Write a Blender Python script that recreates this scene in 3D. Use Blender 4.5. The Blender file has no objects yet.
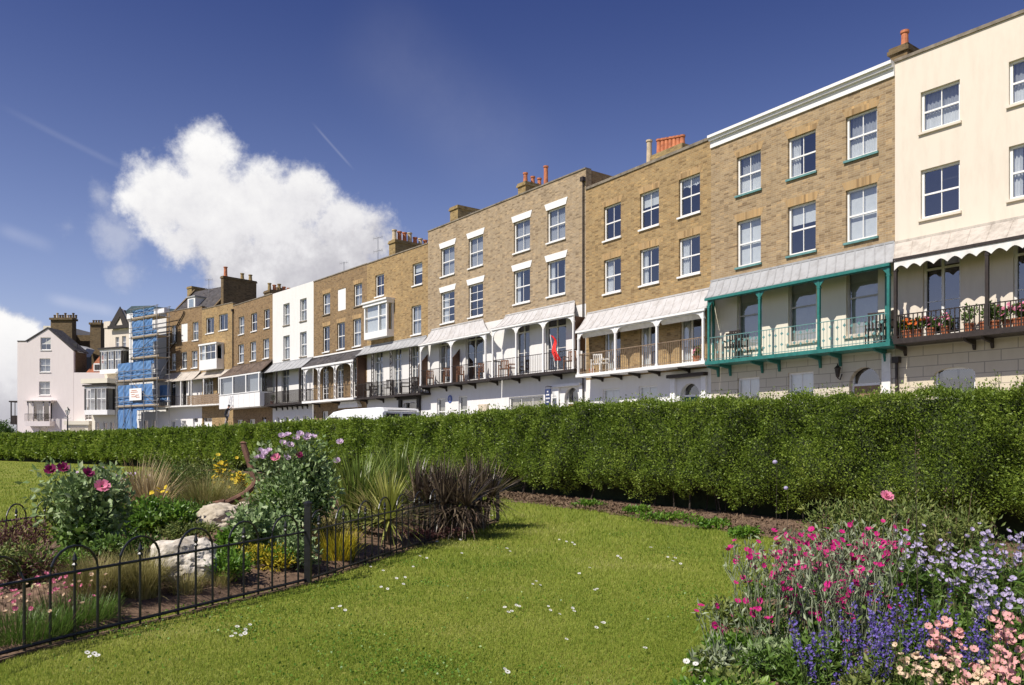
import bpy, bmesh, math, random
import numpy as np
from mathutils import Vector, Matrix, noise
random.seed(7); rng = np.random.default_rng(7)
sc = bpy.context.scene; COL = sc.collection
F = 796.0; HY = 442.0; EYE = 1.6; PAVE = 1.35
# ------------------------------------------------------------------ materials
def mat(name):
    m = bpy.data.materials.new(name); m.use_nodes = True
    nt = m.node_tree; b = nt.nodes['Principled BSDF']
    return m, nt, b
def N(nt, typ, **kw):
    n = nt.nodes.new(typ)
    for k, v in kw.items():
        if k.startswith('i_'): n.inputs[k[2:].replace('_', ' ')].default_value = v
        else: setattr(n, k, v)
    return n
def ramp(nt, fac, stops):
    r = nt.nodes.new('ShaderNodeValToRGB'); el = r.color_ramp.elements
    while len(el) > 1: el.remove(el[-1])
    el[0].position = stops[0][0]; el[0].color = (*stops[0][1], 1)
    for p, c in stops[1:]:
        e = el.new(p); e.color = (*c, 1)
    if fac is not None: nt.links.new(fac, r.inputs[0])
    return r
def plain(name, c, rough=.6, var=.12, scale=3.0, metal=0, bump=.0, spec=.4, c2=None):
    m, nt, b = mat(name); L = nt.links.new
    tc = N(nt, 'ShaderNodeTexCoord'); n = N(nt, 'ShaderNodeTexNoise'); n.inputs['Scale'].default_value = scale
    n.inputs['Detail'].default_value = 6; n.inputs['Roughness'].default_value = .65
    L(tc.outputs['Object'], n.inputs['Vector'])
    lo = tuple(x*(1-var) for x in c); hi = tuple(min(1, x*(1+var)) for x in c)
    if c2: lo = c2
    r = ramp(nt, n.outputs['Fac'], [(.32, lo), (.62, hi)])
    L(r.outputs[0], b.inputs['Base Color'])
    b.inputs['Roughness'].default_value = rough; b.inputs['Metallic'].default_value = metal
    b.inputs['Specular IOR Level'].default_value = spec
    if bump:
        bp = N(nt, 'ShaderNodeBump'); bp.inputs['Strength'].default_value = bump; bp.inputs['Distance'].default_value = .02
        L(n.outputs['Fac'], bp.inputs['Height']); L(bp.outputs[0], b.inputs['Normal'])
    return m
def brickmat(name, c1, c2, mortar, bw=.225, bh=.075, mw=.010, dirt=.35, cc=None, stain=(.16,.11,.06)):
    m, nt, b = mat(name); L = nt.links.new
    tc = N(nt, 'ShaderNodeTexCoord'); sp = N(nt, 'ShaderNodeSeparateXYZ'); L(tc.outputs['Object'], sp.inputs[0])
    ad = N(nt, 'ShaderNodeMath', operation='ADD'); L(sp.outputs[0], ad.inputs[0]); L(sp.outputs[1], ad.inputs[1])
    cb = N(nt, 'ShaderNodeCombineXYZ'); L(ad.outputs[0], cb.inputs[0]); L(sp.outputs[2], cb.inputs[1])
    br = N(nt, 'ShaderNodeTexBrick'); L(cb.outputs[0], br.inputs['Vector'])
    br.inputs['Scale'].default_value = 1; br.inputs['Brick Width'].default_value = bw; br.inputs['Row Height'].default_value = bh
    br.inputs['Mortar Size'].default_value = mw; br.inputs['Mortar Smooth'].default_value = .3; br.inputs['Bias'].default_value = -.1
    br.inputs['Color1'].default_value = (*c1, 1); br.inputs['Color2'].default_value = (*c2, 1); br.inputs['Mortar'].default_value = (*mortar, 1)
    # second random per-brick tone
    sc_ = N(nt, 'ShaderNodeVectorMath', operation='MULTIPLY'); sc_.inputs[1].default_value = (1/bw, 1/bh, 1); L(cb.outputs[0], sc_.inputs[0])
    fl = N(nt, 'ShaderNodeVectorMath', operation='FLOOR'); L(sc_.outputs[0], fl.inputs[0])
    wn = N(nt, 'ShaderNodeTexWhiteNoise'); L(fl.outputs[0], wn.inputs['Vector'])
    rr = ramp(nt, wn.outputs['Value'], [(0, (.55, .5, .46)), (.14, (.8, .78, .75)), (.2, (1, 1, 1)), (.85, (1.12, 1.08, 1.0)), (1, (1.4, 1.3, 1.12))])
    mx = N(nt, 'ShaderNodeMix', data_type='RGBA', blend_type='MULTIPLY'); mx.inputs[0].default_value = .8
    L(br.outputs['Color'], mx.inputs[6]); L(rr.outputs[0], mx.inputs[7])
    n = N(nt, 'ShaderNodeTexNoise'); n.inputs['Scale'].default_value = .9; n.inputs['Detail'].default_value = 8; n.inputs['Roughness'].default_value = .7
    L(tc.outputs['Object'], n.inputs['Vector'])
    r2 = ramp(nt, n.outputs['Fac'], [(.42, (0, 0, 0)), (.72, (1, 1, 1))])
    ml = N(nt, 'ShaderNodeMath', operation='MULTIPLY'); ml.inputs[1].default_value = dirt; L(r2.outputs[0], ml.inputs[0])
    mpv = N(nt, 'ShaderNodeMapping'); mpv.inputs['Scale'].default_value = (2.6, 2.6, .32); L(tc.outputs['Object'], mpv.inputs[0])
    n3 = N(nt, 'ShaderNodeTexNoise'); n3.inputs['Scale'].default_value = 1; n3.inputs['Detail'].default_value = 6; n3.inputs['Roughness'].default_value = .7; L(mpv.outputs[0], n3.inputs['Vector'])
    r3 = ramp(nt, n3.outputs['Fac'], [(.5, (0, 0, 0)), (.8, (1, 1, 1))]); a3 = N(nt, 'ShaderNodeMath', operation='MULTIPLY_ADD'); a3.inputs[1].default_value = .45; a3.use_clamp = True; L(r3.outputs[0], a3.inputs[0]); L(ml.outputs[0], a3.inputs[2]); ml = a3
    m2 = N(nt, 'ShaderNodeMix', data_type='RGBA'); L(ml.outputs[0], m2.inputs[0]); L(mx.outputs[2], m2.inputs[6]); m2.inputs[7].default_value = (*stain, 1)
    L(m2.outputs[2], b.inputs['Base Color']); b.inputs['Roughness'].default_value = .85; b.inputs['Specular IOR Level'].default_value = .2
    bp = N(nt, 'ShaderNodeBump', invert=True); bp.inputs['Strength'].default_value = .35; bp.inputs['Distance'].default_value = .012
    L(br.outputs['Fac'], bp.inputs['Height']); L(bp.outputs[0], b.inputs['Normal'])
    return m
def paintmat(name, c, streak=(.55,.5,.42), amt=.35, rough=.6, groove=False, bw=.9, bh=.33):
    """painted stucco / lead with weather streaks"""
    m, nt, b = mat(name); L = nt.links.new
    tc = N(nt, 'ShaderNodeTexCoord')
    mp = N(nt, 'ShaderNodeMapping'); mp.inputs['Scale'].default_value = (2.2, 2.2, .5); L(tc.outputs['Object'], mp.inputs[0])
    n = N(nt, 'ShaderNodeTexNoise'); n.inputs['Scale'].default_value = 1.3; n.inputs['Detail'].default_value = 9; n.inputs['Roughness'].default_value = .72
    L(mp.outputs[0], n.inputs['Vector'])
    r = ramp(nt, n.outputs['Fac'], [(.45, (0, 0, 0)), (.75, (1, 1, 1))])
    ml = N(nt, 'ShaderNodeMath', operation='MULTIPLY'); ml.inputs[1].default_value = amt; L(r.outputs[0], ml.inputs[0])
    mx = N(nt, 'ShaderNodeMix', data_type='RGBA'); mx.inputs[6].default_value = (*c, 1); mx.inputs[7].default_value = (*streak, 1); L(ml.outputs[0], mx.inputs[0])
    out = mx.outputs[2]
    bp = N(nt, 'ShaderNodeBump'); bp.inputs['Strength'].default_value = .15; bp.inputs['Distance'].default_value = .02; L(n.outputs['Fac'], bp.inputs['Height'])
    if groove:
        sp = N(nt, 'ShaderNodeSeparateXYZ'); L(tc.outputs['Object'], sp.inputs[0])
        cb = N(nt, 'ShaderNodeCombineXYZ'); L(sp.outputs[0], cb.inputs[0]); L(sp.outputs[2], cb.inputs[1])
        br = N(nt, 'ShaderNodeTexBrick'); L(cb.outputs[0], br.inputs['Vector']); br.inputs['Scale'].default_value = 1
        br.inputs['Brick Width'].default_value = bw; br.inputs['Row Height'].default_value = bh; br.inputs['Mortar Size'].default_value = .014; br.inputs['Mortar Smooth'].default_value = .1
        m3 = N(nt, 'ShaderNodeMix', data_type='RGBA'); L(br.outputs['Fac'], m3.inputs[0]); L(out, m3.inputs[6]); m3.inputs[7].default_value = (.36, .31, .24, 1)
        out = m3.outputs[2]
    L(out, b.inputs['Base Color']); L(bp.outputs[0], b.inputs['Normal'])
    b.inputs['Roughness'].default_value = rough; b.inputs['Specular IOR Level'].default_value = .3
    return m
def leafmat(name, stops, transl=.3, rough=.45, scale=.7, namt=.45, spec=.35):
    m, nt, b = mat(name); L = nt.links.new
    g = N(nt, 'ShaderNodeNewGeometry'); tc = N(nt, 'ShaderNodeTexCoord')
    n = N(nt, 'ShaderNodeTexNoise'); n.inputs['Scale'].default_value = scale; n.inputs['Detail'].default_value = 4; L(tc.outputs['Object'], n.inputs['Vector'])
    mr = N(nt, 'ShaderNodeMapRange'); mr.inputs[1].default_value = .3; mr.inputs[2].default_value = .7; L(n.outputs['Fac'], mr.inputs[0])
    mx = N(nt, 'ShaderNodeMix', data_type='FLOAT'); mx.inputs[0].default_value = namt
    L(g.outputs['Random Per Island'], mx.inputs[2]); L(mr.outputs[0], mx.inputs[3])
    r = ramp(nt, mx.outputs[0], stops)
    L(r.outputs[0], b.inputs['Base Color']); b.inputs['Roughness'].default_value = rough; b.inputs['Specular IOR Level'].default_value = spec
    tr = N(nt, 'ShaderNodeBsdfTranslucent'); L(r.outputs[0], tr.inputs[0])
    ms = N(nt, 'ShaderNodeMixShader'); ms.inputs[0].default_value = transl
    o = [x for x in nt.nodes if x.type == 'OUTPUT_MATERIAL'][0]
    L(b.outputs[0], ms.inputs[1]); L(tr.outputs[0], ms.inputs[2]); L(ms.outputs[0], o.inputs[0])
    return m
M = {}
M['brick_tan'] = brickmat('brick_tan', (.365,.27,.16), (.27,.19,.11), (.38,.31,.22), dirt=.28)
M['brick_gold'] = brickmat('brick_gold', (.365,.255,.125), (.27,.175,.083), (.35,.275,.165), dirt=.33)
M['brick_pale'] = brickmat('brick_pale', (.375,.29,.195), (.28,.21,.14), (.39,.325,.235), dirt=.25)
M['brick_brown'] = brickmat('brick_brown', (.27,.185,.10), (.20,.13,.07), (.26,.20,.13), dirt=.4)
M['brick_far'] = brickmat('brick_far', (.28,.19,.105), (.205,.13,.07), (.25,.19,.12), dirt=.4)
M['brick_dark'] = brickmat('brick_dark', (.17,.12,.065), (.12,.085,.045), (.16,.125,.08), dirt=.4, stain=(.06,.05,.03))
M['brick_stack'] = brickmat('brick_stack', (.33,.24,.11), (.27,.19,.08), (.3,.24,.14), dirt=.3)
M['lintel'] = brickmat('gauged_lintel', (.42,.29,.15), (.36,.24,.12), (.4,.3,.18), bw=.09, bh=.34, mw=.006, dirt=.15)
M['cream'] = paintmat('cream_stucco', (.70,.625,.52), (.55,.47,.38), .5)
M['cream_r'] = paintmat('cream_rusticated', (.62,.54,.40), (.45,.37,.25), .35, groove=True)
M['cream_rg'] = paintmat('grey_cream_rusticated', (.60,.54,.43), (.45,.38,.28), .35, groove=True)
M['white_st'] = paintmat('white_stucco', (.74,.725,.70), (.55,.5,.44), .25)
M['cream_v'] = paintmat('veranda_cream', (.72,.67,.55), (.6,.53,.42), .25)
M['pink_st'] = paintmat('pink_white_stucco', (.76,.69,.67), (.62,.53,.52), .3)
M['white'] = plain('white_paint', (.8,.79,.77), .45, .05, 4)
M['white_old'] = plain('weathered_white_paint', (.72,.70,.66), .55, .12, 4)
M['green'] = plain('teal_paint', (.025,.155,.135), .4, .2, 6)
M['green_sill'] = plain('green_grey_paint', (.12,.25,.24), .5, .2, 6)
M['black'] = plain('black_iron', (.012,.012,.013), .38, .3, 20, spec=.5, bump=.2)
M['iron'] = plain('dark_brown_iron', (.03,.022,.018), .5, .3, 9)
M['lead'] = paintmat('lead_roof', (.36,.365,.37), (.20,.19,.185), .7)
M['lead_pale'] = paintmat('pale_painted_roof', (.50,.485,.475), (.27,.24,.21), .75)
M['lead_dirty'] = paintmat('dirty_cream_roof', (.50,.45,.39), (.20,.17,.14), .85)
M['slate'] = brickmat('slate', (.085,.08,.085), (.06,.056,.06), (.03,.03,.03), bw=.3, bh=.2, mw=.006, dirt=.3, stain=(.05,.045,.04))
M['slate_br'] = brickmat('brown_slate', (.14,.105,.085), (.10,.075,.06), (.04,.035,.03), bw=.3, bh=.2, mw=.006, dirt=.3, stain=(.07,.05,.04))
M['tile'] = brickmat('red_tile', (.36,.13,.07), (.28,.09,.05), (.12,.05,.03), bw=.2, bh=.14, mw=.006, dirt=.3)
M['terra'] = plain('terracotta', (.46,.16,.07), .7, .25, 5, c2=(.30,.10,.05))
M['terra2'] = plain('buff_pot', (.5,.40,.27), .7, .2, 5)
M['wood'] = plain('weathered_timber', (.24,.17,.11), .7, .3, 9, bump=.3)
M['darkwood'] = plain('dark_screen', (.09,.045,.025), .6, .25, 8)
M['chairwood'] = plain('brown_chair_wood', (.22,.10,.05), .5, .25, 12)
M['coping'] = plain('stone_coping', (.22,.185,.14), .8, .25, 3, c2=(.12,.10,.075))
M['dark'] = plain('room_shade', (.045,.043,.045), .9, .2, 2)  # near-black colour stands in for the shade of unlit rooms
M['curtain'] = plain('white_curtain', (.78,.77,.78), .8, .06, 5)
M['net'] = plain('grey_net_curtain', (.42,.42,.45), .9, .12, 9)
M['beige'] = plain('beige_blind', (.55,.47,.36), .8, .1, 5)
M['blind'] = plain('grey_cream_blind', (.44,.41,.37), .8, .08, 3)
M['doorgreen'] = plain('green_door', (.02,.10,.05), .35, .2, 4)
M['dooryel'] = plain('ochre_door', (.28,.16,.05), .5, .2, 4)
M['doorwood'] = plain('brown_door', (.25,.16,.09), .5, .2, 4)
M['beam'] = plain('black_timber', (.03,.025,.022), .6, .3, 5)
M['steel'] = plain('scaffold_tube', (.30,.30,.30), .4, .25, 6, metal=.6)
M['plank'] = plain('scaffold_board', (.42,.33,.22), .8, .2, 8)
M['sheet'] = plain('blue_debris_netting', (.07,.16,.34), .7, .25, 1.5, c2=(.13,.25,.44), bump=.8)
M['tarp'] = plain('dark_teal_tarpaulin', (.05,.08,.09), .5, .3, 2)
M['red'] = plain('red_cloth', (.72,.02,.015), .7, .1, 4)
M['navy'] = plain('navy_sign', (.03,.045,.12), .4, .1, 4)
M['blueplaque'] = plain('blue_enamel', (.03,.08,.32), .3, .1, 4)
M['vanwhite'] = plain('white_van_paint', (.78,.79,.8), .25, .03, 2, spec=.6)
M['rubber'] = plain('black_rubber', (.02,.02,.02), .6, .2, 8)
M['redlamp'] = plain('red_lens', (.4,.02,.02), .2, .1, 8)
M['tarmac'] = plain('tarmac', (.05,.05,.052), .9, .25, 12, bump=.3)
M['paving'] = plain('paving', (.3,.29,.27), .85, .15, 4)
M['skin'] = plain('skin', (.5,.27,.18), .6, .08, 6)
M['cloth'] = plain('dark_clothes', (.02,.02,.024), .8, .2, 9)
M['alu'] = plain('aluminium', (.62,.62,.62), .35, .1, 9, metal=.5)
M['rust'] = plain('rusty_iron', (.13,.065,.04), .85, .35, 9, bump=.8, c2=(.07,.035,.025))
M['rock'] = plain('pale_rock', (.60,.55,.47), .9, .15, 5, bump=1.0, c2=(.30,.26,.2))
M['rock2'] = plain('buff_rock', (.48,.42,.33), .9, .15, 3, bump=.8, c2=(.33,.28,.2))
M['gravel'] = plain('soil_clods', (.10,.06,.038), .95, .35, 9)
def glassmat():
    m = bpy.data.materials.new('window_glass'); m.use_nodes = True; nt = m.node_tree; nt.nodes.clear()
    o = nt.nodes.new('ShaderNodeOutputMaterial'); t = nt.nodes.new('ShaderNodeBsdfTransparent'); g = nt.nodes.new('ShaderNodeBsdfGlossy')
    g.inputs['Roughness'].default_value = .02; t.inputs[0].default_value = (.86, .9, .9, 1)
    tc = N(nt, 'ShaderNodeTexCoord'); n = N(nt, 'ShaderNodeTexNoise'); n.inputs['Scale'].default_value = 1.1; nt.links.new(tc.outputs['Object'], n.inputs['Vector'])
    bp = N(nt, 'ShaderNodeBump'); bp.inputs['Strength'].default_value = .08; bp.inputs['Distance'].default_value = .05; nt.links.new(n.outputs['Fac'], bp.inputs['Height'])
    nt.links.new(bp.outputs[0], g.inputs['Normal'])
    f = N(nt, 'ShaderNodeLayerWeight'); pw = N(nt, 'ShaderNodeMath', operation='POWER'); pw.inputs[1].default_value = 4; nt.links.new(f.outputs['Facing'], pw.inputs[0])
    mr = N(nt, 'ShaderNodeMath', operation='MULTIPLY_ADD'); mr.inputs[1].default_value = .75; mr.inputs[2].default_value = .23; nt.links.new(pw.outputs[0], mr.inputs[0])
    ms = nt.nodes.new('ShaderNodeMixShader'); nt.links.new(mr.outputs[0], ms.inputs[0]); nt.links.new(t.outputs[0], ms.inputs[1]); nt.links.new(g.outputs[0], ms.inputs[2]); nt.links.new(ms.outputs[0], o.inputs[0])
    return m
M['glass'] = glassmat()
# ------------------------------------------------------------------ object helpers
class MB:
    def __init__(s): s.v = []; s.f = []
    def box(s, x0, x1, y0, y1, z0, z1):
        b = len(s.v)
        s.v += [(x0,y0,z0),(x1,y0,z0),(x1,y1,z0),(x0,y1,z0),(x0,y0,z1),(x1,y0,z1),(x1,y1,z1),(x0,y1,z1)]
        for q in ((0,3,2,1),(4,5,6,7),(0,1,5,4),(1,2,6,5),(2,3,7,6),(3,0,4,7)): s.f.append(tuple(b+i for i in q))
        return s
    def poly(s, pts):
        b = len(s.v); s.v += [tuple(p) for p in pts]; s.f.append(tuple(range(b, b+len(pts)))); return s
    def prism(s, pts, d):
        """polygon pts (3d) extruded by vector d"""
        b = len(s.v); n = len(pts)
        s.v += [tuple(p) for p in pts] + [tuple(Vector(p)+Vector(d)) for p in pts]
        s.f.append(tuple(range(b+n-1, b-1, -1))); s.f.append(tuple(range(b+n, b+2*n)))
        for i in range(n):
            j = (i+1) % n; s.f.append((b+i, b+j, b+n+j, b+n+i))
        return s
    def tube(s, pts, r, seg=6, r2=None):
        pts = [Vector(p) for p in pts]; n = len(pts); b = len(s.v)
        for i, p in enumerate(pts):
            t = (pts[min(i+1, n-1)] - pts[max(i-1, 0)]).normalized()
            a = t.cross(Vector((0, 0, 1)))
            if a.length < .05: a = t.cross(Vector((1, 0, 0)))
            a.normalize(); c = t.cross(a)
            rr = r if r2 is None else r + (r2-r)*i/(n-1)
            for k in range(seg):
                w = 2*math.pi*k/seg; s.v.append(tuple(p + a*math.cos(w)*rr + c*math.sin(w)*rr))
        for i in range(n-1):
            for k in range(seg):
                k2 = (k+1) % seg; s.f.append((b+i*seg+k, b+i*seg+k2, b+(i+1)*seg+k2, b+(i+1)*seg+k))
        s.f.append(tuple(b+k for k in range(seg-1, -1, -1))); s.f.append(tuple(b+(n-1)*seg+k for k in range(seg)))
        return s
    def lathe(s, prof, cx=0, cy=0, cz=0, seg=12):
        b = len(s.v)
        for r, z in prof:
            for k in range(seg):
                w = 2*math.pi*k/seg; s.v.append((cx+r*math.cos(w), cy+r*math.sin(w), cz+z))
        for i in range(len(prof)-1):
            for k in range(seg):
                k2 = (k+1) % seg; s.f.append((b+i*seg+k, b+i*seg+k2, b+(i+1)*seg+k2, b+(i+1)*seg+k))
        s.f.append(tuple(b+k for k in range(seg-1, -1, -1))); s.f.append(tuple(b+(len(prof)-1)*seg+k for k in range(seg)))
        return s
    def build(s, name, m, parent=None, smooth=False):
        me = bpy.data.meshes.new(name); me.from_pydata(s.v, [], s.f)
        for mm in (m if isinstance(m, list) else [m]): me.materials.append(mm)
        if smooth: me.polygons.foreach_set('use_smooth', [True]*len(me.polygons))
        me.update(); return link(name, me, parent)
def link(name, me, parent=None):
    o = bpy.data.objects.new(name, me); COL.objects.link(o)
    if parent: o.parent = parent
    return o
def tag(o, label=None, cat=None, group=None, kind=None):
    for k, v in (('label', label), ('category', cat), ('group', group), ('kind', kind)):
        if v: o[k] = v
    return o
def empty(name, loc, rz=0, **kw):
    o = bpy.data.objects.new(name, None); COL.objects.link(o); o.location = loc; o.rotation_euler.z = rz; o.empty_display_size = .3
    return tag(o, **kw)
def copy_tree(o, parent=None):
    c = o.copy(); COL.objects.link(c)
    if parent: c.parent = parent
    for ch in [k for k in KIDS(o)]: copy_tree(ch, c)
    return c
def KIDS(o): return [x for x in bpy.data.objects if x.parent == o]
def npmesh(name, V, Fc, m, parent=None, nper=3):
    V = np.asarray(V, dtype=np.float32).reshape(-1, 3); Fc = np.asarray(Fc, dtype=np.int32).reshape(-1, nper)
    me = bpy.data.meshes.new(name); me.vertices.add(len(V)); me.vertices.foreach_set('co', V.ravel())
    me.loops.add(Fc.size); me.loops.foreach_set('vertex_index', Fc.ravel())
    me.polygons.add(len(Fc)); me.polygons.foreach_set('loop_start', np.arange(0, Fc.size, nper, dtype=np.int32))
    me.polygons.foreach_set('loop_total', np.full(len(Fc), nper, dtype=np.int32))
    for mm in (m if isinstance(m, list) else [m]): me.materials.append(mm)
    me.update(calc_edges=True); return link(name, me, parent)
# ------------------------------------------------------------------ facades
class House:
    def __init__(s, name, label, pl, pr, cat='house', pave=PAVE):
        s.pl = Vector(pl); s.pr = Vector(pr); s.xd = (s.pr-s.pl).normalized(); s.yd = Vector((-s.xd.y, s.xd.x)); s.pave = pave
        s.w = (s.pr-s.pl).length
        s.e = empty(name, (s.pl.x, s.pl.y, pave), math.atan2(s.xd.y, s.xd.x), label=label, cat=cat)
    def U(s, px, off=0):
        o = s.pl - off*s.yd; k = (px-512)/F
        return (k*o.y-o.x)/(s.xd.x-k*s.xd.y)
    def Z(s, px, py, off=0):
        o = s.pl - off*s.yd; d = o.y + s.U(px, off)*s.xd.y
        return EYE + (HY-py)/F*d - s.pave
    def world(s, x, y, z): 
        p = s.pl + s.xd*x + s.yd*y
        return (p.x, p.y, z+s.pave)
    def ang(s): return math.atan2(s.xd.y, s.xd.x)
def wall(h, name, m, u0, u1, z0, z1, ops, rec=.13, depth=.35, arch=()):
    """front wall sheet with real openings and reveals. ops = (x0,x1,z0,z1); arch = indices with arched head (rise)"""
    mb = MB(); arch = dict(arch)
    ops = [(max(a, u0), min(b, u1), max(c, z0), min(d, z1), i) for i, (a, b, c, d) in enumerate(ops) if b > u0 and a < u1 and d > z0 and c < z1]
    xs = sorted({u0, u1, *[o[0] for o in ops], *[o[1] for o in ops]}); zs = sorted({z0, z1, *[o[2] for o in ops], *[o[3] for o in ops]})
    for i in range(len(xs)-1):
        for j in range(len(zs)-1):
            cx = (xs[i]+xs[i+1])/2; cz = (zs[j]+zs[j+1])/2
            if any(o[0] < cx < o[1] and o[2] < cz < o[3] for o in ops): continue
            mb.poly([(xs[i],0,zs[j]),(xs[i+1],0,zs[j]),(xs[i+1],0,zs[j+1]),(xs[i],0,zs[j+1])])
    for a, b, c, d, i in ops:
        r = rec
        mb.poly([(a,0,c),(a,0,d),(a,r,d),(a,r,c)]); mb.poly([(b,0,d),(b,0,c),(b,r,c),(b,r,d)])
        mb.poly([(a,0,c),(a,r,c),(b,r,c),(b,0,c)])
        if i not in arch: mb.poly([(a,0,d),(b,0,d),(b,r,d),(a,r,d)])
        else:
            rise = arch[i]; K = 12; cu = []
            for k in range(K+1):
                t = math.pi*k/K; cu.append(((a+b)/2-(b-a)/2*math.cos(t), d-rise+rise*math.sin(t)))
            for k in range(K):
                (xa, za), (xb, zb) = cu[k], cu[k+1]
                mb.poly([(xa,0,za),(xb,0,zb),(xb,0,d+.001),(xa,0,d+.001)]); mb.poly([(xa,0,za),(xb,0,zb),(xb,r,zb),(xa,r,za)])
    # returns and back so that the wall is a solid
    mb.poly([(u0,0,z0),(u0,0,z1),(u0,depth,z1),(u0,depth,z0)]); mb.poly([(u1,0,z0),(u1,depth,z0),(u1,depth,z1),(u1,0,z1)])
    mb.poly([(u0,0,z1),(u1,0,z1),(u1,depth,z1),(u0,depth,z1)])
    return mb.build(name, m, h.e)
def shell(h, m, z1, depth=9.0, u0=0, u1=None):
    """side and back walls, flat roof and a dark sheet standing in for unlit rooms"""
    u1 = h.w if u1 is None else u1
    a = MB(); a.box(u0+.004, u0+.3, .351, depth, 0, z1); a.box(u1-.3, u1-.004, .351, depth, 0, z1); a.box(u0+.31, u1-.31, depth-.3, depth, 0, z1-.3)
    a.build('side_wall', m, h.e)
    MB().box(u0+.31, u1-.31, .37, depth-.31, z1-.75, z1-.6).build('flat_roof', M['lead'], h.e)
    r = MB(); r.box(u0+.31, u1-.31, 1.3, 1.4, 0, z1-.8)  # added dark sheet, keeps the panes dark and stops sunlit patches inside
    r.build('dark_room_backing', M['dark'], h.e)
def curtain_sheet(x0, x1, z0, z1, y, amp=.02, fold=.11, scallop=0):
    mb = MB(); n = max(6, int((x1-x0)/.025)); pts = []
    for i in range(n+1):
        x = x0+(x1-x0)*i/n; yy = y+amp*math.sin(x/fold*2*math.pi)
        zb = z0 + scallop*abs(math.sin((x-x0)/(x1-x0)*math.pi*3))
        pts.append((x, yy, zb, z1))
    for i in range(n):
        a, b = pts[i], pts[i+1]; mb.poly([(a[0],a[1],a[2]),(b[0],b[1],b[2]),(b[0],b[1],b[3]),(a[0],a[1],a[3])])
    return mb
def window(h, x0, x1, z0, z1, rec=.1, nx=2, nz=1, cur=None, sill='white', lintel=None, fw=.07, split=.5, fm='white', name='window', bar=.028, sash=True):
    if x1 < x0: x0, x1 = x1, x0
    mb = MB(); y0, y1 = rec, rec+.07
    mb.box(x0, x0+fw, y0, y1, z0, z1); mb.box(x1-fw, x1, y0, y1, z0, z1)
    mb.box(x0+fw, x1-fw, y0, y1, z0, z0+fw*1.2); mb.box(x0+fw, x1-fw, y0, y1, z1-fw, z1)
    zm = z0+(z1-z0)*split
    if sash: mb.box(x0+fw, x1-fw, y0+.01, y1+.01, zm-.028, zm+.028)
    for i in range(1, nx):
        x = x0+(x1-x0)*i/nx; mb.box(x-bar/2, x+bar/2, y0+.02, y1-.02, z0+fw*1.2, z1-fw)
    for (a, b) in (((z0, zm), (zm, z1)) if sash else ((z0, z1),)):
        for j in range(1, nz):
            z = a+(b-a)*j/nz; mb.box(x0+fw, x1-fw, y0+.022, y1-.022, z-bar/2, z+bar/2)
    w = mb.build(name, M[fm], h.e)
    MB().poly([(x0+fw,y0+.035,z0+fw),(x1-fw,y0+.035,z0+fw),(x1-fw,y0+.035,z1-fw),(x0+fw,y0+.035,z1-fw)]).build('pane', M['glass'], w)
    yc = rec+.14; H = z1-z0
    if cur == 'lace':
        curtain_sheet(x0+.02, x1-.02, z0+.03, z0+H*.47, yc, .012, .09).build('curtain', M['curtain'], w)
        curtain_sheet(x0+.02, x1-.02, z0+H*.5, z1, yc+.05, .02, .12).build('net_curtain', M['net'], w)
    elif cur == 'blind': curtain_sheet(x0, x1, z0+.02, z1, yc, .0, .1).build('roller_blind', M['curtain'], w)
    elif cur == 'half': curtain_sheet(x0, x1, z0+H*.62, z1, yc, .004, .2).build('roller_blind', M['curtain'], w)
    elif cur == 'net': curtain_sheet(x0, x1, z0, z1, yc, .02, .13).build('net_curtain', M['net'], w)
    elif cur == 'grey': curtain_sheet(x0, x1, z0, z1, yc, .0, .13).build('roller_blind', M['blind'], w)
    elif cur == 'beige': curtain_sheet(x0, x1, z0, z1, yc, .0, .13).build('roller_blind', M['beige'], w)
    elif cur == 'drape':
        curtain_sheet(x0, x0+(x1-x0)*.34, z0, z1, yc, .03, .1).build('curtain', M['curtain'], w)
    elif cur == 'drapes':
        a = curtain_sheet(x0, x0+(x1-x0)*.25, z0, z1, yc, .03, .1); b = curtain_sheet(x1-(x1-x0)*.2, x1, z0, z1, yc, .03, .1)
        k = len(a.v); a.v += b.v; a.f += [tuple(i+k for i in f) for f in b.f]; a.build('curtain', M['curtain'], w)
    elif cur == 'top':
        curtain_sheet(x0, x1, z0+H*.75, z1, yc, .02, .12, .08).build('curtain', M['curtain'], w)
    if sill:
        MB().box(x0-.06, x1+.06, -.075, rec+.004, z0-.075, z0-.002).build('sill', M[sill], w)
    if lintel == 'brick' or lintel == 'whitel':
        hh = .3; a = .02; b = .16 if lintel == 'brick' else .2
        if lintel == 'whitel': hh = .34; a = .06
        d = -.004 if lintel == 'brick' else -.03
        MB().prism([(x0-a,d,z1+.002),(x1+a,d,z1+.002),(x1+b,d,z1+hh),(x0-b,d,z1+hh)], (0, .03 if lintel=='whitel' else .0035, 0)).build('lintel', M['lintel'] if lintel == 'brick' else M['white'], w)
    return w
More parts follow.
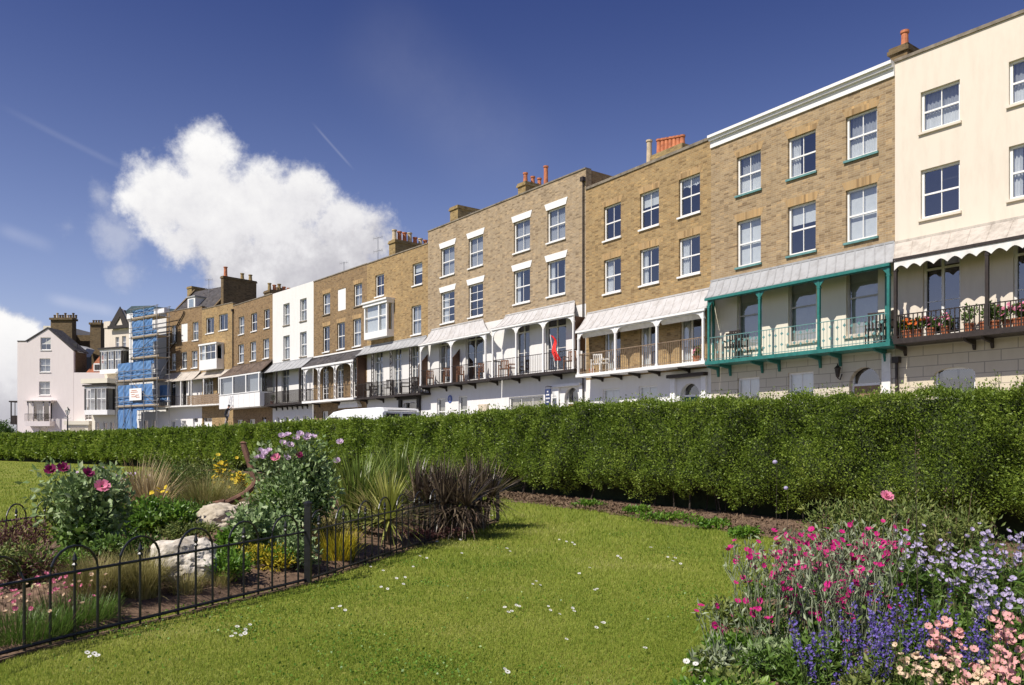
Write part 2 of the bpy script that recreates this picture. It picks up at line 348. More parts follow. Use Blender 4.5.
def french(h, x0, x1, z0, z1, rec=.1, cur=None, transom=True, fm='white_old', nz=3, dark=False):
    mb = MB(); y0, y1 = rec, rec+.07; fw = .075
    mb.box(x0, x0+fw, y0, y1, z0, z1); mb.box(x1-fw, x1, y0, y1, z0, z1); mb.box(x0+fw, x1-fw, y0, y1, z1-fw, z1); mb.box(x0+fw, x1-fw, y0, y1, z0, z0+.14)
    xm = (x0+x1)/2; mb.box(xm-.04, xm+.04, y0+.005, y1+.005, z0+.14, z1-fw)
    zt = z0+(z1-z0)*.77
    if transom: mb.box(x0+fw, x1-fw, y0+.01, y1+.01, zt-.035, zt+.035)
    for j in range(1, nz):
        z = z0+.14+(zt-z0-.14)*j/nz; mb.box(x0+fw, x1-fw, y0+.022, y1-.022, z-.013, z+.013)
    w = mb.build('french_window', M[fm], h.e)
    MB().poly([(x0+fw,y0+.035,z0+.1),(x1-fw,y0+.035,z0+.1),(x1-fw,y0+.035,z1-fw),(x0+fw,y0+.035,z1-fw)]).build('pane', M['glass'], w)
    yc = rec+.14
    if cur == 'drape': curtain_sheet(x0, x0+(x1-x0)*.35, z0, z1, yc, .03, .1).build('curtain', M['curtain'], w)
    if cur == 'grey': curtain_sheet(x0, x1, z0, z1, yc, .0, .1).build('roller_blind', M['blind'], w)
    if cur == 'half': curtain_sheet(x0, x1, z0+(z1-z0)*.6, z1, yc, .005, .1).build('roller_blind', M['curtain'], w)
    return w
def canopy(h, fl, fr, wl, wr, zw, ze, off, m='lead', seams=12, p=1.5, seamr=.022, endclose=True):
    K = 7; n = 2
    def P(t, v):
        x = (wl+(fl-wl)*v)+((wr+(fr-wr)*v)-(wl+(fl-wl)*v))*t
        z = zw+(ze-zw)*(1-(1-v)**p)
        return (x, -.003-off*v, z)
    mb = MB()
    for j in range(K):
        a, b = P(0, j/K), P(1, j/K); c, d = P(1, (j+1)/K), P(0, (j+1)/K)
        mb.prism([a, b, c, d], (0, 0, .03))
    cn = mb.build('canopy_roof', M[m], h.e)
    sm = MB()
    for i in range(seams+1):
        t = i/seams; t = min(max(t, .004), .996)
        sm.tube([(P(t, j/K)[0], P(t, j/K)[1], P(t, j/K)[2]+.035) for j in range(K+1)], seamr, 5)
    sm.build('roof_seams', M[m], cn)
    MB().box(wl+.01, wr-.01, -.05, -.002, zw-.0, zw+.07).build('flashing', M[m], cn)
    return cn
def slab(h, u0, u1, z0, z1, off, m):
    return MB().box(u0, u1, -off, -.004, z0, z1).build('balcony_floor', M[m], h.e)
def brackets(h, us, z, off, m, size=.4):
    for u in us:
        mb = MB(); y = -.004
        mb.prism([(u-.035,y,z-.002),(u-.035,y-off*.75,z-.002),(u-.035,y-off*.7,z-.08),(u-.035,y-.12,z-.15),(u-.035,y-.06,z-size),(u-.035,y,z-size)], (.07, 0, 0))
        mb.build('bracket', M[m], h.e)
def posts(h, us, z0, z1, off, m, w=.07, lattice=False):
    for u in us:
        mb = MB()
        if lattice:
            for s in (-1, 1):
                mb.box(u+s*.12-.02, u+s*.12+.02, -off+.02, -off+.07, z0, z1)
            z = z0; k = 0
            while z < z1-.2:
                s = 1 if k % 2 else -1
                mb.tube([(u-s*.11, -off+.045, z), (u+s*.11, -off+.045, z+.22)], .016, 4); z += .22; k += 1
        else:
            mb.box(u-w/2, u+w/2, -off+.03, -off+.03+w, z0, z1)
            mb.box(u-w*.8, u+w*.8, -off+.02, -off+.04+w*1.1, z0+.001, z0+.09); mb.box(u-w*.75, u+w*.75, -off+.022, -off+.036+w*1.1, z1-.3, z1-.26)
        mb.build('veranda_post', M[m], h.e)
def spandrel(h, u0, u1, z1, rise, off, m, band=.08, th=.03, flat=.55):
    """arched fretwork between two posts"""
    mb = MB(); K = 14; y = -off+.045
    for k in range(K):
        ta, tb = k/K, (k+1)/K
        def zz(t):
            s = abs(2*t-1); e = max(0, (s-flat)/(1-flat)); return z1-band-rise*(1-math.sqrt(max(0, 1-e*e)))
        xa, xb = u0+(u1-u0)*ta, u0+(u1-u0)*tb
        mb.prism([(xa,y,zz(ta)),(xb,y,zz(tb)),(xb,y,z1),(xa,y,z1)], (0, th, 0))
    return mb.build('arched_fret', M[m], h.e)
def railing(h, u0, u1, z0, off, m, hgt=.95, sp=.12, sides=True, r=.009, top=.022):
    mb = MB(); y = -off+.06
    mb.box(u0, u1, y-.02, y+.02, z0+hgt-.03, z0+hgt); mb.box(u0, u1, y-.012, y+.012, z0+.07, z0+.095)
    n = int((u1-u0)/sp)
    for i in range(n+1):
        x = u0+(u1-u0)*i/n; mb.box(x-r, x+r, y-r, y+r, z0, z0+hgt-.03)
    if sides:
        for x in (u0+.02, u1-.02):
            mb.box(x-.02, x+.02, y+.02, -.01, z0+hgt-.03, z0+hgt)
            k = int((off-.1)/sp)
            for j in range(1, k+1): mb.box(x-r, x+r, y+j*sp-r, y+j*sp+r, z0, z0+hgt-.03)
    return mb.build('railing', M[m], h.e)
def lattice_rail(h, u0, u1, z0, off, m, hgt=.95):
    """panels of thin uprights with two rows of little cast squares"""
    mb = MB(); y = -off+.06
    mb.box(u0, u1, y-.02, y+.02, z0+hgt-.025, z0+hgt); mb.box(u0, u1, y-.012, y+.012, z0+.05, z0+.07)
    n = int((u1-u0)/.13)
    for i in range(n+1):
        x = u0+(u1-u0)*i/n; mb.box(x-.005, x+.005, y-.005, y+.005, z0, z0+hgt-.025)
    i = 0
    while u0+.13+i*.26 < u1-.1:
        x = u0+.13+i*.26
        for zc in (.30, .72):
            zc += .05*(i % 2)
            c = z0+zc*hgt
            mb.prism([(x-.06,y-.006,c),(x,y-.006,c-.06),(x+.06,y-.006,c),(x,y-.006,c+.06)], (0, .012, 0))
        i += 1
    return mb.build('ornamental_railing', M[m], h.e)
def pot(parent, x, y, z, r, hgt, m):
    MB().lathe([(r*.85,0),(r,.04),(r*.82,.08),(r*.74,hgt*.5),(r*.7,hgt-.1),(r*.92,hgt-.08),(r*.92,hgt),(r*.6,hgt),(r*.55,hgt-.15)], x, y, z, 12).build('chimney_pot', M[m], parent)
def chimney(h, x0, x1, y0, y1, z0, z1, m, pots_=(), pm='terra', capm=None):
    mb = MB(); mb.box(x0, x1, y0, y1, z0, z1-.22); mb.box(x0-.07, x1+.07, y0-.07, y1+.07, z1-.219, z1-.10); mb.box(x0-.03, x1+.03, y0-.03, y1+.03, z1-.099, z1)
    c = mb.build('chimney_stack', M[m], h.e)
    for (fy, r, hg, mm) in pots_: pot(c, (x0+x1)/2, y0+(y1-y0)*fy, z1-.001, r, hg, mm)
    return c
def aerial(h, x, y, z0, z1, w=1.0, n=7, rz=.3):
    mb = MB(); mb.tube([(x, y, z0), (x, y, z1)], .022, 5)
    for zz in ((z1-.06,) if z1-z0 < 2 else (z1-.06, z1-1.0)):
        c, s = math.cos(rz), math.sin(rz)
        mb.tube([(x-w/2*c, y-w/2*s, zz), (x+w/2*c, y+w/2*s, zz)], .014, 4)
        for i in range(n):
            t = -w/2+w*i/(n-1); px_, py_ = x+t*c, y+t*s
            mb.tube([(px_, py_, zz-.14), (px_, py_, zz+.14)], .008, 4)
    mb.build('tv_aerial', M['steel'], h.e)
def downpipe(h, x, z0, z1, m='iron', r=.05):
    mb = MB(); mb.tube([(x, -.09, z0), (x, -.09, z1)], r, 8); mb.box(x-.11, x+.11, -.2, -.004, z1, z1+.2)
    mb.build('downpipe', M[m], h.e)
def cornice(h, z, m='coping', hh=.1, over=.06):
    return MB().box(0.006, h.w-.006, -over, .36, z, z+hh).build('coping', M[m], h.e)
def door(h, x0, x1, z0, z1, m, rec=.15, arch=None, fan=True):
    mb = MB(); zt = z0+2.05 if fan else z1
    mb.box(x0+.06, x1-.06, rec+.02, rec+.07, z0, zt); w = x1-x0
    for a, b in ((.14, .46), (.54, .86)):
        for c, d in ((.1, .42), (.5, .92)): mb.box(x0+w*a, x0+w*b, rec+.005, rec+.019, z0+(zt-z0)*c, z0+(zt-z0)*d)
    d = mb.build('front_door', M[m], h.e)
    f = MB(); f.box(x0, x0+.06, rec, rec+.09, z0, z1); f.box(x1-.06, x1, rec, rec+.09, z0, z1); f.box(x0+.06, x1-.06, rec, rec+.09, zt, zt+.08)
    f.build('door_frame', M['white'], d)
    if fan: MB().poly([(x0+.06,rec+.05,zt+.08),(x1-.06,rec+.05,zt+.08),(x1-.06,rec+.05,z1),(x0+.06,rec+.05,z1)]).build('fanlight', M['glass'], d)
    MB().lathe([(.02,0),(.035,.02),(.02,.04)], x0+w*.2, rec-.03, z0+1.0, 8).build('door_knob', M['terra2'], d)
    return d
# plan of the crescent: pixel column -> point, walking left from the right hand end
def pt(px, z): return ((px-512)/F*z, z)
seq = [(1085, None, None), (895, -87, None), (711, -31, None), (586, -35, None), (507, -95, None), (428, -95, None), (367, -155, None), (313.6, -155, None), (272.7, -190, None), (233, -198, None), (202, -400, None), (166.4, -570, None), (113, -620, None)]
zc = 25.8*(895+87)/(1085+87); pts = [pt(1085, zc)]; prev = 1085
for px, xv, _ in seq[1:]:
    zc = zc*(prev-xv)/(px-xv); pts.append(pt(px, zc)); prev = px
DEP = {px: pts[i][1] for i, (px, _, _) in enumerate(seq)}
def HH(i, name, label, **kw): return House(name, label, pts[i+1], pts[i], **kw)
OFF = .95
def cols(h, cs): return [(h.U(a), h.U(b)) for a, b in cs]
def zr(h, refs):
    t = sum(h.Z(x, a) for x, a, b in refs)/len(refs); b_ = sum(h.Z(x, b) for x, a, b in refs)/len(refs)
    return b_, t
chair_spots = []; pot_spots = []
# ---------------- H0 cream house at the right
h = H0 = HH(0, 'terraced_house', 'cream stucco house with scalloped canopy, cut off by the right edge of the photo')
top = h.Z(1024, 13.1)
c1 = cols(h, [(920.7, 959.8), (1008.8, 1052)]); zb1, zt1 = h.Z(959.8, 121), h.Z(959.8, 79); zb2, zt2 = h.Z(959.8, 211), h.Z(959.8, 160)
zcan = h.Z(1024, 218); zfl = h.Z(960, 332, OFF)
gops = [(h.U(934.4), h.U(975.3), .7, h.Z(975.3, 365.5)), (h.U(1040), h.U(1075), .7, h.Z(975.3, 365.5))]
fr = cols(h, [(922.7, 960.5), (1013, 1056)]); zft = zcan-.35
ops = [(a, b, zb1, zt1) for a, b in c1]+[(a, b, zb2, zt2) for a, b in c1]+[(a, b, zfl+.02, zft) for a, b in fr]
wall(h, 'stucco_wall', M['cream'], 0, h.w, zfl-.2, top, ops)
wall(h, 'rusticated_wall', M['cream_r'], 0, h.w, 0, zfl-.2, gops, arch=[(0, .22), (1, .22)])
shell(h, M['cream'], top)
for (a, b), cc in zip(c1, ['lace', 'lace']): window(h, a, b, zb1, zt1, cur=cc, sill='cream')
for (a, b), cc in zip(c1, [None, 'drapes']): window(h, a, b, zb2, zt2, cur=cc, sill='cream')
for a, b in fr: french(h, a, b, zfl+.02, zft, nz=2)
for a, b, c, d in gops: window(h, a, b, c, d, cur=None, nx=1, sill='white_old', sash=False)
cornice(h, top, 'coping', .1, .05)
fl_, frr = h.U(893.2, OFF), h.w
ze = h.Z(1024, 236, OFF)
canopy(h, fl_, frr, 0, h.w, zcan, ze, OFF, 'lead_dirty', 9, 1.0, .012)
v = MB(); y = -OFF-.0
v.box(fl_, frr, y-.03, y+.02, ze-.05, ze+.04)
v.build('gutter', M['iron'], h.e)
v = MB(); n = 0; x = fl_+.03; bay = .40
while x < frr-.05:
    K = 8
    for k in range(K):
        ta, tb = k/K, (k+1)/K; f_ = lambda t: ze-.20-.13*abs(2*t-1)**1.6
        v.prism([(x+bay*ta, y+.0, f_(ta)), (x+bay*tb, y+.0, f_(tb)), (x+bay*tb, y, ze-.051), (x+bay*ta, y, ze-.051)], (0, .025, 0))
    x += bay
v.build('scalloped_valance', M['white_old'], h.e)
slab(h, fl_, frr, zfl-.16, zfl, OFF, 'iron')
railing(h, fl_+.05, frr, zfl, OFF, 'iron', hgt=h.Z(960, 306.5, OFF)-zfl, sp=.135, r=.013)
posts(h, [h.U(893.5, OFF)+.03, h.U(986, OFF), h.U(1082, OFF)], zfl, ze-.05, OFF, 'iron', .09)
brackets(h, [h.U(p) for p in (906, 975, 993, 1060)], zfl-.16, OFF, 'iron', .3)
c = chimney(h, -.32, .25, .3, 1.2, top-.3, h.Z(905, 45, -.4), 'brick_dark', [(.45, .15, .62, 'terra')])
downpipe(h, .1, .2, 2.8)
for px in (901, 906, 912): pot_spots.append((h, h.U(px, OFF), zfl, 'orange'))
for px in (925, 940): pot_spots.append((h, h.U(px, OFF), zfl, 'mixed'))
for px in (964, 979, 990): pot_spots.append((h, h.U(px, OFF), zfl, 'green'))
for px in (1002, 1012, 1020): pot_spots.append((h, h.U(px, OFF), zfl, 'pink'))
# ---------------- H1 brick house with green veranda
h = H1 = HH(1, 'terraced_house', 'brick house with white cornice and a teal green iron veranda, beside the cream house')
top = h.Z(895, 61.5); zcor = h.Z(895, 76)
c1 = cols(h, [(736.8, 760.8), (787.9, 815.7), (845.8, 877.1)])
zb1, zt1 = zr(h, [(760.8, 149.4, 190), (815.7, 127.5, 169.5), (877.1, 107, 151)])
zb2, zt2 = zr(h, [(760.8, 216, 264), (815.7, 200, 248.5), (877.1, 180.7, 236)])
zcan = h.Z(894, 243); zfl = h.Z(797.5, 351.5, OFF); ze = h.Z(800, 280, OFF)
fr = cols(h, [(737, 762), (788, 816), (846, 878)]); zfb = zfl+.45; zft = zcan-.5
g = [(h.U(737.5), h.U(759.5), .9, h.Z(759, 376.5)), (h.U(788), h.U(813.5), .9, h.Z(813, 371)), (h.U(849), h.U(880), .1, h.Z(880, 366))]
zbb = zcan-.3
wall(h, 'brick_wall', M['brick_tan'], 0, h.w, zbb, zcor, [(a, b, zb1, zt1) for a, b in c1]+[(a, b, zb2, zt2) for a, b in c1])
wall(h, 'veranda_wall', M['cream_v'], 0, h.w, zfl-.2, zbb, [(a, b, zfb, zft) for a, b in fr])
wall(h, 'rusticated_wall', M['cream_rg'], 0, h.w, 0, zfl-.2, g, arch=[(2, (h.U(880)-h.U(849))/2)], rec=.2)
shell(h, M['brick_brown'], top-.05)
MB().box(0.006, h.w-.006, -.06, .36, zcor, zcor+(top-zcor)*.55).build('fascia', M['white'], h.e)
MB().box(0.006, h.w-.006, -.16, .36, zcor+(top-zcor)*.56, zcor+(top-zcor)*.78).box(0.006, h.w-.006, -.24, .36, zcor+(top-zcor)*.781, top).build('cornice', M['white'], h.e)
for (a, b), cc in zip(c1, ['lace', 'drape', 'lace']): window(h, a, b, zb1, zt1, cur=cc, sill='green_sill', lintel='brick')
for (a, b), cc in zip(c1, ['blind', 'half', 'blind']): window(h, a, b, zb2, zt2, cur=cc, sill='green_sill', lintel='brick')
for a, b in fr: window(h, a, b, zfb, zft, cur='grey', sill='beige', nx=1, fm='blind', split=.55)
for a, b, c, d in g[:2]: window(h, a, b, c, d, cur='half', nx=2, sill='white_old', rec=.08)
door(h, g[2][0], g[2][1], .1, g[2][3], 'doorwood', rec=.2)
fl_, frr = h.U(704.8, OFF), h.U(889.8, OFF)
canopy(h, fl_, frr+.2, 0, h.w, zcan, ze, OFF, 'lead', 22, 1.35)
MB().box(fl_, frr, -OFF-.03, -OFF+.05, ze-.1, ze-.001).build('veranda_beam', M['green'], h.e)
slab(h, fl_, frr, zfl-.13, zfl, OFF, 'green')
pu = [h.U(707.3, OFF)+.02, h.U(758.5, OFF), h.U(817.7, OFF), h.U(887.5, OFF)]
posts(h, pu, zfl, ze-.1, OFF, 'green', .09)
for a, b in zip(pu[:-1], pu[1:]): spandrel(h, a+.04, b-.04, ze-.1, .22, OFF, 'green', .03, .03, .8)
for x_ in (.12, h.w-.3): MB().box(x_, x_+.08, -.08, -.004, zfl, zcan-.3).build('wall_post', M['green'], h.e)
for i, (a, b) in enumerate(zip(pu[:-1], pu[1:])): lattice_rail(h, a+.05, b-.05, zfl, OFF, 'green_sill', .92)
brackets(h, [h.U(p) for p in (719, 731, 763, 780, 821, 841, 886)], zfl-.13, OFF, 'green', .42)
l = MB(); xx = h.U(842); zl = h.Z(842, 371); l.lathe([(.02,-.25),(.06,-.2),(.10,.05),(.12,.08),(.03,.18),(.015,.24)], xx, -.25, zl, 8).tube([(xx,-.25,zl-.25),(xx,-.1,zl-.3),(xx,0,zl-.1)], .02, 5)
l.build('wall_lantern', M['iron'], h.e)
MB().box(h.w-.42, h.w-.12, -.07, -.004, 0, zfl-.25).build('pilaster', M['white_old'], h.e)
chair_spots += [(h, h.U(723, OFF), zfl, .4, 'dark'), (h, h.U(731, OFF), zfl, -2.6, 'dark'), (h, h.U(868, OFF)-.05, zfl, .3, 'dark'), (h, h.U(879, OFF)-.05, zfl, -.5, 'dark')]
# ---------------- H2 brick house, white veranda
h = H2 = HH(2, 'terraced_house', 'golden brick house with plain white veranda, immediately left of the teal veranda house')
top = h.Z(711, 139.5)
c1 = cols(h, [(603.8, 620.8), (639.9, 658.9), (678.8, 700)])
zb1, zt1 = zr(h, [(620.8, 202, 236), (658.9, 187.4, 224), (700, 171.4, 211.5)])
zb2, zt2 = zr(h, [(620.8, 255.7, 290.5), (658.9, 244.7, 282), (700, 233.8, 272)])
zcan = h.Z(711, 289); zfl = h.Z(640, 367.5, OFF); ze = h.Z(640, 320, OFF)
fr = cols(h, [(603.8, 620.5), (640, 656.5), (680, 701)]); zft = zcan-.45
g = [(h.U(602.7), h.U(619.5), .9, h.Z(619, 388)), (h.U(638.8), h.U(657.4), .9, h.Z(657, 385)), (h.U(680), h.U(699.5), .1, h.Z(699, 382.5))]
wall(h, 'brick_wall', M['brick_gold'], 0, h.w, zfl-.2, top, [(a, b, zb1, zt1) for a, b in c1]+[(a, b, zb2, zt2) for a, b in c1]+[(a, b, zfl+.02, zft) for a, b in fr])
wall(h, 'stucco_wall', M['white_st'], 0, h.w, 0, zfl-.2, g, arch=[(2, (g[2][1]-g[2][0])/2)], rec=.22)
shell(h, M['brick_brown'], top); cornice(h, top, 'coping', .12, .05)
for (a, b), cc in zip(c1, ['net', 'half', 'top']): window(h, a, b, zb1, zt1, cur=(None if cc == 'net' else cc), lintel='brick')
for (a, b), cc in zip(c1, ['drape', 'drapes', 'drape']): window(h, a, b, zb2, zt2, cur=cc, lintel='brick')
for a, b in fr: french(h, a, b, zfl+.02, zft, nz=2, cur='drape')
for a, b, c, d in g[:2]: window(h, a, b, c, d, cur='blind', nx=2, sill='white', rec=.08)
door(h, g[2][0], g[2][1], .1, g[2][3], 'doorgreen', rec=.22)
MB().box(h.U(671), h.U(708), -.3, -.004, zfl-.5, zfl-.36).build('door_hood', M['iron'], h.e)
MB().box(h.U(672), h.U(676.5), -.12, -.004, 0, zfl-.501).box(h.U(703), h.U(707.5), -.12, -.004, 0, zfl-.501).build('door_pilasters', M['white'], h.e)
fl_, frr = h.U(575.5, OFF), h.U(704.6, OFF)
canopy(h, fl_, frr+.1, .12, h.w, zcan, ze, OFF, 'lead_pale', 16, 1.3)
slab(h, fl_, frr, zfl-.13, zfl, OFF, 'white')
pu = [h.U(577, OFF)+.03, h.U(614.3, OFF), h.U(655.7, OFF), h.U(702, OFF)]
posts(h, pu, zfl, ze-.08, OFF, 'white', .09)
MB().box(fl_, frr, -OFF-.02, -OFF+.05, ze-.08, ze-.001).build('veranda_beam', M['white'], h.e)
for a, b in zip(pu[:-1], pu[1:]):
    spandrel(h, a+.04, b-.04, ze-.08, .3, OFF, 'white', .05, .03, .6)
    MB().prism([(a+.08,-OFF+.12,ze-.12),(b-.08,-OFF+.12,ze-.12),(b-.08,-OFF+.3,ze-.32),(a+.08,-OFF+.3,ze-.32)], (0,.01,.012)).build('rolled_awning', M['white_old'], h.e)
railing(h, fl_+.05, frr-.05, zfl, OFF, 'wood', hgt=.95, sp=.12, r=.008)
brackets(h, [h.U(p) for p in (603, 622, 640, 660, 690)], zfl-.13, OFF, 'iron', .22)
pc = h.U(654, -1.2); zs = h.Z(660, 154, -1.5)
c = MB().box(h.U(655, -1.6), h.U(687, -1.6), 1.3, 1.9, top-.7, zs).build('chimney_stack', M['brick_stack'], h.e)
for i in range(7):
    x = h.U(659+i*3.9, -1.6); pot(c, x, 1.6, zs-.001, .15, h.Z(659+i*3.9, 139.5-i*.7, -1.6)-zs, 'terra')
c = MB().box(h.U(645, -1.6), h.U(653, -1.6), 1.3, 1.9, top-.7, zs-.25).build('chimney_stack', M['brick_stack'], h.e)
pot(c, h.U(649.3, -1.6), 1.6, zs-.251, .17, 1.15, 'terra2')
MB().tube([(h.U(642.5, -1), 1.0, top), (h.U(642.5, -1), 1.0, top+.55)], .02, 5).build('vent_pipe', M['steel'], h.e)
MB().prism([(.5,.6,top-.2),(1.6,.6,top-.2),(1.6,2.0,top+.45),(.5,2.0,top+.45)], (0,0,.06)).build('roof_slope', M['lead_pale'], h.e)
pot_spots.append((h, h.U(690, OFF), zfl, 'pink')); pot_spots.append((h, h.U(583, OFF), zfl, 'terra'))
chair_spots += [(h, h.U(589, OFF), zfl, .5, 'white'), (h, h.U(597, OFF), zfl, -.6, 'white')]
# ---------------- H3 brick house with red flag
def white_house(i, label, c_px, refs1, refs2, curs1, curs2, cxe, cxw, canref, zlref, postpx, seams):
    h = HH(i, 'terraced_house', label)
    return h
h = H3 = HH(3, 'terraced_house', 'pale brick house with a red flag hanging on its white veranda')
top = h.Z(585.7, 168.8)
c1 = cols(h, [(513.8, 530), (547.3, 565.3)])
zb1, zt1 = zr(h, [(530, 217.4, 249), (565.3, 204, 237.5)]); zb2, zt2 = zr(h, [(530, 268, 302.5), (565.3, 256.2, 291.5)])
OF3 = .8
zcan = h.Z(571.4, 302.5); zfl = h.Z(530, 373.5, OF3); ze = h.Z(530, 322, OF3)
fr = cols(h, [(516.5, 529.5), (546, 566)]); zft = zcan-.35
g = [(h.U(509), h.U(543.5), 1.0, h.Z(543, 395)), (h.U(564.5), h.U(578.5), .1, h.Z(578, 387))]
zbb = zcan-.2
wall(h, 'brick_wall', M['brick_pale'], 0, h.w, zbb, top, [(a, b, zb1, zt1) for a, b in c1]+[(a, b, zb2, zt2) for a, b in c1])
wall(h, 'stucco_wall', M['white_st'], 0, h.w, 0, zbb, [(a, b, zfl+.02, zft) for a, b in fr]+g, arch=[(3, (g[1][1]-g[1][0])/2)], rec=.16)
shell(h, M['brick_brown'], top); cornice(h, top, 'coping', .07, .04)
for (a, b), cc in zip(c1, ['net', 'net']): window(h, a, b, zb1, zt1, cur=cc, lintel='whitel')
for (a, b), cc in zip(c1, ['drapes', 'drapes']): window(h, a, b, zb2, zt2, cur=cc, lintel='whitel')
for a, b in fr: french(h, a, b, zfl+.02, zft, nz=2, cur=None, rec=.1)
a, b, c_, d = g[0]; window(h, a, b, c_, d, cur='beige', nx=3, sill='white', sash=False, rec=.08)
door(h, g[1][0], g[1][1], .1, g[1][3], 'dooryel', rec=.2)
MB().box(h.U(553), h.U(583), -.25, -.004, zfl-.75, zfl-.62).build('door_hood', M['white'], h.e)
MB().box(h.U(554), h.U(560), -.1, -.004, 0, zfl-.751).box(h.U(580.5), h.U(584), -.1, -.004, 0, zfl-.751).build('door_pilasters', M['white'], h.e)
fl_, frr = h.U(490.7, OF3), h.U(574, OF3)
canopy(h, fl_, frr, h.U(506), h.U(575), zcan, ze, OF3, 'lead_pale', 14, 1.7)
MB().box(fl_, frr, -OF3-.02, -OF3+.05, ze-.07, ze-.001).build('veranda_beam', M['white'], h.e)
slab(h, fl_, frr, zfl-.11, zfl, OF3, 'iron')
pu = [h.U(491.5, OF3)+.03, h.U(515.2, OF3), h.U(542.4, OF3), h.U(572.4, OF3)]
posts(h, pu, zfl, ze-.07, OF3, 'white', .085)
for a, b in zip(pu[:-1], pu[1:]): spandrel(h, a+.04, b-.04, ze-.07, .36, OF3, 'white', .05, .03, .45)
railing(h, fl_+.05, frr-.05, zfl, OF3, 'iron', hgt=.95, sp=.14, r=.006)
brackets(h, [h.U(p) for p in (498, 520, 540, 562)], zfl-.11, OF3, 'iron', .25)
MB().box(frr-.1, frr-.05, -OF3+.15, -.01, zfl+.9, ze-.1).build('side_screen', M['darkwood'], h.e)
downpipe(h, h.w-.12, .2, top-.6, r=.035)
chimney(h, h.U(518, -1.5), h.U(525.5, -1.5), 1.5, 4.2, top-.7, h.Z(518, 184, -1.5), 'brick_stack', [(.1,.16,.6,'terra'),(.3,.15,.5,'terra'),(.48,.15,.5,'terra'),(.66,.17,1.3,'terra'),(.85,.15,.45,'terra')])
u = h.U(553, OF3-.2)
fg = empty('flag', h.world(u, -OF3+.12, zfl+.5), h.ang(), label='red flag hanging from a slanted pole in the veranda railing', cat='flag')
MB().tube([(.25, 0, -.3), (-.1, -.02, 1.35)], .02, 6).build('pole', M['white_old'], fg)
mb = MB(); K = 10
for k in range(K):
    t0, t1 = k/K, (k+1)/K
    f_ = lambda t: (-.08+.30*t+.05*math.sin(t*9), .08*math.sin(t*7), 1.3-1.28*t)
    w_ = lambda t: .14+.24*math.sin(min(1, t*1.25)*math.pi*.62)
    a, b = f_(t0), f_(t1)
    for s in range(4):
        s0, s1 = s/4, (s+1)/4; wv = lambda s_, t: .05*math.sin(s_*9+t*5)
        mb.poly([(a[0]+w_(t0)*s0, a[1]+wv(s0,t0), a[2]), (b[0]+w_(t1)*s0, b[1]+wv(s0,t1), b[2]), (b[0]+w_(t1)*s1, b[1]+wv(s1,t1), b[2]-.03*s1), (a[0]+w_(t0)*s1, a[1]+wv(s1,t0), a[2]-.03*s1)])
mb.build('cloth', M['red'], fg)
# hanging sign
zt = h.Z(548, 386, .5)-.05
u = h.U(548, .5); sg = empty('hanging_sign', h.world(u, -.5, zt-.95), h.ang(), label='navy hanging sign with white lettering, left of the arched ochre door', cat='sign')
MB().box(-.21, .21, -.02, .02, 0, .85).build('board', M['navy'], sg)
MB().tube([(0, .5, .98), (0, -.05, .98)], .02, 5).tube([(-.18, 0, .86), (-.18, 0, .98), (.18, 0, .98), (.18, 0, .86)], .012, 4).build('bracket', M['iron'], sg)
mb = MB()
for zz, segs in ((.68, [(-.05, .0), (.02, .05)]), (.52, [(-.12, -.07), (-.05, .01), (.03, .12)]), (.34, [(-.15, -.09), (-.07, -.02), (.0, .06), (.08, .15)]), (.16, [(-.1, -.05), (-.03, .03), (.05, .09)])):
    for a, b in segs: mb.box(a, b, -.026, -.0205, zz, zz+.075)
mb.build('lettering', M['white'], sg)
chair_spots += [(h, h.U(499, OF3), zfl, .5, 'wood'), (h, h.U(508, OF3), zfl, -.5, 'wood')]
chair_spots += [(h, h.U(565, OF3), zfl, .2, 'wood')]
# ---------------- H4
h = H4 = HH(4, 'terraced_house', 'pale brick house with a round blue plaque below its white veranda')
top = h.Z(500, 203.2)
c1 = cols(h, [(441, 454.5), (468.6, 483)])
zb1, zt1 = zr(h, [(454.5, 244, 272.5), (483, 234.2, 265)]); zb2, zt2 = zr(h, [(454.5, 289, 320.5), (483, 282, 315.5)])
zcan = h.Z(481.5, 320); zfl = h.Z(455, 382, OF3); ze = h.Z(453, 338.5, OF3)
fr = cols(h, [(439, 450), (465.5, 483)]); zft = zcan-.3
g = [(h.U(437), h.U(445.2), .9, h.Z(445, 398)), (h.U(458.6), h.U(467.2), .9, h.Z(467, 395.6)), (h.U(480), h.U(489), .9, h.Z(489, 404))]
zbb = zcan-.2
wall(h, 'brick_wall', M['brick_pale'], 0, h.w, zbb, top, [(a, b, zb1, zt1) for a, b in c1]+[(a, b, zb2, zt2) for a, b in c1])
wall(h, 'stucco_wall', M['white_st'], 0, h.w, 0, zbb, [(a, b, zfl+.02, zft) for a, b in fr]+g[:2])
shell(h, M['brick_brown'], top); cornice(h, top, 'coping', .07, .04)
for (a, b), cc in zip(c1, ['net', 'net']): window(h, a, b, zb1, zt1, cur=cc, lintel='whitel')
for (a, b), cc in zip(c1, [None, None]): window(h, a, b, zb2, zt2, cur='drape' if a < 3 else None, lintel='whitel', nz=2)
for a, b in fr: french(h, a, b, zfl+.02, zft, nz=3, cur=None)
for a, b, c_, d in g[:2]: window(h, a, b, c_, d, cur='grey', nx=1, sill='white', rec=.1, split=.6)
a, b, c_, d = g[2]; MB().box(a, b, -.12, -.004, c_, d).build('meter_cabinet', M['beige'], h.e)
pq = h.U(450.2); zp = h.Z(450.2, 399); mb = MB()
mb.prism([(pq+.24*math.cos(k/20*2*math.pi), -.03, zp+.24*math.sin(k/20*2*math.pi)) for k in range(20)], (0, .026, 0)); pl_ = mb.build('blue_plaque', M['blueplaque'], h.e)
mb = MB()
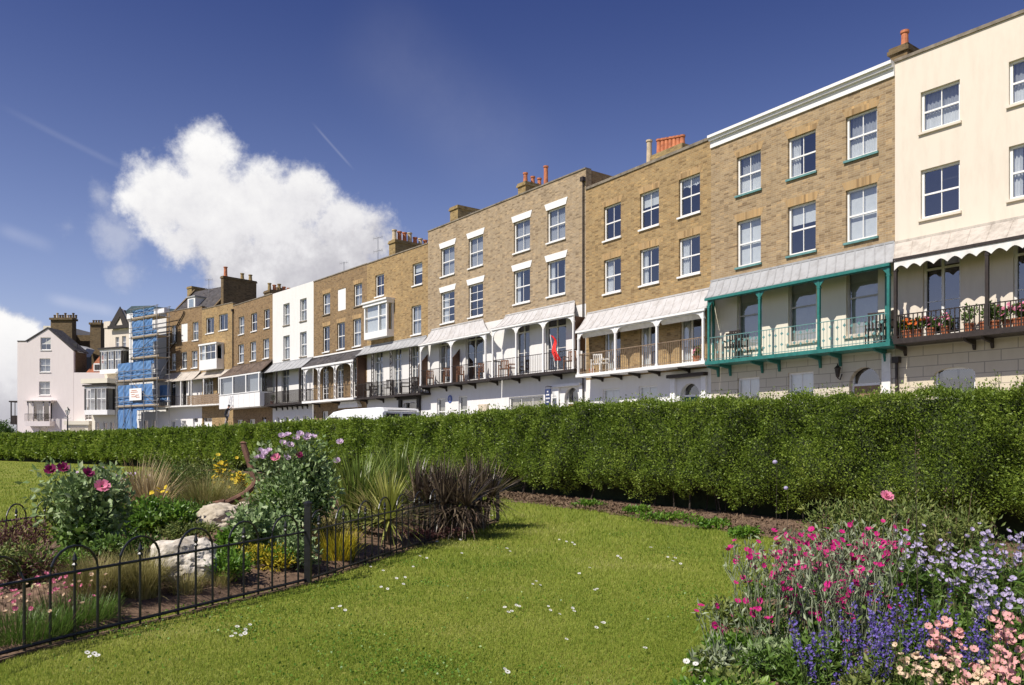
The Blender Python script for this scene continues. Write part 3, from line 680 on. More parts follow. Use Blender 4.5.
for zz, w_ in ((.1, .1), (.04, .16), (-.02, .17), (-.08, .14), (-.14, .08)): mb.box(pq-w_*.8, pq+w_*.8, -.034, -.0305, zp+zz, zp+zz+.02)
mb.build('lettering', M['white'], pl_)
fl_, frr = h.U(418.3, OF3), h.U(490, OF3)
canopy(h, fl_, frr, h.U(432), h.U(483), zcan, ze, OF3, 'lead_pale', 12, 1.7)
MB().box(fl_, frr, -OF3-.02, -OF3+.05, ze-.07, ze-.001).build('veranda_beam', M['white'], h.e)
slab(h, fl_, frr, zfl-.11, zfl, OF3, 'iron')
pu = [h.U(419.5, OF3)+.03, h.U(450.3, OF3), h.U(484.5, OF3)]
posts(h, pu, zfl, ze-.07, OF3, 'white', .09)
for a, b in zip(pu[:-1], pu[1:]): spandrel(h, a+.04, b-.04, ze-.07, .36, OF3, 'white', .05, .03, .55)
railing(h, fl_+.05, frr-.05, zfl, OF3, 'iron', hgt=.95, sp=.14, r=.006)
brackets(h, [h.U(p) for p in (430, 447, 462, 476)], zfl-.11, OF3, 'iron', .3)
for px0 in (427.5, 459.5):
    x = h.U(px0); MB().prism([(x,-.01,zfl),(x,-OF3+.12,zfl),(x,-OF3+.12,zfl+1.35),(x,-OF3*.45,zfl+1.65),(x,-.01,zfl+2.05)], (.05, 0, 0)).build('side_screen', M['darkwood'], h.e)
chimney(h, h.U(450, -1.5), h.U(457.8, -1.5), 1.5, 3.6, top-.7, h.Z(450, 208, -1.5), 'brick_stack', [])
aerial(h, h.U(467, -2), 2.4, top-.3, top+1.3, .5, 5)
chair_spots += [(h, h.U(425, OF3)+.1, zfl, .9, 'wood'), (h, h.U(455, OF3)+.1, zfl, .9, 'wood'), (h, h.U(478, OF3), zfl, .9, 'wood'), (h, h.U(443, OF3), zfl, .9, 'wood')]
# ---------------- H5 brick with white bay window
h = H5 = HH(5, 'terraced_house', 'brick house with a white box bay window and dark open balcony, behind the white van')
top = h.Z(427.6, 243.8)
w1 = [(h.U(375.4), h.U(384), *zr(h, [(383.8, 273, 295)])), (h.U(412.6), h.U(422.3), *zr(h, [(422.3, 261.4, 283.5)]))]
w2 = (h.U(411.5), h.U(421.2), *zr(h, [(421.2, 304.3, 333.5)]))
zcan = h.Z(420, 337.5); zfl = h.Z(385, 395.5, OF3); ze = h.Z(385, 351, OF3)
fr = cols(h, [(374.6, 382.6), (393.5, 401.3), (411, 418)]); zft = zcan-.45
bx0, bx1 = h.U(371), h.U(394); bz0, bz1 = h.Z(390, 337), h.Z(394, 303)
wall(h, 'brick_wall', M['brick_gold'], 0, h.w, zcan-.25, top, [*w1, w2, (bx0+.1, bx1-.1, bz0+.3, bz1-.1)])
g = [(h.U(403), h.U(418), .1, h.Z(418, 402))]
wall(h, 'stucco_wall', M['white_st'], 0, h.w, 0, zcan-.25, [(a, b, zfl+.02, zft) for a, b in fr]+g)
shell(h, M['brick_brown'], top); cornice(h, top, 'coping', .07, .04)
for w_, cc in zip(w1, [None, 'half']): window(h, *w_, cur=cc, nx=2 if cc is None else 1)
window(h, *w2, cur='net')
for a, b in fr: french(h, a, b, zfl+.02, zft, nz=3, cur='drape')
door(h, *g[0][:2], .1, g[0][3], 'beam', rec=.15)
MB().box(g[0][0]-.35, g[0][0]-.05, -.15, -.004, 0, g[0][3]+.2).box(g[0][1]+.05, g[0][1]+.35, -.15, -.004, 0, g[0][3]+.2).box(g[0][0]-.4, g[0][1]+.4, -.25, -.004, g[0][3]+.201, g[0][3]+.6).build('door_surround', M['beam'], h.e)
mb = MB(); mb.box(bx0, bx1, -.55, -.004, bz0, bz0+.45); mb.box(bx0-.08, bx1+.08, -.62, -.004, bz1-.001, bz1+.2); mb.box(bx0-.14, bx1+.14, -.7, -.004, bz1+.201, bz1+.32)
for x in (bx0, bx0+(bx1-bx0)*.62, bx1-.14): mb.box(x, x+.14, -.55, -.42, bz0+.45, bz1)
mb.box(bx0, bx0+.14, -.15, -.004, bz0+.45, bz1); mb.box(bx1-.14, bx1, -.15, -.004, bz0+.45, bz1)
zm = (bz0+.45+bz1)/2+.1; mb.box(bx0+.14, bx1-.14, -.5, -.44, zm-.03, zm+.03)
bw_ = mb.build('bay_window', M['white'], h.e)
MB().poly([(bx0+.14,-.46,bz0+.45),(bx1-.14,-.46,bz0+.45),(bx1-.14,-.46,bz1),(bx0+.14,-.46,bz1)]).poly([(bx1-.05,-.42,bz0+.45),(bx1-.05,-.15,bz0+.45),(bx1-.05,-.15,bz1),(bx1-.05,-.42,bz1)]).build('pane', M['glass'], bw_)
curtain_sheet(bx0+.14, bx1-.2, bz0+.45, bz1, -.36, .01, .2).build('curtain', M['curtain'], bw_)
fl_, frr = h.U(355.4, OF3), h.U(419.5, OF3)
canopy(h, fl_, frr, h.U(364), h.w-.1, zcan, ze, OF3, 'lead', 14, 1.5)
slab(h, fl_, frr+.1, zfl-.12, zfl, OF3, 'iron')
posts(h, [h.U(p, OF3) for p in (372, 390.5, 410)], zfl, ze-.03, OF3, 'iron', .05, lattice=True)
railing(h, fl_+.05, frr, zfl, OF3, 'iron', hgt=.95, sp=.13, r=.01)
MB().box(fl_+.02, fl_+.08, -OF3+.1, -.01, zfl, ze-.1).build('side_screen', M['darkwood'], h.e)
brackets(h, [h.U(p) for p in (367.5, 384, 402, 421)], zfl-.12, OF3, 'iron', .3)
chimney(h, h.U(387.8, -.8), h.U(394, -.8), .9, 3.9, top-.7, h.Z(388, 241, -.8), 'brick_stack', [(.06,.2,.75,'terra2'),(.2,.19,.7,'terra'),(.34,.19,.7,'terra'),(.48,.2,.75,'terra2'),(.63,.19,.5,'terra'),(.78,.19,.5,'terra2'),(.92,.19,.45,'terra')])
aerial(h, h.U(378, -1.2), 1.2, top-.3, h.Z(378, 237, -1.2), 1.0, 7, .2)
MB().prism([(h.U(394),1.4,top-.4),(h.w-.4,1.4,top-.4),(h.w-.4,3.4,top+.5),(h.U(398),3.4,top+.5)], (0,0,.06)).build('roof_slope', M['slate'], h.e)
chair_spots += [(h, h.U(p, OF3)+.1, zfl, r_, 'dark') for p, r_ in ((363.5, .6), (369, -.6), (384, .6), (400.5, -.5), (409, .5), (414, -.6))]
# ---------------- H6 brick, lattice posted veranda
h = H6 = HH(6, 'terraced_house', 'brick house with slate roofed veranda on white lattice posts')
top = h.Z(340, 273.2)
c1 = cols(h, [(323, 330), (337.7, 345.7), (354, 362)]); zb1, zt1 = zr(h, [(330, 292.5, 313), (345.7, 288, 309.5), (362, 281.8, 305)])
c2 = cols(h, [(323, 329.6), (337.2, 344.8), (353, 361)]); zb2, zt2 = zr(h, [(330, 325, 351.5), (345, 321.5, 348.5), (361, 318, 345)])
zcan = h.Z(361, 350.5); zfl = h.Z(327, 399.5, OFF); ze = h.Z(328, 363.5, OFF)
fr = cols(h, [(322, 328.6), (336.5, 343.5), (353, 359)]); zft = zcan-.5
g = [(h.U(322), h.U(328), .9, h.Z(328, 411)), (h.U(345), h.U(359), .1, h.Z(359, 408))]
wall(h, 'brick_wall', M['brick_brown'], 0, h.w, 0, top, [(a, b, zb1, zt1) for a, b in c1]+[(a, b, zb2, zt2) for a, b in c2]+[(a, b, zfl+.02, zft) for a, b in fr]+g)
shell(h, M['brick_brown'], top); cornice(h, top, 'coping', .07, .04)
for i, (a, b) in enumerate(c1):
    if i == 1: MB().box(a, b, .03, .08, zb1, zt1).build('blocked_window', M['white'], h.e)
    else: window(h, a, b, zb1, zt1, cur='net', sill='coping' if i != 1 else 'white', lintel='brick')
for a, b in c2: window(h, a, b, zb2, zt2, cur=None if a < 5 else 'net', lintel='brick')
for a, b in fr: french(h, a, b, zfl+.02, zft, nz=5, cur=None, fm='white')
window(h, *g[0], cur='half'); door(h, *g[1], 'dooryel')
MB().box(g[1][0]-.4, g[1][1]+.4, -.35, -.004, g[1][3]+.05, g[1][3]+.25).prism([(g[1][0]-.3,-.3,g[1][3]+.251),(g[1][1]+.3,-.3,g[1][3]+.251),(g[1][1]+.1,-.3,g[1][3]+.5),(g[1][0]-.1,-.3,g[1][3]+.5)],(0,.29,0)).build('door_hood', M['white'], h.e)
fl_, frr = h.U(301.8, OFF), h.U(353.3, OFF)
canopy(h, fl_, frr, 0, h.w-.2, zcan, ze, OFF, 'slate', 3, 1.2)
MB().box(fl_, frr, -OFF-.03, -OFF+.06, ze-.14, ze-.001).build('veranda_beam', M['white'], h.e)
MB().box(.2, h.w-.2, -.06, -.051, zcan+.06, zcan+.16).build('white_flashing', M['white'], h.e)
slab(h, fl_, frr, zfl-.15, zfl, OFF, 'white')
pu = [h.U(p, OFF) for p in (303.5, 318.5, 334.5, 351.5)]; pu[0] += .1
posts(h, pu, zfl, ze-.14, OFF, 'white', lattice=True)
for a, b in zip(pu[:-1], pu[1:]): spandrel(h, a+.12, b-.12, ze-.14, .45, OFF, 'white', .04, .03, .15)
railing(h, fl_+.05, frr-.05, zfl, OFF, 'iron', hgt=.95, sp=.14, r=.006)
aerial(h, h.U(344, -2), 2.0, top-.3, h.Z(344, 262, -2), .9, 6)
brackets(h, [h.U(p) for p in (308, 320, 340)], zfl-.15, OFF, 'iron', .3)
MB().prism([(1.5,1.2,top-.4),(2.9,1.2,top-.4),(2.2,1.2,top+.35)], (0,3,0)).build('roof_gable', M['slate'], h.e)
# ---------------- H7 white house
h = H7 = HH(7, 'terraced_house', 'white stucco house with black iron balcony, between two brown brick houses')
top = h.Z(293, 287.5)
c1 = cols(h, [(283.3, 289.6), (300, 306.6)]); zb1, zt1 = zr(h, [(289.6, 302.2, 324.5), (306.4, 298, 320)]); zb2, zt2 = zr(h, [(289.6, 335, 359), (306, 331, 356)])
zcan = h.Z(311, 358); zfl = h.Z(281, 403.3, OFF); ze = h.Z(281, 370.5, OFF)
fr = [(h.U(281.5), h.U(289), zfl+.02, zcan-.5), (h.U(300), h.U(307), zfl+.02, zcan-.5)]
g = [(h.U(p0), h.U(p1), .9, 2.4) for p0, p1 in ((276, 280), (284, 289), (295, 300), (303, 308))]
wall(h, 'stucco_wall', M['white_st'], 0, h.w, 0, top, [(a, b, zb1, zt1) for a, b in c1]+[(a, b, zb2, zt2) for a, b in c1]+fr+g)
shell(h, M['white_st'], top)
for z_ in ((zb1, zt1), (zb2, zt2)):
    for a, b in c1: window(h, a, b, *z_, cur='drape', sill='coping', rec=.14)
for f_ in fr: french(h, *f_, fm='white_old', cur=None)
for f_ in g: window(h, *f_, cur='half')
fl_, frr = h.U(261, OFF), h.U(301.5, OFF)
canopy(h, fl_, frr, 0, h.w-.1, zcan, ze, OFF, 'lead', 8, 1.1)
slab(h, fl_, frr, zfl-.15, zfl, OFF, 'iron')
posts(h, [h.U(p, OFF) for p in (263, 275.5, 298.8)], zfl, ze-.03, OFF, 'iron', .12)
railing(h, fl_+.05, frr-.05, zfl, OFF, 'iron', hgt=1.0, sp=.11, r=.014)
brackets(h, [h.U(p) for p in (277, 283, 288, 293, 298, 303, 308)], zfl-.15, OFF, 'iron', .35)
MB().prism([(2.6,1.5,top-.4),(4.6,1.5,top-.4),(3.6,1.5,top+.5)], (0,4,0)).build('roof_gable', M['slate'], h.e)
pot_spots.append((h, h.U(268, OFF), zfl, 'green'))
# ---------------- H8 brown brick with glazed white veranda
h = H8 = HH(8, 'terraced_house', 'brown brick house with an enclosed glazed white veranda and a ladder against it')
top = h.Z(253, 300)
c1 = cols(h, [(238.8, 244.2), (251.2, 257), (264.2, 269.6)]); zb1, zt1 = zr(h, [(244, 315.3, 333.5), (256.8, 312, 330.5), (269.5, 309.3, 327.5)])
c2 = cols(h, [(238.3, 243.8), (250.3, 256), (263, 269)]); zb2, zt2 = zr(h, [(243.6, 344.4, 362.5), (256, 341, 360), (269, 337.2, 357.7)])
zcan = h.Z(271, 360.5); zfl = h.Z(240, 405.5, 1.3); ze = h.Z(240, 374.5, 1.3); O8 = 1.3
g = [(h.U(p0), h.U(p1), .7, 2.3) for p0, p1 in ((237, 242.5), (249, 255))]+[(h.U(262), h.U(266), .1, 2.4)]
wall(h, 'brick_wall', M['brick_far'], 0, h.w, 0, top, [(a, b, zb1, zt1) for a, b in c1]+[(a, b, zb2, zt2) for a, b in c2]+g)
shell(h, M['brick_brown'], top); cornice(h, top, 'coping', .07, .04)
for a, b in c1: window(h, a, b, zb1, zt1, cur=None if a > 3 else 'net')
for a, b in c2: window(h, a, b, zb2, zt2, cur='net')
for f_ in g[:2]: window(h, *f_, cur='net')
door(h, *g[2], 'white')
downpipe(h, .15, 4.0, top-.5)
fl_, frr = h.U(219.3, O8), h.U(260, O8)
canopy(h, fl_-.1, frr+.1, h.U(233.8), h.w, zcan, ze, O8, 'slate_br', 3, 1.05)
zs = h.Z(240, 393.5, O8)
mb = MB(); mb.box(fl_, frr, -O8, -O8+.08, zfl-.1, zs); mb.box(fl_, frr, -O8-.05, -O8+.1, zs+.001, zs+.07); mb.box(fl_, frr, -O8, -O8+.1, ze-.12, ze-.01); mb.box(frr-.08, frr, -O8+.081, -.01, zfl-.1, zs)
mb.box(fl_, frr, -O8, -.004, zfl-.18, zfl-.101)
for k in range(9):
    x = fl_+(frr-fl_)*k/8; mb.box(x-.03 if k else x, x+.03 if k < 8 else x, -O8-.02, -O8-.001, zfl-.1, zs)
for px in (220.3, 232.7, 245.8, 258.8):
    x = h.U(px, O8); mb.box(x-.09, x+.09, -O8-.01, -O8+.12, zs+.07, ze-.12)
gv = mb.build('glazed_veranda', M['white'], h.e)
MB().poly([(fl_,-O8+.06,zs+.07),(frr,-O8+.06,zs+.07),(frr,-O8+.06,ze-.12),(fl_,-O8+.06,ze-.12)]).poly([(frr-.05,-O8+.12,zs+.07),(frr-.05,-.02,zs+.07),(frr-.05,-.02,ze-.12),(frr-.05,-O8+.12,ze-.12)]).build('pane', M['glass'], gv)
curtain_sheet(fl_+.2, h.U(231, O8), zs, ze-.1, -O8+.3, .02, .2).build('net_curtain', M['net'], gv); curtain_sheet(h.U(247, O8), frr-.2, zs, ze-.1, -O8+.3, .02, .2).build('net_curtain', M['net'], gv)
chimney(h, h.U(262, -2), h.U(268, -2), 2.2, 4.6, top-.7, h.Z(262, 292, -2.2), 'brick_dark', [(.1,.2,.7,'brick_stack'),(.3,.2,.6,'terra'),(.5,.2,.75,'brick_stack'),(.7,.2,.55,'terra'),(.9,.2,.5,'terra')])
# ---------------- H9 tan brick with bay
h = H9 = HH(9, 'terraced_house', 'narrow tan brick house with a white bay window and slatted timber balcony')
top = h.Z(218, 306)
w1 = [(h.U(206), h.U(214), *zr(h, [(214, 316.6, 332.5)])), (h.U(219), h.U(227.8), *zr(h, [(227.8, 313, 329.3)]))]
bx0, bx1 = h.U(206.5), h.U(224); bz0, bz1 = h.Z(215, 370), h.Z(215, 344)
zfl = h.Z(203, 404.5, OFF); zcan = h.Z(224, 370.5); ze = h.Z(205, 378.3, OFF)
g = [(h.U(203), h.U(212), .1, 2.6)]
vo = [(h.U(203), h.U(213), zfl+.02, zcan-.6), (h.U(217), h.U(228), zfl+.02, zcan-.6)]
wall(h, 'brick_wall', M['brick_gold'], 0, h.w, 0, top, [*w1, (bx0+.15, bx1-.15, bz0+.9, bz1-.2), *g, *vo])
shell(h, M['brick_brown'], top); cornice(h, top, 'coping', .07, .04)
for w_ in w1: window(h, *w_, cur=None, nx=2, sash=False)
for w_ in vo: french(h, *w_, fm='white_old')
zb_ = bz0+(bz1-bz0)*.38
mb = MB(); mb.box(bx0, bx1, -.75, -.004, bz0, zb_); mb.box(bx0-.07, bx1+.07, -.82, -.004, bz1-.15, bz1)
for t in (0, .33, .93): mb.box(bx0+(bx1-bx0)*t, bx0+(bx1-bx0)*t+.14, -.75, -.62, zb_, bz1-.151)
mb.box(bx1-.13, bx1, -.2, -.004, zb_, bz1-.151); mb.box(bx0, bx0+.13, -.2, -.004, zb_, bz1-.151)
zm = (zb_+bz1-.15)/2; mb.box(bx0+.14, bx1-.14, -.7, -.64, zm-.03, zm+.03); xm = bx0+(bx1-bx0)*.65; mb.box(xm-.03, xm+.03, -.7, -.65, zb_, bz1-.151)
bw_ = mb.build('bay_window', M['white'], h.e)
MB().poly([(bx0+.14,-.66,zb_),(bx1-.05,-.66,zb_),(bx1-.05,-.66,bz1-.15),(bx0+.14,-.66,bz1-.15)]).build('pane', M['glass'], bw_)
curtain_sheet(bx0+.1, bx0+(bx1-bx0)*.3, zb_, bz1-.15, -.5, .03, .15).build('curtain', M['curtain'], bw_)
fl_, frr = h.U(187, OFF), h.U(219, OFF)
canopy(h, fl_, frr, .2, h.w-.2, zcan, ze, OFF, 'lead_dirty', 3, 1.6)
zs = h.Z(203, 394.5, OFF)
slab(h, fl_, frr, zfl-.12, zfl, OFF, 'white_old')
mb = MB(); n = 5
for k in range(n):
    z = zfl+.02+(zs-zfl-.02)*k/n; mb.box(fl_, frr, -OFF, -OFF+.03, z, z+(zs-zfl)/n*.86)
for k in range(12):
    x = fl_+(frr-fl_-.06)*k/11; mb.box(x, x+.05, -OFF+.031, -OFF+.07, zfl, zs)
mb.build('slatted_balustrade', M['wood'], h.e)
posts(h, [h.U(p, OFF) for p in (188.3, 203, 218.3)], zfl, ze-.02, OFF, 'white_old', .14)
door(h, *g[0], 'white')
# ---------------- H10 brick, roof with dormer
h = H10 = HH(10, 'terraced_house', 'brown brick house with a dormer in its steep slate roof, next to the scaffolding')
top = h.Z(184, 309.5)
c1 = cols(h, [(171.7, 176.2), (181.3, 187.5), (192.7, 198.4)]); zb1, zt1 = zr(h, [(176, 326.4, 343.8), (187.5, 322.5, 341), (198.4, 320.5, 339.3)])
c2 = cols(h, [(171.2, 176), (181.3, 186.8), (191.7, 197.4)]); zb2, zt2 = zr(h, [(176, 353.8, 370.3), (186.8, 351.7, 368.8), (197.4, 349.3, 366.5)])
zcan = h.Z(198, 371.5); zfl = h.Z(172, 405.8, OFF); ze = h.Z(172, 381.6, OFF)
fr = cols(h, [(170.5, 175.5), (182.5, 186.3)])
g = [(h.U(p0), h.U(p1), .8, 2.4) for p0, p1 in ((171, 175), (182, 186))]+[(h.U(193), h.U(198), .1, 2.6)]
wall(h, 'brick_wall', M['brick_far'], 0, h.w, zcan-.3, top, [(a, b, zb1, zt1) for a, b in c1]+[(a, b, zb2, zt2) for a, b in c2])
wall(h, 'stucco_wall', M['white_st'], 0, h.w, 0, zcan-.3, [(a, b, zfl+.02, zcan-.6) for a, b in fr]+g)
shell(h, M['brick_dark'], top); cornice(h, top, 'coping', .07, .04)
for i, (a, b) in enumerate(c1):
    if i == 1: MB().box(a, b, .03, .08, zb1, zt1).build('blocked_window', M['white'], h.e)
    else: window(h, a, b, zb1, zt1, cur='net')
for a, b in c2: window(h, a, b, zb2, zt2, cur='net')
for a, b in fr: french(h, a, b, zfl+.02, zcan-.6, fm='beam')
for f_ in g[:2]: window(h, *f_, cur='drape')
door(h, *g[2], 'white')
fl_, frr = h.U(157, OFF), h.U(192, OFF)
canopy(h, fl_, frr, .1, h.w-.2, zcan, ze, OFF, 'lead_dirty', 4, 1.2)
slab(h, fl_, frr, zfl-.14, zfl, OFF, 'white_old')
posts(h, [h.U(p, OFF)+.05 for p in (157.5, 167, 180, 190.5)], zfl, ze-.02, OFF, 'white_old', .12)
railing(h, fl_+.05, frr-.05, zfl, OFF, 'iron', sp=.2, r=.008)
MB().tube([(h.U(185),-.1,top-.2),(h.U(184),-.1,top-.5),(h.U(177.5),-.1,h.Z(177,326)),(h.U(177),-.1,h.Z(177,342)),(h.U(168),-.1,h.Z(168,352)),(h.U(168),-.1,3.5)], .06, 6).build('downpipe', M['iron'], h.e)
# steep slate roof, dormer, party stacks
r0, r1 = h.U(176, -1), h.w+.9; zt = h.Z(196, 291, -3)
mb = MB(); mb.prism([(r0,.4,top-.3),(r0,3.2,zt),(r0,6,top-.3)], (r1-r0, 0, 0)); mb.build('pitched_roof', M['slate'], h.e)
mb = MB(); mb.prism([(r1+.01,.35,top-.3),(r1+.01,3.2,zt+.25),(r1+.01,6,top-.3)], (.3, 0, 0)); mb.prism([(r0-.31,.35,top-.3),(r0-.31,3.2,zt+.25),(r0-.31,6,top-.3)], (.3, 0, 0)); mb.build('gable_wall', M['brick_dark'], h.e)
d0, d1 = h.U(188.5, -.9), h.U(196, -.9); dz0, dz1 = top+.1, h.Z(192, 297.5, -.9)
dm = MB().box(d0, d1, .8, 3.0, dz0-.3, dz1).build('dormer', M['white'], h.e)
MB().box(d0-.1, d1+.1, .7, 3.0, dz1+.001, dz1+.12).build('dormer_roof', M['lead'], dm)
MB().box(d0+.25, d1-.25, .77, .799, dz0+.25, dz1-.2).build('pane', M['glass'], dm)
chimney(h, h.U(185.5, -3.2), h.U(190, -3.2), 3.4, 7.0, top-.5, h.Z(186, 286.5, -3.2), 'brick_stack', [])
aerial(h, h.U(208, -2.5), 2.6, top, h.Z(208, 279, -2.5), .9, 6)
h = H9
chimney(h, h.U(219, -1.0), h.U(221.5, -1.0), 1.2, 4.8, h.Z(218, 306)-.6, h.Z(219, 276, -1.0), 'brick_dark', [(.1,.22,.95,'terra'),(.6,.22,.6,'brick_stack'),(.85,.22,.6,'brick_stack')])
MB().prism([(h.w-.5,4.81,h.Z(218,306)-.6),(h.w-.5,4.81,h.Z(218,306)+2.2),(h.w-.5,9,h.Z(218,306)+1.9),(h.w-.5,9,h.Z(218,306)-.6)], (.4,0,0)).build('party_wall', M['brick_dark'], h.e)
# ------------------------------------------------------------------ scaffolded and timbered houses
h = HS = HH(11, 'terraced_house', 'house wrapped in scaffolding and blue netting, with a white parapet and rooftop tarpaulin')
top = h.Z(150, 316)
g = [(h.U(a), h.U(b), c_, d) for a, b, c_, d in ((152, 157, .8, 2.6), (128, 136, .8, 2.6), (143, 148, .1, 2.6), (131, 138, 3.8, 5.8), (146, 153, 3.8, 5.8), (133, 139, 6.8, 8.6), (147, 153, 6.8, 8.6), (133, 139, 9.6, 11.2), (147, 153, 9.6, 11.2))]
wall(h, 'stucco_wall', M['white_st'], h.U(129), h.w, 0, top, g)
shell(h, M['brick_dark'], top, u0=h.U(129))
for f_ in g: window(h, *f_, cur='net')
MB().box(h.U(129), h.w-.006, -.25, .36, top, top+.55).build('parapet', M['white'], h.e)
sf = empty('scaffolding', (h.pl.x, h.pl.y, PAVE), h.ang(), label='tube scaffolding with blue netting and a white notice, in front of the white-parapet house', cat='scaffolding')
ya, yb = -1.0, -2.3
xa, xb = h.U(117, 2.3), h.U(157, 2.3); xm = h.U(131, 2.3)
lev = [h.Z(140, y_, 2.3) for y_ in (406, 380, 358, 337, 318)]
cs = [xa, (xa+xm)/2, xm, (xm+xb)/2, xb]
for i, x in enumerate(cs):
    zt = lev[1]+1.2 if i < 2 else lev[4]+1.1
    for y in (ya, yb): MB().tube([(x, y, 0), (x, y, zt)], .04, 6).build('standard_tube', M['steel'], sf)
for k, z in enumerate(lev):
    x0 = xa if k < 2 else xm
    for y in (ya, yb):
        mb = MB()
        for dz in (0, .5, 1.0): mb.tube([(x0-.3, y-.03, z+dz), (xb+.3, y-.03, z+dz)], .035, 5)
        mb.build('ledger_tube', M['steel'], sf)
    MB().box(x0-.2, xb+.2, yb+.1, ya-.1, z-.09, z-.045).box(x0-.2, xb+.2, yb+.05, yb+.09, z-.044, z+.15).build('board_deck', M['plank'], sf)
for i in range(2):
    z0, z1 = lev[0], lev[1]; mb = MB()
    mb.tube([(xa, yb-.08, .2+i*0), (xm, yb-.08, z0)], .03, 5).tube([(xb, yb-.08, z0), (xm, yb-.08, z1)], .03, 5).tube([(xm, yb-.08, lev[2]), (xb, yb-.08, lev[3])], .03, 5).tube([(xb+.05, yb, z1), (xb+.05, ya, lev[2])], .03, 5)
    if i == 0: mb.build('diagonal_brace', M['steel'], sf)
def netting(x0, x1, z0, z1, y):
    mb = MB(); n = 14; m_ = 6
    P_ = lambda i, j: (x0+(x1-x0)*i/n, y+.07*math.sin(i*2.1+j)*math.cos(j*1.3+i*.7), z0+(z1-z0)*j/m_)
    for i in range(n):
        for j in range(m_): mb.poly([P_(i,j), P_(i+1,j), P_(i+1,j+1), P_(i,j+1)])
    mb.build('blue_netting', M['sheet'], sf)
netting(xa, xb-1.2, lev[1]-.1, lev[1]+1.9, yb+.12); netting(xa, xb-1.0, lev[0], lev[1]-.4, yb+.12)
netting(xa, h.U(136, 2.3), .3, lev[0]-.3, yb+.12); netting(xm, xb-1.0, lev[3]+.1, lev[4]-.2, yb+.12); netting(xm, xb-.9, lev[3]+2.0, lev[4]+.9, yb+.2)
netting(xa, xb-.9, lev[0]-.4, lev[0]+.9, yb+.16); netting(xm+.1, xb-.9, lev[2]-.2, lev[2]+1.6, yb+.15); netting(xm+.1, xb-.2, lev[3]-.6, lev[3]+.6, yb+.17); netting(xm+.1, xb-.9, lev[1]+1.6, lev[2]-.2, yb+.2); netting(h.U(147,2.3), xb, lev[0]+.4, lev[1]-.5, ya+.1); netting(xm+1.2, xb-1, lev[2]+.2, lev[2]+1.4, yb+.12)
u0, u1 = h.U(129.7, 2.4), h.U(141.8, 2.4); z0, z1 = h.Z(136, 400.3, 2.4), h.Z(136, 388.4, 2.4)
nb = MB().box(u0, u1, yb-.14, yb-.1, z0, z1).build('notice_board', M['white'], sf)
mb = MB(); W = u1-u0; Hh = z1-z0
for (a, b, zz) in ((.18,.62,.80),(.12,.7,.66),(.18,.45,.46),(.5,.8,.40),(.18,.6,.28),(.55,.85,.22)): mb.box(u0+W*a, u0+W*b, yb-.147, yb-.1405, z0+Hh*zz, z0+Hh*(zz+.06))
mb.build('faded_print', M['terra'], nb)
mb = MB(); t0, t1 = h.U(128, -1), h.U(161, -1)
mb.prism([(t0,.5,top+.55),(t0+.6,.5,top+1.2),(t0+1.6,.5,top+1.55),(t1-1.2,.5,top+1.25),(t1-.1,.5,top+.8),(t1,.5,top+.55)], (0,3,0)); mb.build('roof_tarpaulin', M['tarp'], h.e)
# timbered house left of it
zT = 88.0
def frontal(name, label, x0, x1, z, z1=None, cat='house', pave=PAVE):
    return House(name, label, pt(x0, z), pt(x1, z1 if z1 else z), cat=cat, pave=pave)
h = HT = frontal('timbered_house', 'tall narrow cream house with black timber gable and bay windows, left of the scaffolding', 104.5, 130, 88.5, 86.8)
top = h.Z(118, 326)
sp = [(h.U(115.5), h.U(119), h.Z(117, 348), h.Z(117, 337)), (h.U(122), h.U(126), h.Z(124, 348), h.Z(124, 336))]
wall(h, 'stucco_wall', M['cream'], 0, h.w, 0, top, sp); shell(h, M['brick_dark'], top, depth=8)
for s_ in sp: window(h, *s_, cur='net', fm='white')
zg = h.Z(122, 309); ax = h.U(123)
mb = MB(); mb.prism([(h.U(112),-.3,top),(h.U(131),-.3,top),(ax,-.3,zg)], (0,.32,0)); mb.build('gable', M['cream'], h.e)
mb = MB()
for a, b in (((h.U(111)), ax), ((h.U(132)), ax)):
    mb.prism([(a,-.4,top-.2),(a+(.9 if a < ax else -.9),-.4,top-.2),(b,-.4,zg-.9),(b,-.4,zg+.2)], (0,.09,0))
mb.box(h.U(111), h.U(132), -.45, -.31, top-.35, top-.001); mb.build('black_bargeboards', M['beam'], h.e)
MB().box(0, h.U(111), -.1, .3, top-.1, top+.6).build('side_parapet', M['cream'], h.e)
MB().prism([(h.U(112),.05,top),(h.U(131),.05,top),(ax,.05,zg-.1)], (0,5,0)).build('gable_roof', M['slate'], h.e)
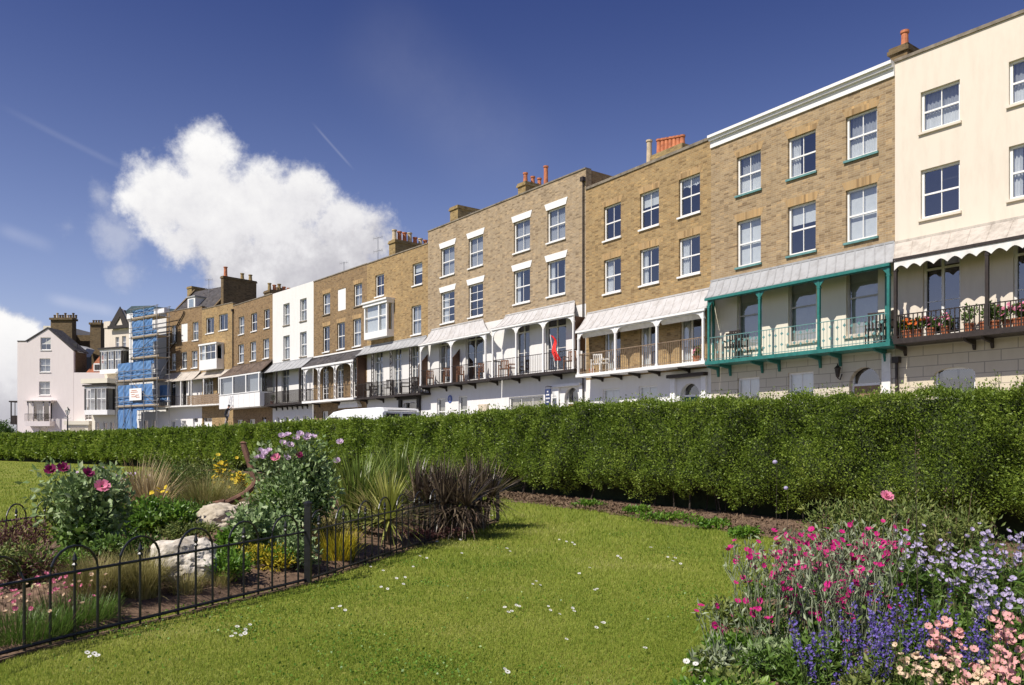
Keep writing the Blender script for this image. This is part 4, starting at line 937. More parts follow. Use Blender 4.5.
def tbay(h, x0, x1, z0, z1, dep, n, name='bay_window'):
    mb = MB(); mb.box(x0, x1, -dep, -.004, z0, z0+(z1-z0)*.18); mb.box(x0, x1, -dep, -.004, z1-.12, z1+.12)
    b_ = MB(); b_.box(x0-.15, x1+.15, -dep-.15, -.004, z1+.121, z1+.3); zb = z0+(z1-z0)*.18
    for k in range(n+1):
        x = x0+(x1-x0-.16)*k/n; b_.box(x, x+.16, -dep-.02, -dep+.15, zb, z1-.12)
    for x in (x0, x1-.16): b_.box(x, x+.16, -.2, -.004, zb, z1-.12)
    for k in range(n):
        xa_ = x0+(x1-x0-.16)*k/n+.16; xb_ = x0+(x1-x0-.16)*(k+1)/n
        mb.box(xa_, xa_+.08, -dep+.03, -dep+.1, zb, z1-.12); mb.box(xb_-.08, xb_, -dep+.03, -dep+.1, zb, z1-.12); xm_ = (xa_+xb_)/2; mb.box(xm_-.03, xm_+.03, -dep+.03, -dep+.08, zb, z1-.12)
        zz = (zb+z1)/2; mb.box(xa_+.08, xb_-.08, -dep+.03, -dep+.1, zz-.04, zz+.04)
    w_ = mb.build(name, M['white'], h.e); b_.build('black_frame', M['beam'], w_)
    MB().poly([(x0+.1,-dep+.06,zb),(x1-.1,-dep+.06,zb),(x1-.1,-dep+.06,z1-.12),(x0+.1,-dep+.06,z1-.12)]).build('pane', M['glass'], w_)
    curtain_sheet(x0+.2, x1-.2, zb, z1-.3, -dep+.3, .03, .3).build('net_curtain', M['net'], w_)
tbay(h, h.U(107), h.U(129), h.Z(117, 374), h.Z(117, 351), .9, 3)
h = HL = frontal('timbered_house', 'low white building with a black framed bay window, left of the scaffolding foot', 92, 116, 86.5, 85.5)
topl = h.Z(104, 384)
g = [(h.U(95), h.U(99), .2, 2.4), (h.U(103), h.U(107), .9, 2.4), (h.U(110), h.U(114), .1, 2.4)]
wall(h, 'stucco_wall', M['cream_v'], 0, h.w, 0, topl, g); shell(h, M['white_st'], topl, depth=6)
for s_ in g: window(h, *s_, cur='drape')
MB().box(-.2, h.w+.1, -1.3, 2, topl+.004, topl+.5).build('flat_roof', M['cream_v'], h.e)
tbay(h, .1, h.w-.1, h.Z(104, 415), h.Z(104, 388), 1.1, 2)
h = HW = frontal('cottage', 'low white cottage with red tiled dormer roof, right of the pink gabled house', 73.7, 105, 90, 90)
topw = h.Z(85, 372.5)
g = [(h.U(85), h.U(93.5), h.Z(89, 420), h.Z(89, 407))]
wall(h, 'stucco_wall', M['pink_st'], 0, h.w, 0, topw, g); shell(h, M['white_st'], topw, depth=7)
window(h, *g[0], cur=None, nx=3, nz=2)
mb = MB(); x0, x1 = h.U(84), h.U(104); mb.prism([(x0,.4,topw),(x0,3.5,topw+2.3),(x0,3.5,topw)], (x1-x0,0,0)); mb.build('tiled_roof', M['tile'], h.e)
d0, d1 = h.U(91), h.U(100.5); dm = MB().box(d0, d1, .55, 2.5, topw+.2, topw+1.1).build('dormer', M['white'], h.e)
for k in range(3):
    x = d0+.12+(d1-d0-.2)*k/3; MB().box(x, x+.24, .52, .549, topw+.35, topw+.95).build('pane', M['dark'], dm)
mb = MB(); x0, x1 = h.U(75.5), h.U(96.5); z0 = h.Z(86, 421.5); mb.box(x0, x1, -1.8, -.004, 0, z0-.4); mb.box(x0-.2, x1+.2, -2.0, -.004, z0-.399, z0)
mb.build('front_extension', M['cream_v'], h.e); MB().box(x0+.4, x1-.4, -1.83, -1.801, .8, z0-.7).build('shop_window', M['glass'], h.e)
# pink gabled house
h = HP = frontal('gabled_house', 'tall pale pink gabled house with an iron balcony bay, at the left end', 17.4, 73.5, 90, 90)
ze_ = h.Z(60, 351); zl_ = h.Z(20, 341.5); za = h.Z(48, 328.6); ax = h.U(47.8)
g = [(h.U(40.5), h.U(50.8), h.Z(45, 350), h.Z(45, 337.5)), (h.U(39.5), h.U(50.3), h.Z(45, 372), h.Z(45, 358.5)), (h.U(39), h.U(50), h.Z(45, 395), h.Z(45, 381.5)), (h.U(39), h.U(48), .3, h.Z(44, 427)), (h.U(33), h.U(52), h.Z(44, 419), h.Z(44, 403))]
wall(h, 'stucco_wall', M['pink_st'], 0, h.w, 0, ze_, [g[1], g[2], g[3], g[4]])
xa, xb = g[0][0], g[0][1]; za0, za1 = g[0][2], g[0][3]
mb = MB(); f_ = lambda x: (zl_ if x <= h.U(27.6) else (zl_+(za-zl_)*(x-h.U(27.6))/(ax-h.U(27.6)) if x <= ax else za+(ze_-za)*(x-ax)/(h.w-ax)))
xs = [0, h.U(27.6), xa, ax, xb, h.w]
for i in range(len(xs)-1):
    a, b = xs[i], xs[i+1]; A, B = f_(a+1e-6), f_(b)
    if xa <= (a+b)/2 <= xb:
        mb.poly([(a,0,ze_),(b,0,ze_),(b,0,za0),(a,0,za0)]); mb.poly([(a,0,za1),(b,0,za1),(b,0,B),(a,0,A)])
    else: mb.poly([(a,0,ze_),(b,0,ze_),(b,0,B),(a,0,A)])
mb.poly([(xa,0,za0),(xa,0,za1),(xa,.13,za1),(xa,.13,za0)]); mb.poly([(xb,0,za1),(xb,0,za0),(xb,.13,za0),(xb,.13,za1)]); mb.poly([(xa,0,za1),(xb,0,za1),(xb,.13,za1),(xa,.13,za1)])
mb.build('gable_wall', M['pink_st'], h.e)
mb = MB(); mb.box(0.004,.3,.36,2.8,0,zl_-.1); mb.box(h.w-.3,h.w-.004,.36,2.8,0,ze_); mb.box(.3,h.w-.3,2.5,2.8,0,ze_); mb.build('side_wall', M['brick_dark'], h.e)  # shadow on the side of the pink house painted as dark brick
MB().box(.31, h.w-.31, 1.3, 1.4, 0, ze_+1).build('dark_room_backing', M['dark'], h.e)  # same added dark sheet behind the panes, in place of room shade
mb = MB(); x27 = h.U(27.6)
mb.prism([(x27-.1,-.08,zl_),(ax,-.08,za+.03),(ax,-.08,za+.17),(x27-.25,-.08,zl_+.08)], (0,3,0)); mb.prism([(ax+.001,-.08,za+.03),(h.w+.1,-.08,ze_),(h.w+.2,-.08,ze_+.1),(ax+.001,-.08,za+.17)], (0,3,0)); mb.box(0,x27-.25,-.05,3,zl_+.001,zl_+.1)
mb.build('pitched_roof', M['slate'], h.e)
for w_ in g[:3]: window(h, *w_, cur=None if w_ is g[0] else 'net', nx=2)
window(h, *g[3], cur='net')
b0, b1 = h.U(31), h.U(54); zb0, zb1 = h.Z(43, 421), h.Z(43, 401.5)
mb = MB(); mb.box(b0-.1, b1+.1, -1.0, -.004, zb0-.6, zb0-.05); mb.box(b0-.25, b1+.3, -1.05, -.004, zb1, zb1+.12)
for t in (0,.25,.72,1): mb.box(b0+(b1-b0-.12)*t, b0+(b1-b0-.12)*t+.12, -.75, -.63, zb0-.049, zb1-.001)
mb.box(b0, b1, -.75, -.004, zb1-.2, zb1-.001)
w_ = mb.build('balcony_bay', M['pink_st'], h.e)
MB().poly([(b0+.1,-.68,zb0),(b1-.1,-.68,zb0),(b1-.1,-.68,zb1-.2),(b0+.1,-.68,zb1-.2)]).build('pane', M['glass'], w_)
curtain_sheet(b0+.9, b1-.9, zb0+.1, zb1-.3, -.5, .03, .3).build('net_curtain', M['net'], w_)
mb = MB(); z0 = zb0-.05
mb.box(b0-.1, b1+.1, -1.0, -.97, z0+.8, z0+.84)
for k in range(22):
    x = b0-.1+(b1-b0+.18)*k/21; mb.box(x, x+.025, -.995, -.97, z0, z0+.8)
mb.build('railing', M['iron'], w_)
mb = MB(); p0, p1 = h.U(8.5), h.U(17)-.02; z0, z1 = h.Z(12, 423), h.Z(12, 402); mb.box(p0, p1, .3, 2.5, z0-.15, z0); mb.box(p0-.1, p1, .2, 2.6, z1, z1+.15)
mb.box(p0, p0+.1, .35, .45, z0, z1); mb.box((p0+p1)/2, (p0+p1)/2+.06, .35, .41, z0, z1); mb.box(p0, p1, .36, .4, z0+.8, z0+.86); mb.box(p0, p1, .37, .39, z0, z0+.8)
mb.box(p1-.25, p1, .35, .6, 0, z0-.15); mb.build('side_veranda', M['iron'], h.e)
# house with big stacks behind
h = HB = frontal('brick_house', 'dark brick building with massive chimney stacks, behind the cottage roof', 62, 108, 104)
zt_ = h.Z(85, 335)
MB().box(h.U(72), h.w, 0, 8, 0, zt_).build('wall', M['brick_dark'], h.e)
MB().box(h.U(50), h.U(72)-.01, -1.5, 6, 0, h.Z(56, 327.5)).build('rendered_wall', M['cream_v'], h.e)
c = MB().box(h.U(62.2), h.U(83), -2.6, -1.6, 0, h.Z(72, 323)).box(h.U(61.5), h.U(84), -2.8, -1.4, h.Z(72, 323)+.001, h.Z(72, 321)).build('chimney_stack', M['brick_dark'], h.e)
for k in range(9): pot(c, h.U(64+k*2.6), -2.1, h.Z(72, 321), .17, .45+.25*(k % 3 == 1), 'terra2' if k % 4 == 1 else 'brick_dark')
c = MB().box(h.U(96.5), h.U(107), -1.6, -.6, 0, h.Z(100, 326.5)).box(h.U(96), h.U(108), -1.8, -.4, h.Z(100, 326.5)+.001, h.Z(100, 324.5)).build('chimney_stack', M['brick_dark'], h.e)
for k in range(4): pot(c, h.U(98+k*2.6), -1.1, h.Z(100, 324.5), .16, .4, 'brick_dark')
MB().prism([(h.U(86),-6,h.Z(90,361)),(h.U(106),-6,h.Z(90,361)),(h.U(103),-4,h.Z(90,352)),(h.U(95),-4,h.Z(90,349))], (0,2,.05)).build('grey_roof', M['lead'], h.e)
MB().box(h.U(73.8, 4), h.U(87, 4), -4.2, -2.9, 0, h.Z(80, 353, 4)).build('side_shade_block', M['beam'], h.e)  # black block standing in for the shaded side of the gabled house
# ------------------------------------------------------------------ balcony furniture
def make_chair(m, loc, rz, label):
    e = empty('balcony_chair', loc, rz, label=label, cat='chair')
    MB().box(-.22,.22,-.2,.2,.42,.45).build('seat', m, e)
    mb = MB()
    for k in range(5): mb.box(-.21+.095*k, -.16+.095*k, .2, .225, .5, .88)
    mb.box(-.22,.22,.198,.228,.88,.94); mb.box(-.22,.22,.198,.228,.46,.5); mb.build('backrest', m, e)
    for x in (-.2,.2):
        for y, zt in ((-.19,.42),(.2,.5)): MB().tube([(x,y*1.1,0),(x,y,zt)], .022, 5).build('leg', m, e)
        MB().box(x-.025,x+.025,-.2,.2,.62,.65).box(x-.015,x+.015,-.2,-.17,.45,.62).build('armrest', m, e)
    return e
CM = {'dark': M['iron'], 'white': M['white_old'], 'wood': M['chairwood']}
CN = {'dark': 'dark', 'white': 'white', 'wood': 'brown wooden'}
VN = {id(H1): 'teal veranda', id(H2): 'white veranda of the golden brick house', id(H3): 'veranda with the red flag', id(H4): 'veranda above the blue plaque', id(H5): 'open balcony above the white van'}
groups = {}
for h, u, z, r_, c_ in chair_spots: groups.setdefault(id(h), []).append((h, u, z, r_, c_))
ordn = ['leftmost', 'second from left', 'third from left', 'fourth from left', 'fifth from left', 'rightmost']
proto = {}
for gi, lst in groups.items():
    n = len(lst); lst = sorted(lst, key=lambda q: q[1])
    for i, (h, u, z, r_, c_) in enumerate(lst):
        o_ = ordn[i] if i < n-1 or n == 1 else 'rightmost'
        lab = f'{CN[c_]} chair, {o_} on the {VN[gi]}'
        loc = h.world(u, -.5, z+.003); rz = h.ang()+r_*1.2
        if c_ not in proto: proto[c_] = e = make_chair(CM[c_], loc, rz, lab)
        else: e = copy_tree(proto[c_]); e.location = loc; e.rotation_euler.z = rz; e['label'] = lab
        e['group'] = 'chairs on the balconies'
        if h is H1: e.scale = (1.15, 1.15, 1.15)
# ------------------------------------------------------------------ foliage generators
def unit(v): return v/np.maximum(np.linalg.norm(v, axis=-1, keepdims=True), 1e-9)
def leaves(P, size, up=.6, out=None, aspect=.5, fold=.25, jitter=1.0):
    """folded leaf: 4 verts, 2 tris. P (n,3) bases, size (n,)"""
    n = len(P); size = np.broadcast_to(size, (n,))
    d = rng.normal(size=(n, 3))*jitter; d[:, 2] += up
    if out is not None: d += out
    d = unit(d); r = unit(np.cross(d, rng.normal(size=(n, 3)))); nn = np.cross(d, r)
    L = size[:, None]
    a = P; t = P+d*L; m_ = P+d*L*.45
    l = m_+r*L*aspect*.5+nn*L*fold*.5; q = m_-r*L*aspect*.5+nn*L*fold*.5
    V = np.stack([a, l, t, q], 1).reshape(-1, 3); b = np.arange(n)[:, None]*4
    Fc = np.concatenate([b+[0, 1, 2], b+[0, 2, 3]], 1).reshape(-1, 3)
    return V, Fc
def blades(P, L, az, a0, bend, w, K=5, wp=2.0, twist=0):
    """arching strap blades as quads"""
    n = len(P); L, az, a0, bend, w = [np.broadcast_to(np.asarray(q, float), (n,)) for q in (L, az, a0, bend, w)]
    h_ = np.stack([np.cos(az), np.sin(az), 0*az], 1); s_ = np.stack([-np.sin(az), np.cos(az), 0*az], 1)
    p = P.copy(); rows = []
    for k in range(K+1):
        t = k/K; ww = w*(1-t**wp)*.5+.0004
        rows.append(p-s_*ww[:, None]); rows.append(p+s_*ww[:, None])
        ang = a0+bend*(t**1.3); d = h_*np.sin(ang)[:, None]; d[:, 2] = np.cos(ang)
        p = p+d*(L/K)[:, None]
    V = np.stack(rows, 1).reshape(-1, 3); b = np.arange(n)[:, None]*(2*K+2)
    Fc = np.concatenate([b+[2*k, 2*k+1, 2*k+3, 2*k+2] for k in range(K)], 1).reshape(-1, 4)
    return V, Fc
def stems(A, B, r0, r1):
    """3 sided tapered prisms between A and B"""
    n = len(A); d = unit(B-A); r = unit(np.cross(d, rng.normal(size=(n, 3)))); u = np.cross(d, r); V = []
    for P_, rr in ((A, r0), (B, r1)):
        for k in range(3):
            w = 2*math.pi*k/3; V.append(P_+(r*math.cos(w)+u*math.sin(w))*np.broadcast_to(rr, (n,))[:, None])
    V = np.stack(V, 1).reshape(-1, 3); b = np.arange(n)[:, None]*6
    Fc = np.concatenate([b+[k, (k+1) % 3, 3+(k+1) % 3, 3+k] for k in range(3)], 1).reshape(-1, 4)
    return V, Fc
def at(px, z, h=0.0): return np.array([(px-512)/F*z, z, h])
M['hedge'] = leafmat('hedge_leaf', [(.1,(.075,.125,.018)),(.4,(.165,.245,.032)),(.75,(.28,.37,.055)),(1,(.44,.50,.12))], .45, .42, .8, .4)
M['hedgecore'] = plain('hedge_inner_shade', (.024,.034,.010), .9, .4, 5)  # shade between the leaves put into a dark base colour
M['grass'] = leafmat('grass_blade', [(.0,(.15,.215,.03)),(.35,(.245,.325,.046)),(.65,(.35,.40,.07)),(1,(.56,.52,.22))], .45, .5, .55, .6, .2)
M['glauc'] = leafmat('grey_green_leaf', [(0,(.10,.17,.05)),(.5,(.21,.30,.115)),(.85,(.36,.44,.22)),(1,(.62,.66,.45))], .2, .5, 3, .3)
M['midgreen'] = leafmat('mid_green_leaf', [(0,(.05,.10,.018)),(.5,(.10,.18,.03)),(1,(.2,.30,.06))], .3, .4, 3, .3)
M['bright'] = leafmat('bright_green_leaf', [(0,(.07,.16,.02)),(.6,(.14,.27,.03)),(1,(.28,.38,.05))], .35, .4, 3, .3)
M['olive'] = leafmat('olive_leaf', [(0,(.08,.12,.028)),(.5,(.16,.21,.05)),(1,(.33,.34,.11))], .3, .5, 3, .3)
M['silver'] = leafmat('silver_stem_leaf', [(0,(.15,.19,.10)),(.5,(.27,.32,.19)),(1,(.48,.52,.36))], .15, .7, 3, .3)
M['straw'] = leafmat('straw_blade', [(0,(.22,.15,.07)),(.5,(.38,.29,.14)),(1,(.55,.47,.28))], .3, .6, 3, .3)
M['stipa'] = leafmat('feather_grass_blade', [(0,(.15,.14,.04)),(.5,(.30,.27,.09)),(1,(.48,.40,.2))], .35, .6, 3, .4)
M['gold'] = leafmat('golden_blade', [(0,(.22,.24,.02)),(.5,(.5,.42,.03)),(1,(.72,.55,.06))], .35, .5, 3, .3)
M['strapgreen'] = leafmat('green_strap_blade', [(0,(.08,.13,.02)),(.5,(.16,.23,.04)),(1,(.28,.33,.08))], .3, .35, 3, .3)
M['strapyel'] = leafmat('yellow_green_strap', [(0,(.16,.2,.03)),(.5,(.34,.36,.08)),(1,(.58,.55,.2))], .3, .4, 3, .2)
M['bronze'] = leafmat('bronze_strap', [(0,(.03,.022,.018)),(.5,(.09,.066,.048)),(.78,(.2,.155,.10)),(1,(.42,.34,.24))], .12, .35, 3, .2)
M['maroon'] = leafmat('maroon_leaf', [(0,(.05,.02,.02)),(.6,(.13,.055,.05)),(1,(.26,.14,.12))], .25, .5, 3, .3)
M['stem'] = leafmat('green_stem', [(0,(.05,.08,.02)),(1,(.14,.18,.06))], .1, .6)
M['darkbark'] = plain('dark_bark', (.045,.035,.025), .9, .3, 12)
M['brownstem'] = leafmat('dry_stem', [(0,(.08,.05,.03)),(1,(.22,.15,.09))], .05, .8)
def petal(name, c, c2=None, t=.3): return leafmat(name, [(0, tuple(x*.6 for x in c)), (.6, c), (1, c2 or tuple(min(1, x*1.3+.03) for x in c))], t, .6, 5, .3)
M['magenta'] = petal('magenta_petal', (.60,.01,.20), (.78,.06,.34)); M['lilac'] = petal('lilac_petal', (.52,.45,.66), (.75,.68,.82)); M['violet'] = petal('violet_petal', (.17,.12,.46), (.34,.26,.66))
M['pink'] = petal('pink_petal', (.78,.40,.38), (.9,.62,.55)); M['whitep'] = petal('white_petal', (.8,.78,.74)); M['poppy'] = petal('poppy_petal', (.66,.5,.66), (.82,.7,.8)); M['plum'] = petal('plum_petal', (.22,.012,.09), (.36,.04,.16))
M['yellow'] = petal('yellow_petal', (.75,.55,.03)); M['cream_p'] = petal('cream_petal', (.8,.6,.42), (.88,.72,.55)); M['rose'] = petal('rose_petal', (.75,.22,.36), (.85,.42,.5)); M['orangep'] = petal('orange_petal', (.7,.14,.02)); M['centre'] = plain('flower_centre', (.12,.12,.03), .8, .3, 30)
def flower_mesh(name, r, n, cup, m, layers=1, cr=.18):
    mb = MB(); mats = []
    for l in range(layers):
        rr = r*(1-.25*l); cu = cup+.35*l
        for k in range(n):
            a = 2*math.pi*(k+.5*l)/n; da = math.pi/n*1.15
            z1, z2 = rr*.55*math.sin(cu), rr*math.sin(cu)*1.1
            c_ = math.cos(cu)
            p0 = (0, 0, .002*l); pa = (math.cos(a-da)*rr*.62*c_, math.sin(a-da)*rr*.62*c_, z1); pb = (math.cos(a+da)*rr*.62*c_, math.sin(a+da)*rr*.62*c_, z1)
            q1 = (math.cos(a-da*.6)*rr*c_, math.sin(a-da*.6)*rr*c_, z2); q2 = (math.cos(a+da*.6)*rr*c_, math.sin(a+da*.6)*rr*c_, z2)
            mb.poly([p0, pa, q1, q2, pb])
    nf = len(mb.f)
    mb.lathe([(r*cr, 0), (r*cr, r*.12), (r*cr*.5, r*.22)], 0, 0, 0, 6)
    me = bpy.data.meshes.new(name); me.from_pydata(mb.v, [], mb.f); me.materials.append(M[m]); me.materials.append(M['centre'])
    for i, p in enumerate(me.polygons): p.material_index = 0 if i < nf else 1
    me.update(); return me
def add_flowers(parent, me, pts_, scale=(.8, 1.2), tilt=.7, name='flower', face=None):
    for p in pts_:
        o = link(name, me, parent); o.location = p; s = random.uniform(*scale); o.scale = (s, s, s)
        o.rotation_euler = (random.gauss(.45, tilt*.6), random.gauss(0, tilt*.6), random.uniform(-.6, .6))   # faces lean to the sun and the lawn
def plant(name, label, px, z, cat='plant', h=0.0, group=None):
    p = at(px, z, h); return empty(name, tuple(p), 0, label=label, cat=cat, group=group)
def blob_pts(n, rx, ry, hz, z0=0.0, power=.5, clumps=9):
    """points in an uneven dome: several lobes"""
    out = []; C_ = []
    for k in range(clumps):
        a = random.uniform(0, 2*math.pi); r_ = random.uniform(.15, .62)
        C_.append((math.cos(a)*r_*rx, math.sin(a)*r_*ry, z0+hz*random.uniform(.3, .74), random.uniform(.20, .40)))
    C_ = np.array(C_); idx = rng.integers(0, clumps, n); d = unit(rng.normal(size=(n, 3))); r_ = rng.random(n)**power
    r_ = r_*np.where(rng.random(n) < .12, rng.uniform(1.05, 1.35, n), 1.0)
    c = C_[idx]; P = c[:, :3]+d*r_[:, None]*np.stack([c[:, 3]*rx*1.1, c[:, 3]*ry*1.1, c[:, 3]*hz*.95], 1)
    P[:, 2] = np.maximum(P[:, 2], .02); return P, d
def bush(e, rx, ry, hz, n, size, m, aspect=.5, up=.4, nst=20, stm='stem', clumps=9, z0=0):
    P, d = blob_pts(n, rx, ry, hz, z0, .45, clumps)
    V, Fc = leaves(P, rng.uniform(.7, 1.3, n)*size, up, d*.9, aspect); npmesh('foliage', V, Fc, M[m], e)
    k = nst; B = P[rng.integers(0, n, k)]; A = B*[.25, .25, 0]
    V, Fc = stems(A, B, .006, .003); npmesh('stems', V, Fc, M[stm], e, 4)
    return P
def tuft(e, n, L, spread, bend, w, m, base=.05, K=5, name='leaves', a0=0.0):
    a = rng.uniform(0, 2*math.pi, n); r_ = rng.random(n)**.5*base
    P = np.stack([np.cos(a)*r_, np.sin(a)*r_, 0*a], 1)
    V, Fc = blades(P, L*rng.uniform(.65, 1.1, n), a+rng.normal(0, .35, n), a0+np.abs(rng.normal(0, spread, n)), bend*rng.uniform(.3, 1.3, n), w*rng.uniform(.7, 1.2, n), K)
    return npmesh(name, V, Fc, M[m], e, 4)
# pots on balconies
pm_ = {'orange': 'orangep', 'mixed': 'rose', 'green': None, 'pink': 'rose', 'terra': None}
names = {'orange': 'orange flowered pot', 'mixed': 'mixed flower pot', 'green': 'leafy green potted shrub', 'pink': 'pink flowered pot', 'terra': 'empty terracotta pot'}
cnt = {}
fme = {k: flower_mesh('bloom', .07, 5, .3, k) for k in ('orangep', 'rose')}
BN = {id(H0): 'cream house balcony', id(H2): 'white veranda of the golden brick house', id(H7): 'black balcony of the white house'}
tot = {}
for h, u, z, k in pot_spots: tot[(id(h), k)] = tot.get((id(h), k), 0)+1
for h, u, z, k in pot_spots:
    kk = (id(h), k); cnt[kk] = cnt.get(kk, 0)+1
    o_ = '' if tot[kk] == 1 else ', '+['leftmost', 'middle', 'rightmost'][cnt[kk]-1 if tot[kk] == 3 else (cnt[kk]-1)*2]+' of its kind'
    e = empty('potted_plant', h.world(u, -.6 if k != 'terra' else -.4, z+.002), h.ang(), label=f'{names[k]} on the {BN[id(h)]}{o_}', cat='plant pot', group='pots on the balconies')
    MB().lathe([(.10,0),(.14,.22),(.16,.22),(.16,.26),(.13,.26),(.12,.2)], 0, 0, 0, 10).build('pot', M['terra'], e)
    if k == 'terra': continue
    s_ = .45 if k == 'green' else .3
    P = bush(e, s_, s_, s_*1.5, 260, .09, 'midgreen', .5, .4, 8, clumps=5, z0=.2)
    if pm_[k]: add_flowers(e, fme[pm_[k]], P[rng.integers(0, 260, 14)]+[0, -.08, .06])
# ------------------------------------------------------------------ ground
def structure(o): o['kind'] = 'structure'; return o
m, nt, b = mat('lawn_ground'); L_ = nt.links.new
tc = N(nt, 'ShaderNodeTexCoord'); n1 = N(nt, 'ShaderNodeTexNoise'); n1.inputs['Scale'].default_value = .5; n1.inputs['Detail'].default_value = 8; n1.inputs['Roughness'].default_value = .7
L_(tc.outputs['Object'], n1.inputs['Vector']); n2 = N(nt, 'ShaderNodeTexNoise'); n2.inputs['Scale'].default_value = 22; n2.inputs['Detail'].default_value = 5; L_(tc.outputs['Object'], n2.inputs['Vector'])
ad = N(nt, 'ShaderNodeMath', operation='ADD'); L_(n1.outputs['Fac'], ad.inputs[0]); L_(n2.outputs['Fac'], ad.inputs[1]); hf = N(nt, 'ShaderNodeMath', operation='MULTIPLY'); hf.inputs[1].default_value = .5; L_(ad.outputs[0], hf.inputs[0])
r = ramp(nt, hf.outputs[0], [(.35, (.12,.15,.02)), (.5, (.17,.20,.03)), (.62, (.26,.24,.06))]); L_(r.outputs[0], b.inputs['Base Color']); b.inputs['Roughness'].default_value = .95; b.inputs['Specular IOR Level'].default_value = .1
M['lawn'] = m
structure(MB().poly([(-1500,-300,0),(1500,-300,0),(1500,2500,0),(-1500,2500,0)]).build('ground', M['lawn']))
m = plain('garden_soil', (.15,.095,.06), .95, .4, 9, bump=1.0, c2=(.06,.036,.022)); M['soil'] = m
# hedge line
hp = [(1110, 10.1, 2.32), (1060, 10.8, 2.33), (1000, 11.8, 2.34), (900, 13.2, 2.35), (800, 14.9, 2.37), (740, 16.1, 2.40), (650, 18.6, 2.46), (560, 21.6, 2.51), (500, 24.0, 2.47), (440, 27.2, 2.38), (370, 31.5, 2.40), (300, 36.5, 2.44), (220, 43, 2.31), (150, 49, 2.25), (80, 57, 2.16), (0, 67, 2.1), (-80, 80, 2.05), (-160, 95, 2.0)]
hp = [(*pt(a, b), c) for a, b, c in hp]
hpv = np.array(hp); seg = np.linalg.norm(np.diff(hpv[:, :2], axis=0), axis=1); cum = np.concatenate([[0], np.cumsum(seg)]); HL_ = cum[-1]
def hedge_at(s):
    x = np.interp(s, cum, hpv[:, 0]); y = np.interp(s, cum, hpv[:, 1]); t = np.interp(s, cum, hpv[:, 2])
    e_ = .5; dx = np.interp(np.minimum(s+e_, HL_), cum, hpv[:, 0])-np.interp(np.maximum(s-e_, 0), cum, hpv[:, 0]); dy = np.interp(np.minimum(s+e_, HL_), cum, hpv[:, 1])-np.interp(np.maximum(s-e_, 0), cum, hpv[:, 1])
    l = np.hypot(dx, dy); return x, y, t, dx/l, dy/l   # direction away-left; front normal = (dy?, ..)
def bump_(s, z): return .7*(.11*np.sin(s*1.9+1.6*np.sin(z*2.1+s*.37))+.10*np.sin(s*3.7+z*3.1+1.5*np.sin(s*.9))+.08*np.sin(s*8.3-z*5.3+2*np.sin(s*1.3+z))+.06*np.sin(z*7+s*2.3+2*np.sin(s*3.1)))
hedge = empty('hedge', (hp[5][0], hp[5][1], 0), 0, label='long clipped green hedge running between the lawn and the terrace', cat='hedge')
oX = np.array([hp[5][0], hp[5][1], 0])
# core: dark mass standing in for inner shade, blocks light from behind
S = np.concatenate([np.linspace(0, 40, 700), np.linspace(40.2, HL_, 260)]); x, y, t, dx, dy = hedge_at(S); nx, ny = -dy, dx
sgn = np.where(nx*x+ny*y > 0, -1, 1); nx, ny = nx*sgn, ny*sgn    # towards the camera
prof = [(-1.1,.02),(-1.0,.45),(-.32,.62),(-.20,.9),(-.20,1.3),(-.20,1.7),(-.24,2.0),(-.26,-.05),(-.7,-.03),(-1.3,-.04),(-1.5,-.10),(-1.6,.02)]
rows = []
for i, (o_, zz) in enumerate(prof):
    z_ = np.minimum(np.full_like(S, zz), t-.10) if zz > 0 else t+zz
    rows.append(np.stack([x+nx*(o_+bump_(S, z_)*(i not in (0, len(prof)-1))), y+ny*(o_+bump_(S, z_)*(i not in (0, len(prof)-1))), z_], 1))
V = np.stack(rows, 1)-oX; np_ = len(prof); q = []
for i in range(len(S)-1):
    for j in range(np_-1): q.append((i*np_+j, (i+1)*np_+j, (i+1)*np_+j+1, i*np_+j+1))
npmesh('dense_shade_core', V.reshape(-1, 3), q, M['hedgecore'], hedge, 4)
def hedge_leaves(ntot, zone):
    # sample s with pdf ~ 1/dist^1.7
    sg = np.linspace(0, HL_, 1500); xs_, ys_, *_ = hedge_at(sg); pdf = 1/(np.hypot(xs_, ys_)**1.75); c = np.cumsum(pdf); c /= c[-1]
    s = np.interp(rng.random(ntot), c, sg); x, y, t, dx, dy = hedge_at(s); nx, ny = -dy, dx; g_ = np.where(nx*x+ny*y > 0, -1, 1); nx, ny = nx*g_, ny*g_
    d = np.hypot(x, y); size = np.maximum(.042, d*.0029)*rng.uniform(.7, 1.35, ntot)
    if zone == 'face':
        lo = .36+.13*np.sin(s*1.7)+.11*np.sin(s*4.1)+.07*np.sin(s*11); z_ = lo+(t-lo)*rng.random(ntot)**.9
        o_ = bump_(s, z_)+rng.normal(0, .05, ntot)-.07*(rng.random(ntot) < .3)-np.clip((.85-z_)*.7, 0, .4)
        P = np.stack([x+nx*o_, y+ny*o_, z_], 1); out = np.stack([nx, ny, 0*nx+.25], 1)*.9
    else:
        w_ = -rng.random(ntot)**1.7*1.45+.08; spike = (rng.random(ntot) < .12)
        z_ = t+.05*np.sin(s*2.7)+.035*np.sin(s*7.3+w_*4)+rng.normal(0, .035, ntot)+spike*rng.random(ntot)**2*.20-np.clip((w_+1.2)*-.3, 0, .2)
        o_ = w_+bump_(s, t)
        P = np.stack([x+nx*o_, y+ny*o_, z_], 1); out = np.stack([nx*.4, ny*.4, 0*nx+1], 1)*.7
    return leaves(P-oX, size, .3, out, .55, .2, .75)
V1, F1 = hedge_leaves(140000, 'face'); V2, F2 = hedge_leaves(60000, 'top')
npmesh('foliage', np.concatenate([V1, V2]), np.concatenate([F1, F2+len(V1)]), M['hedge'], hedge)
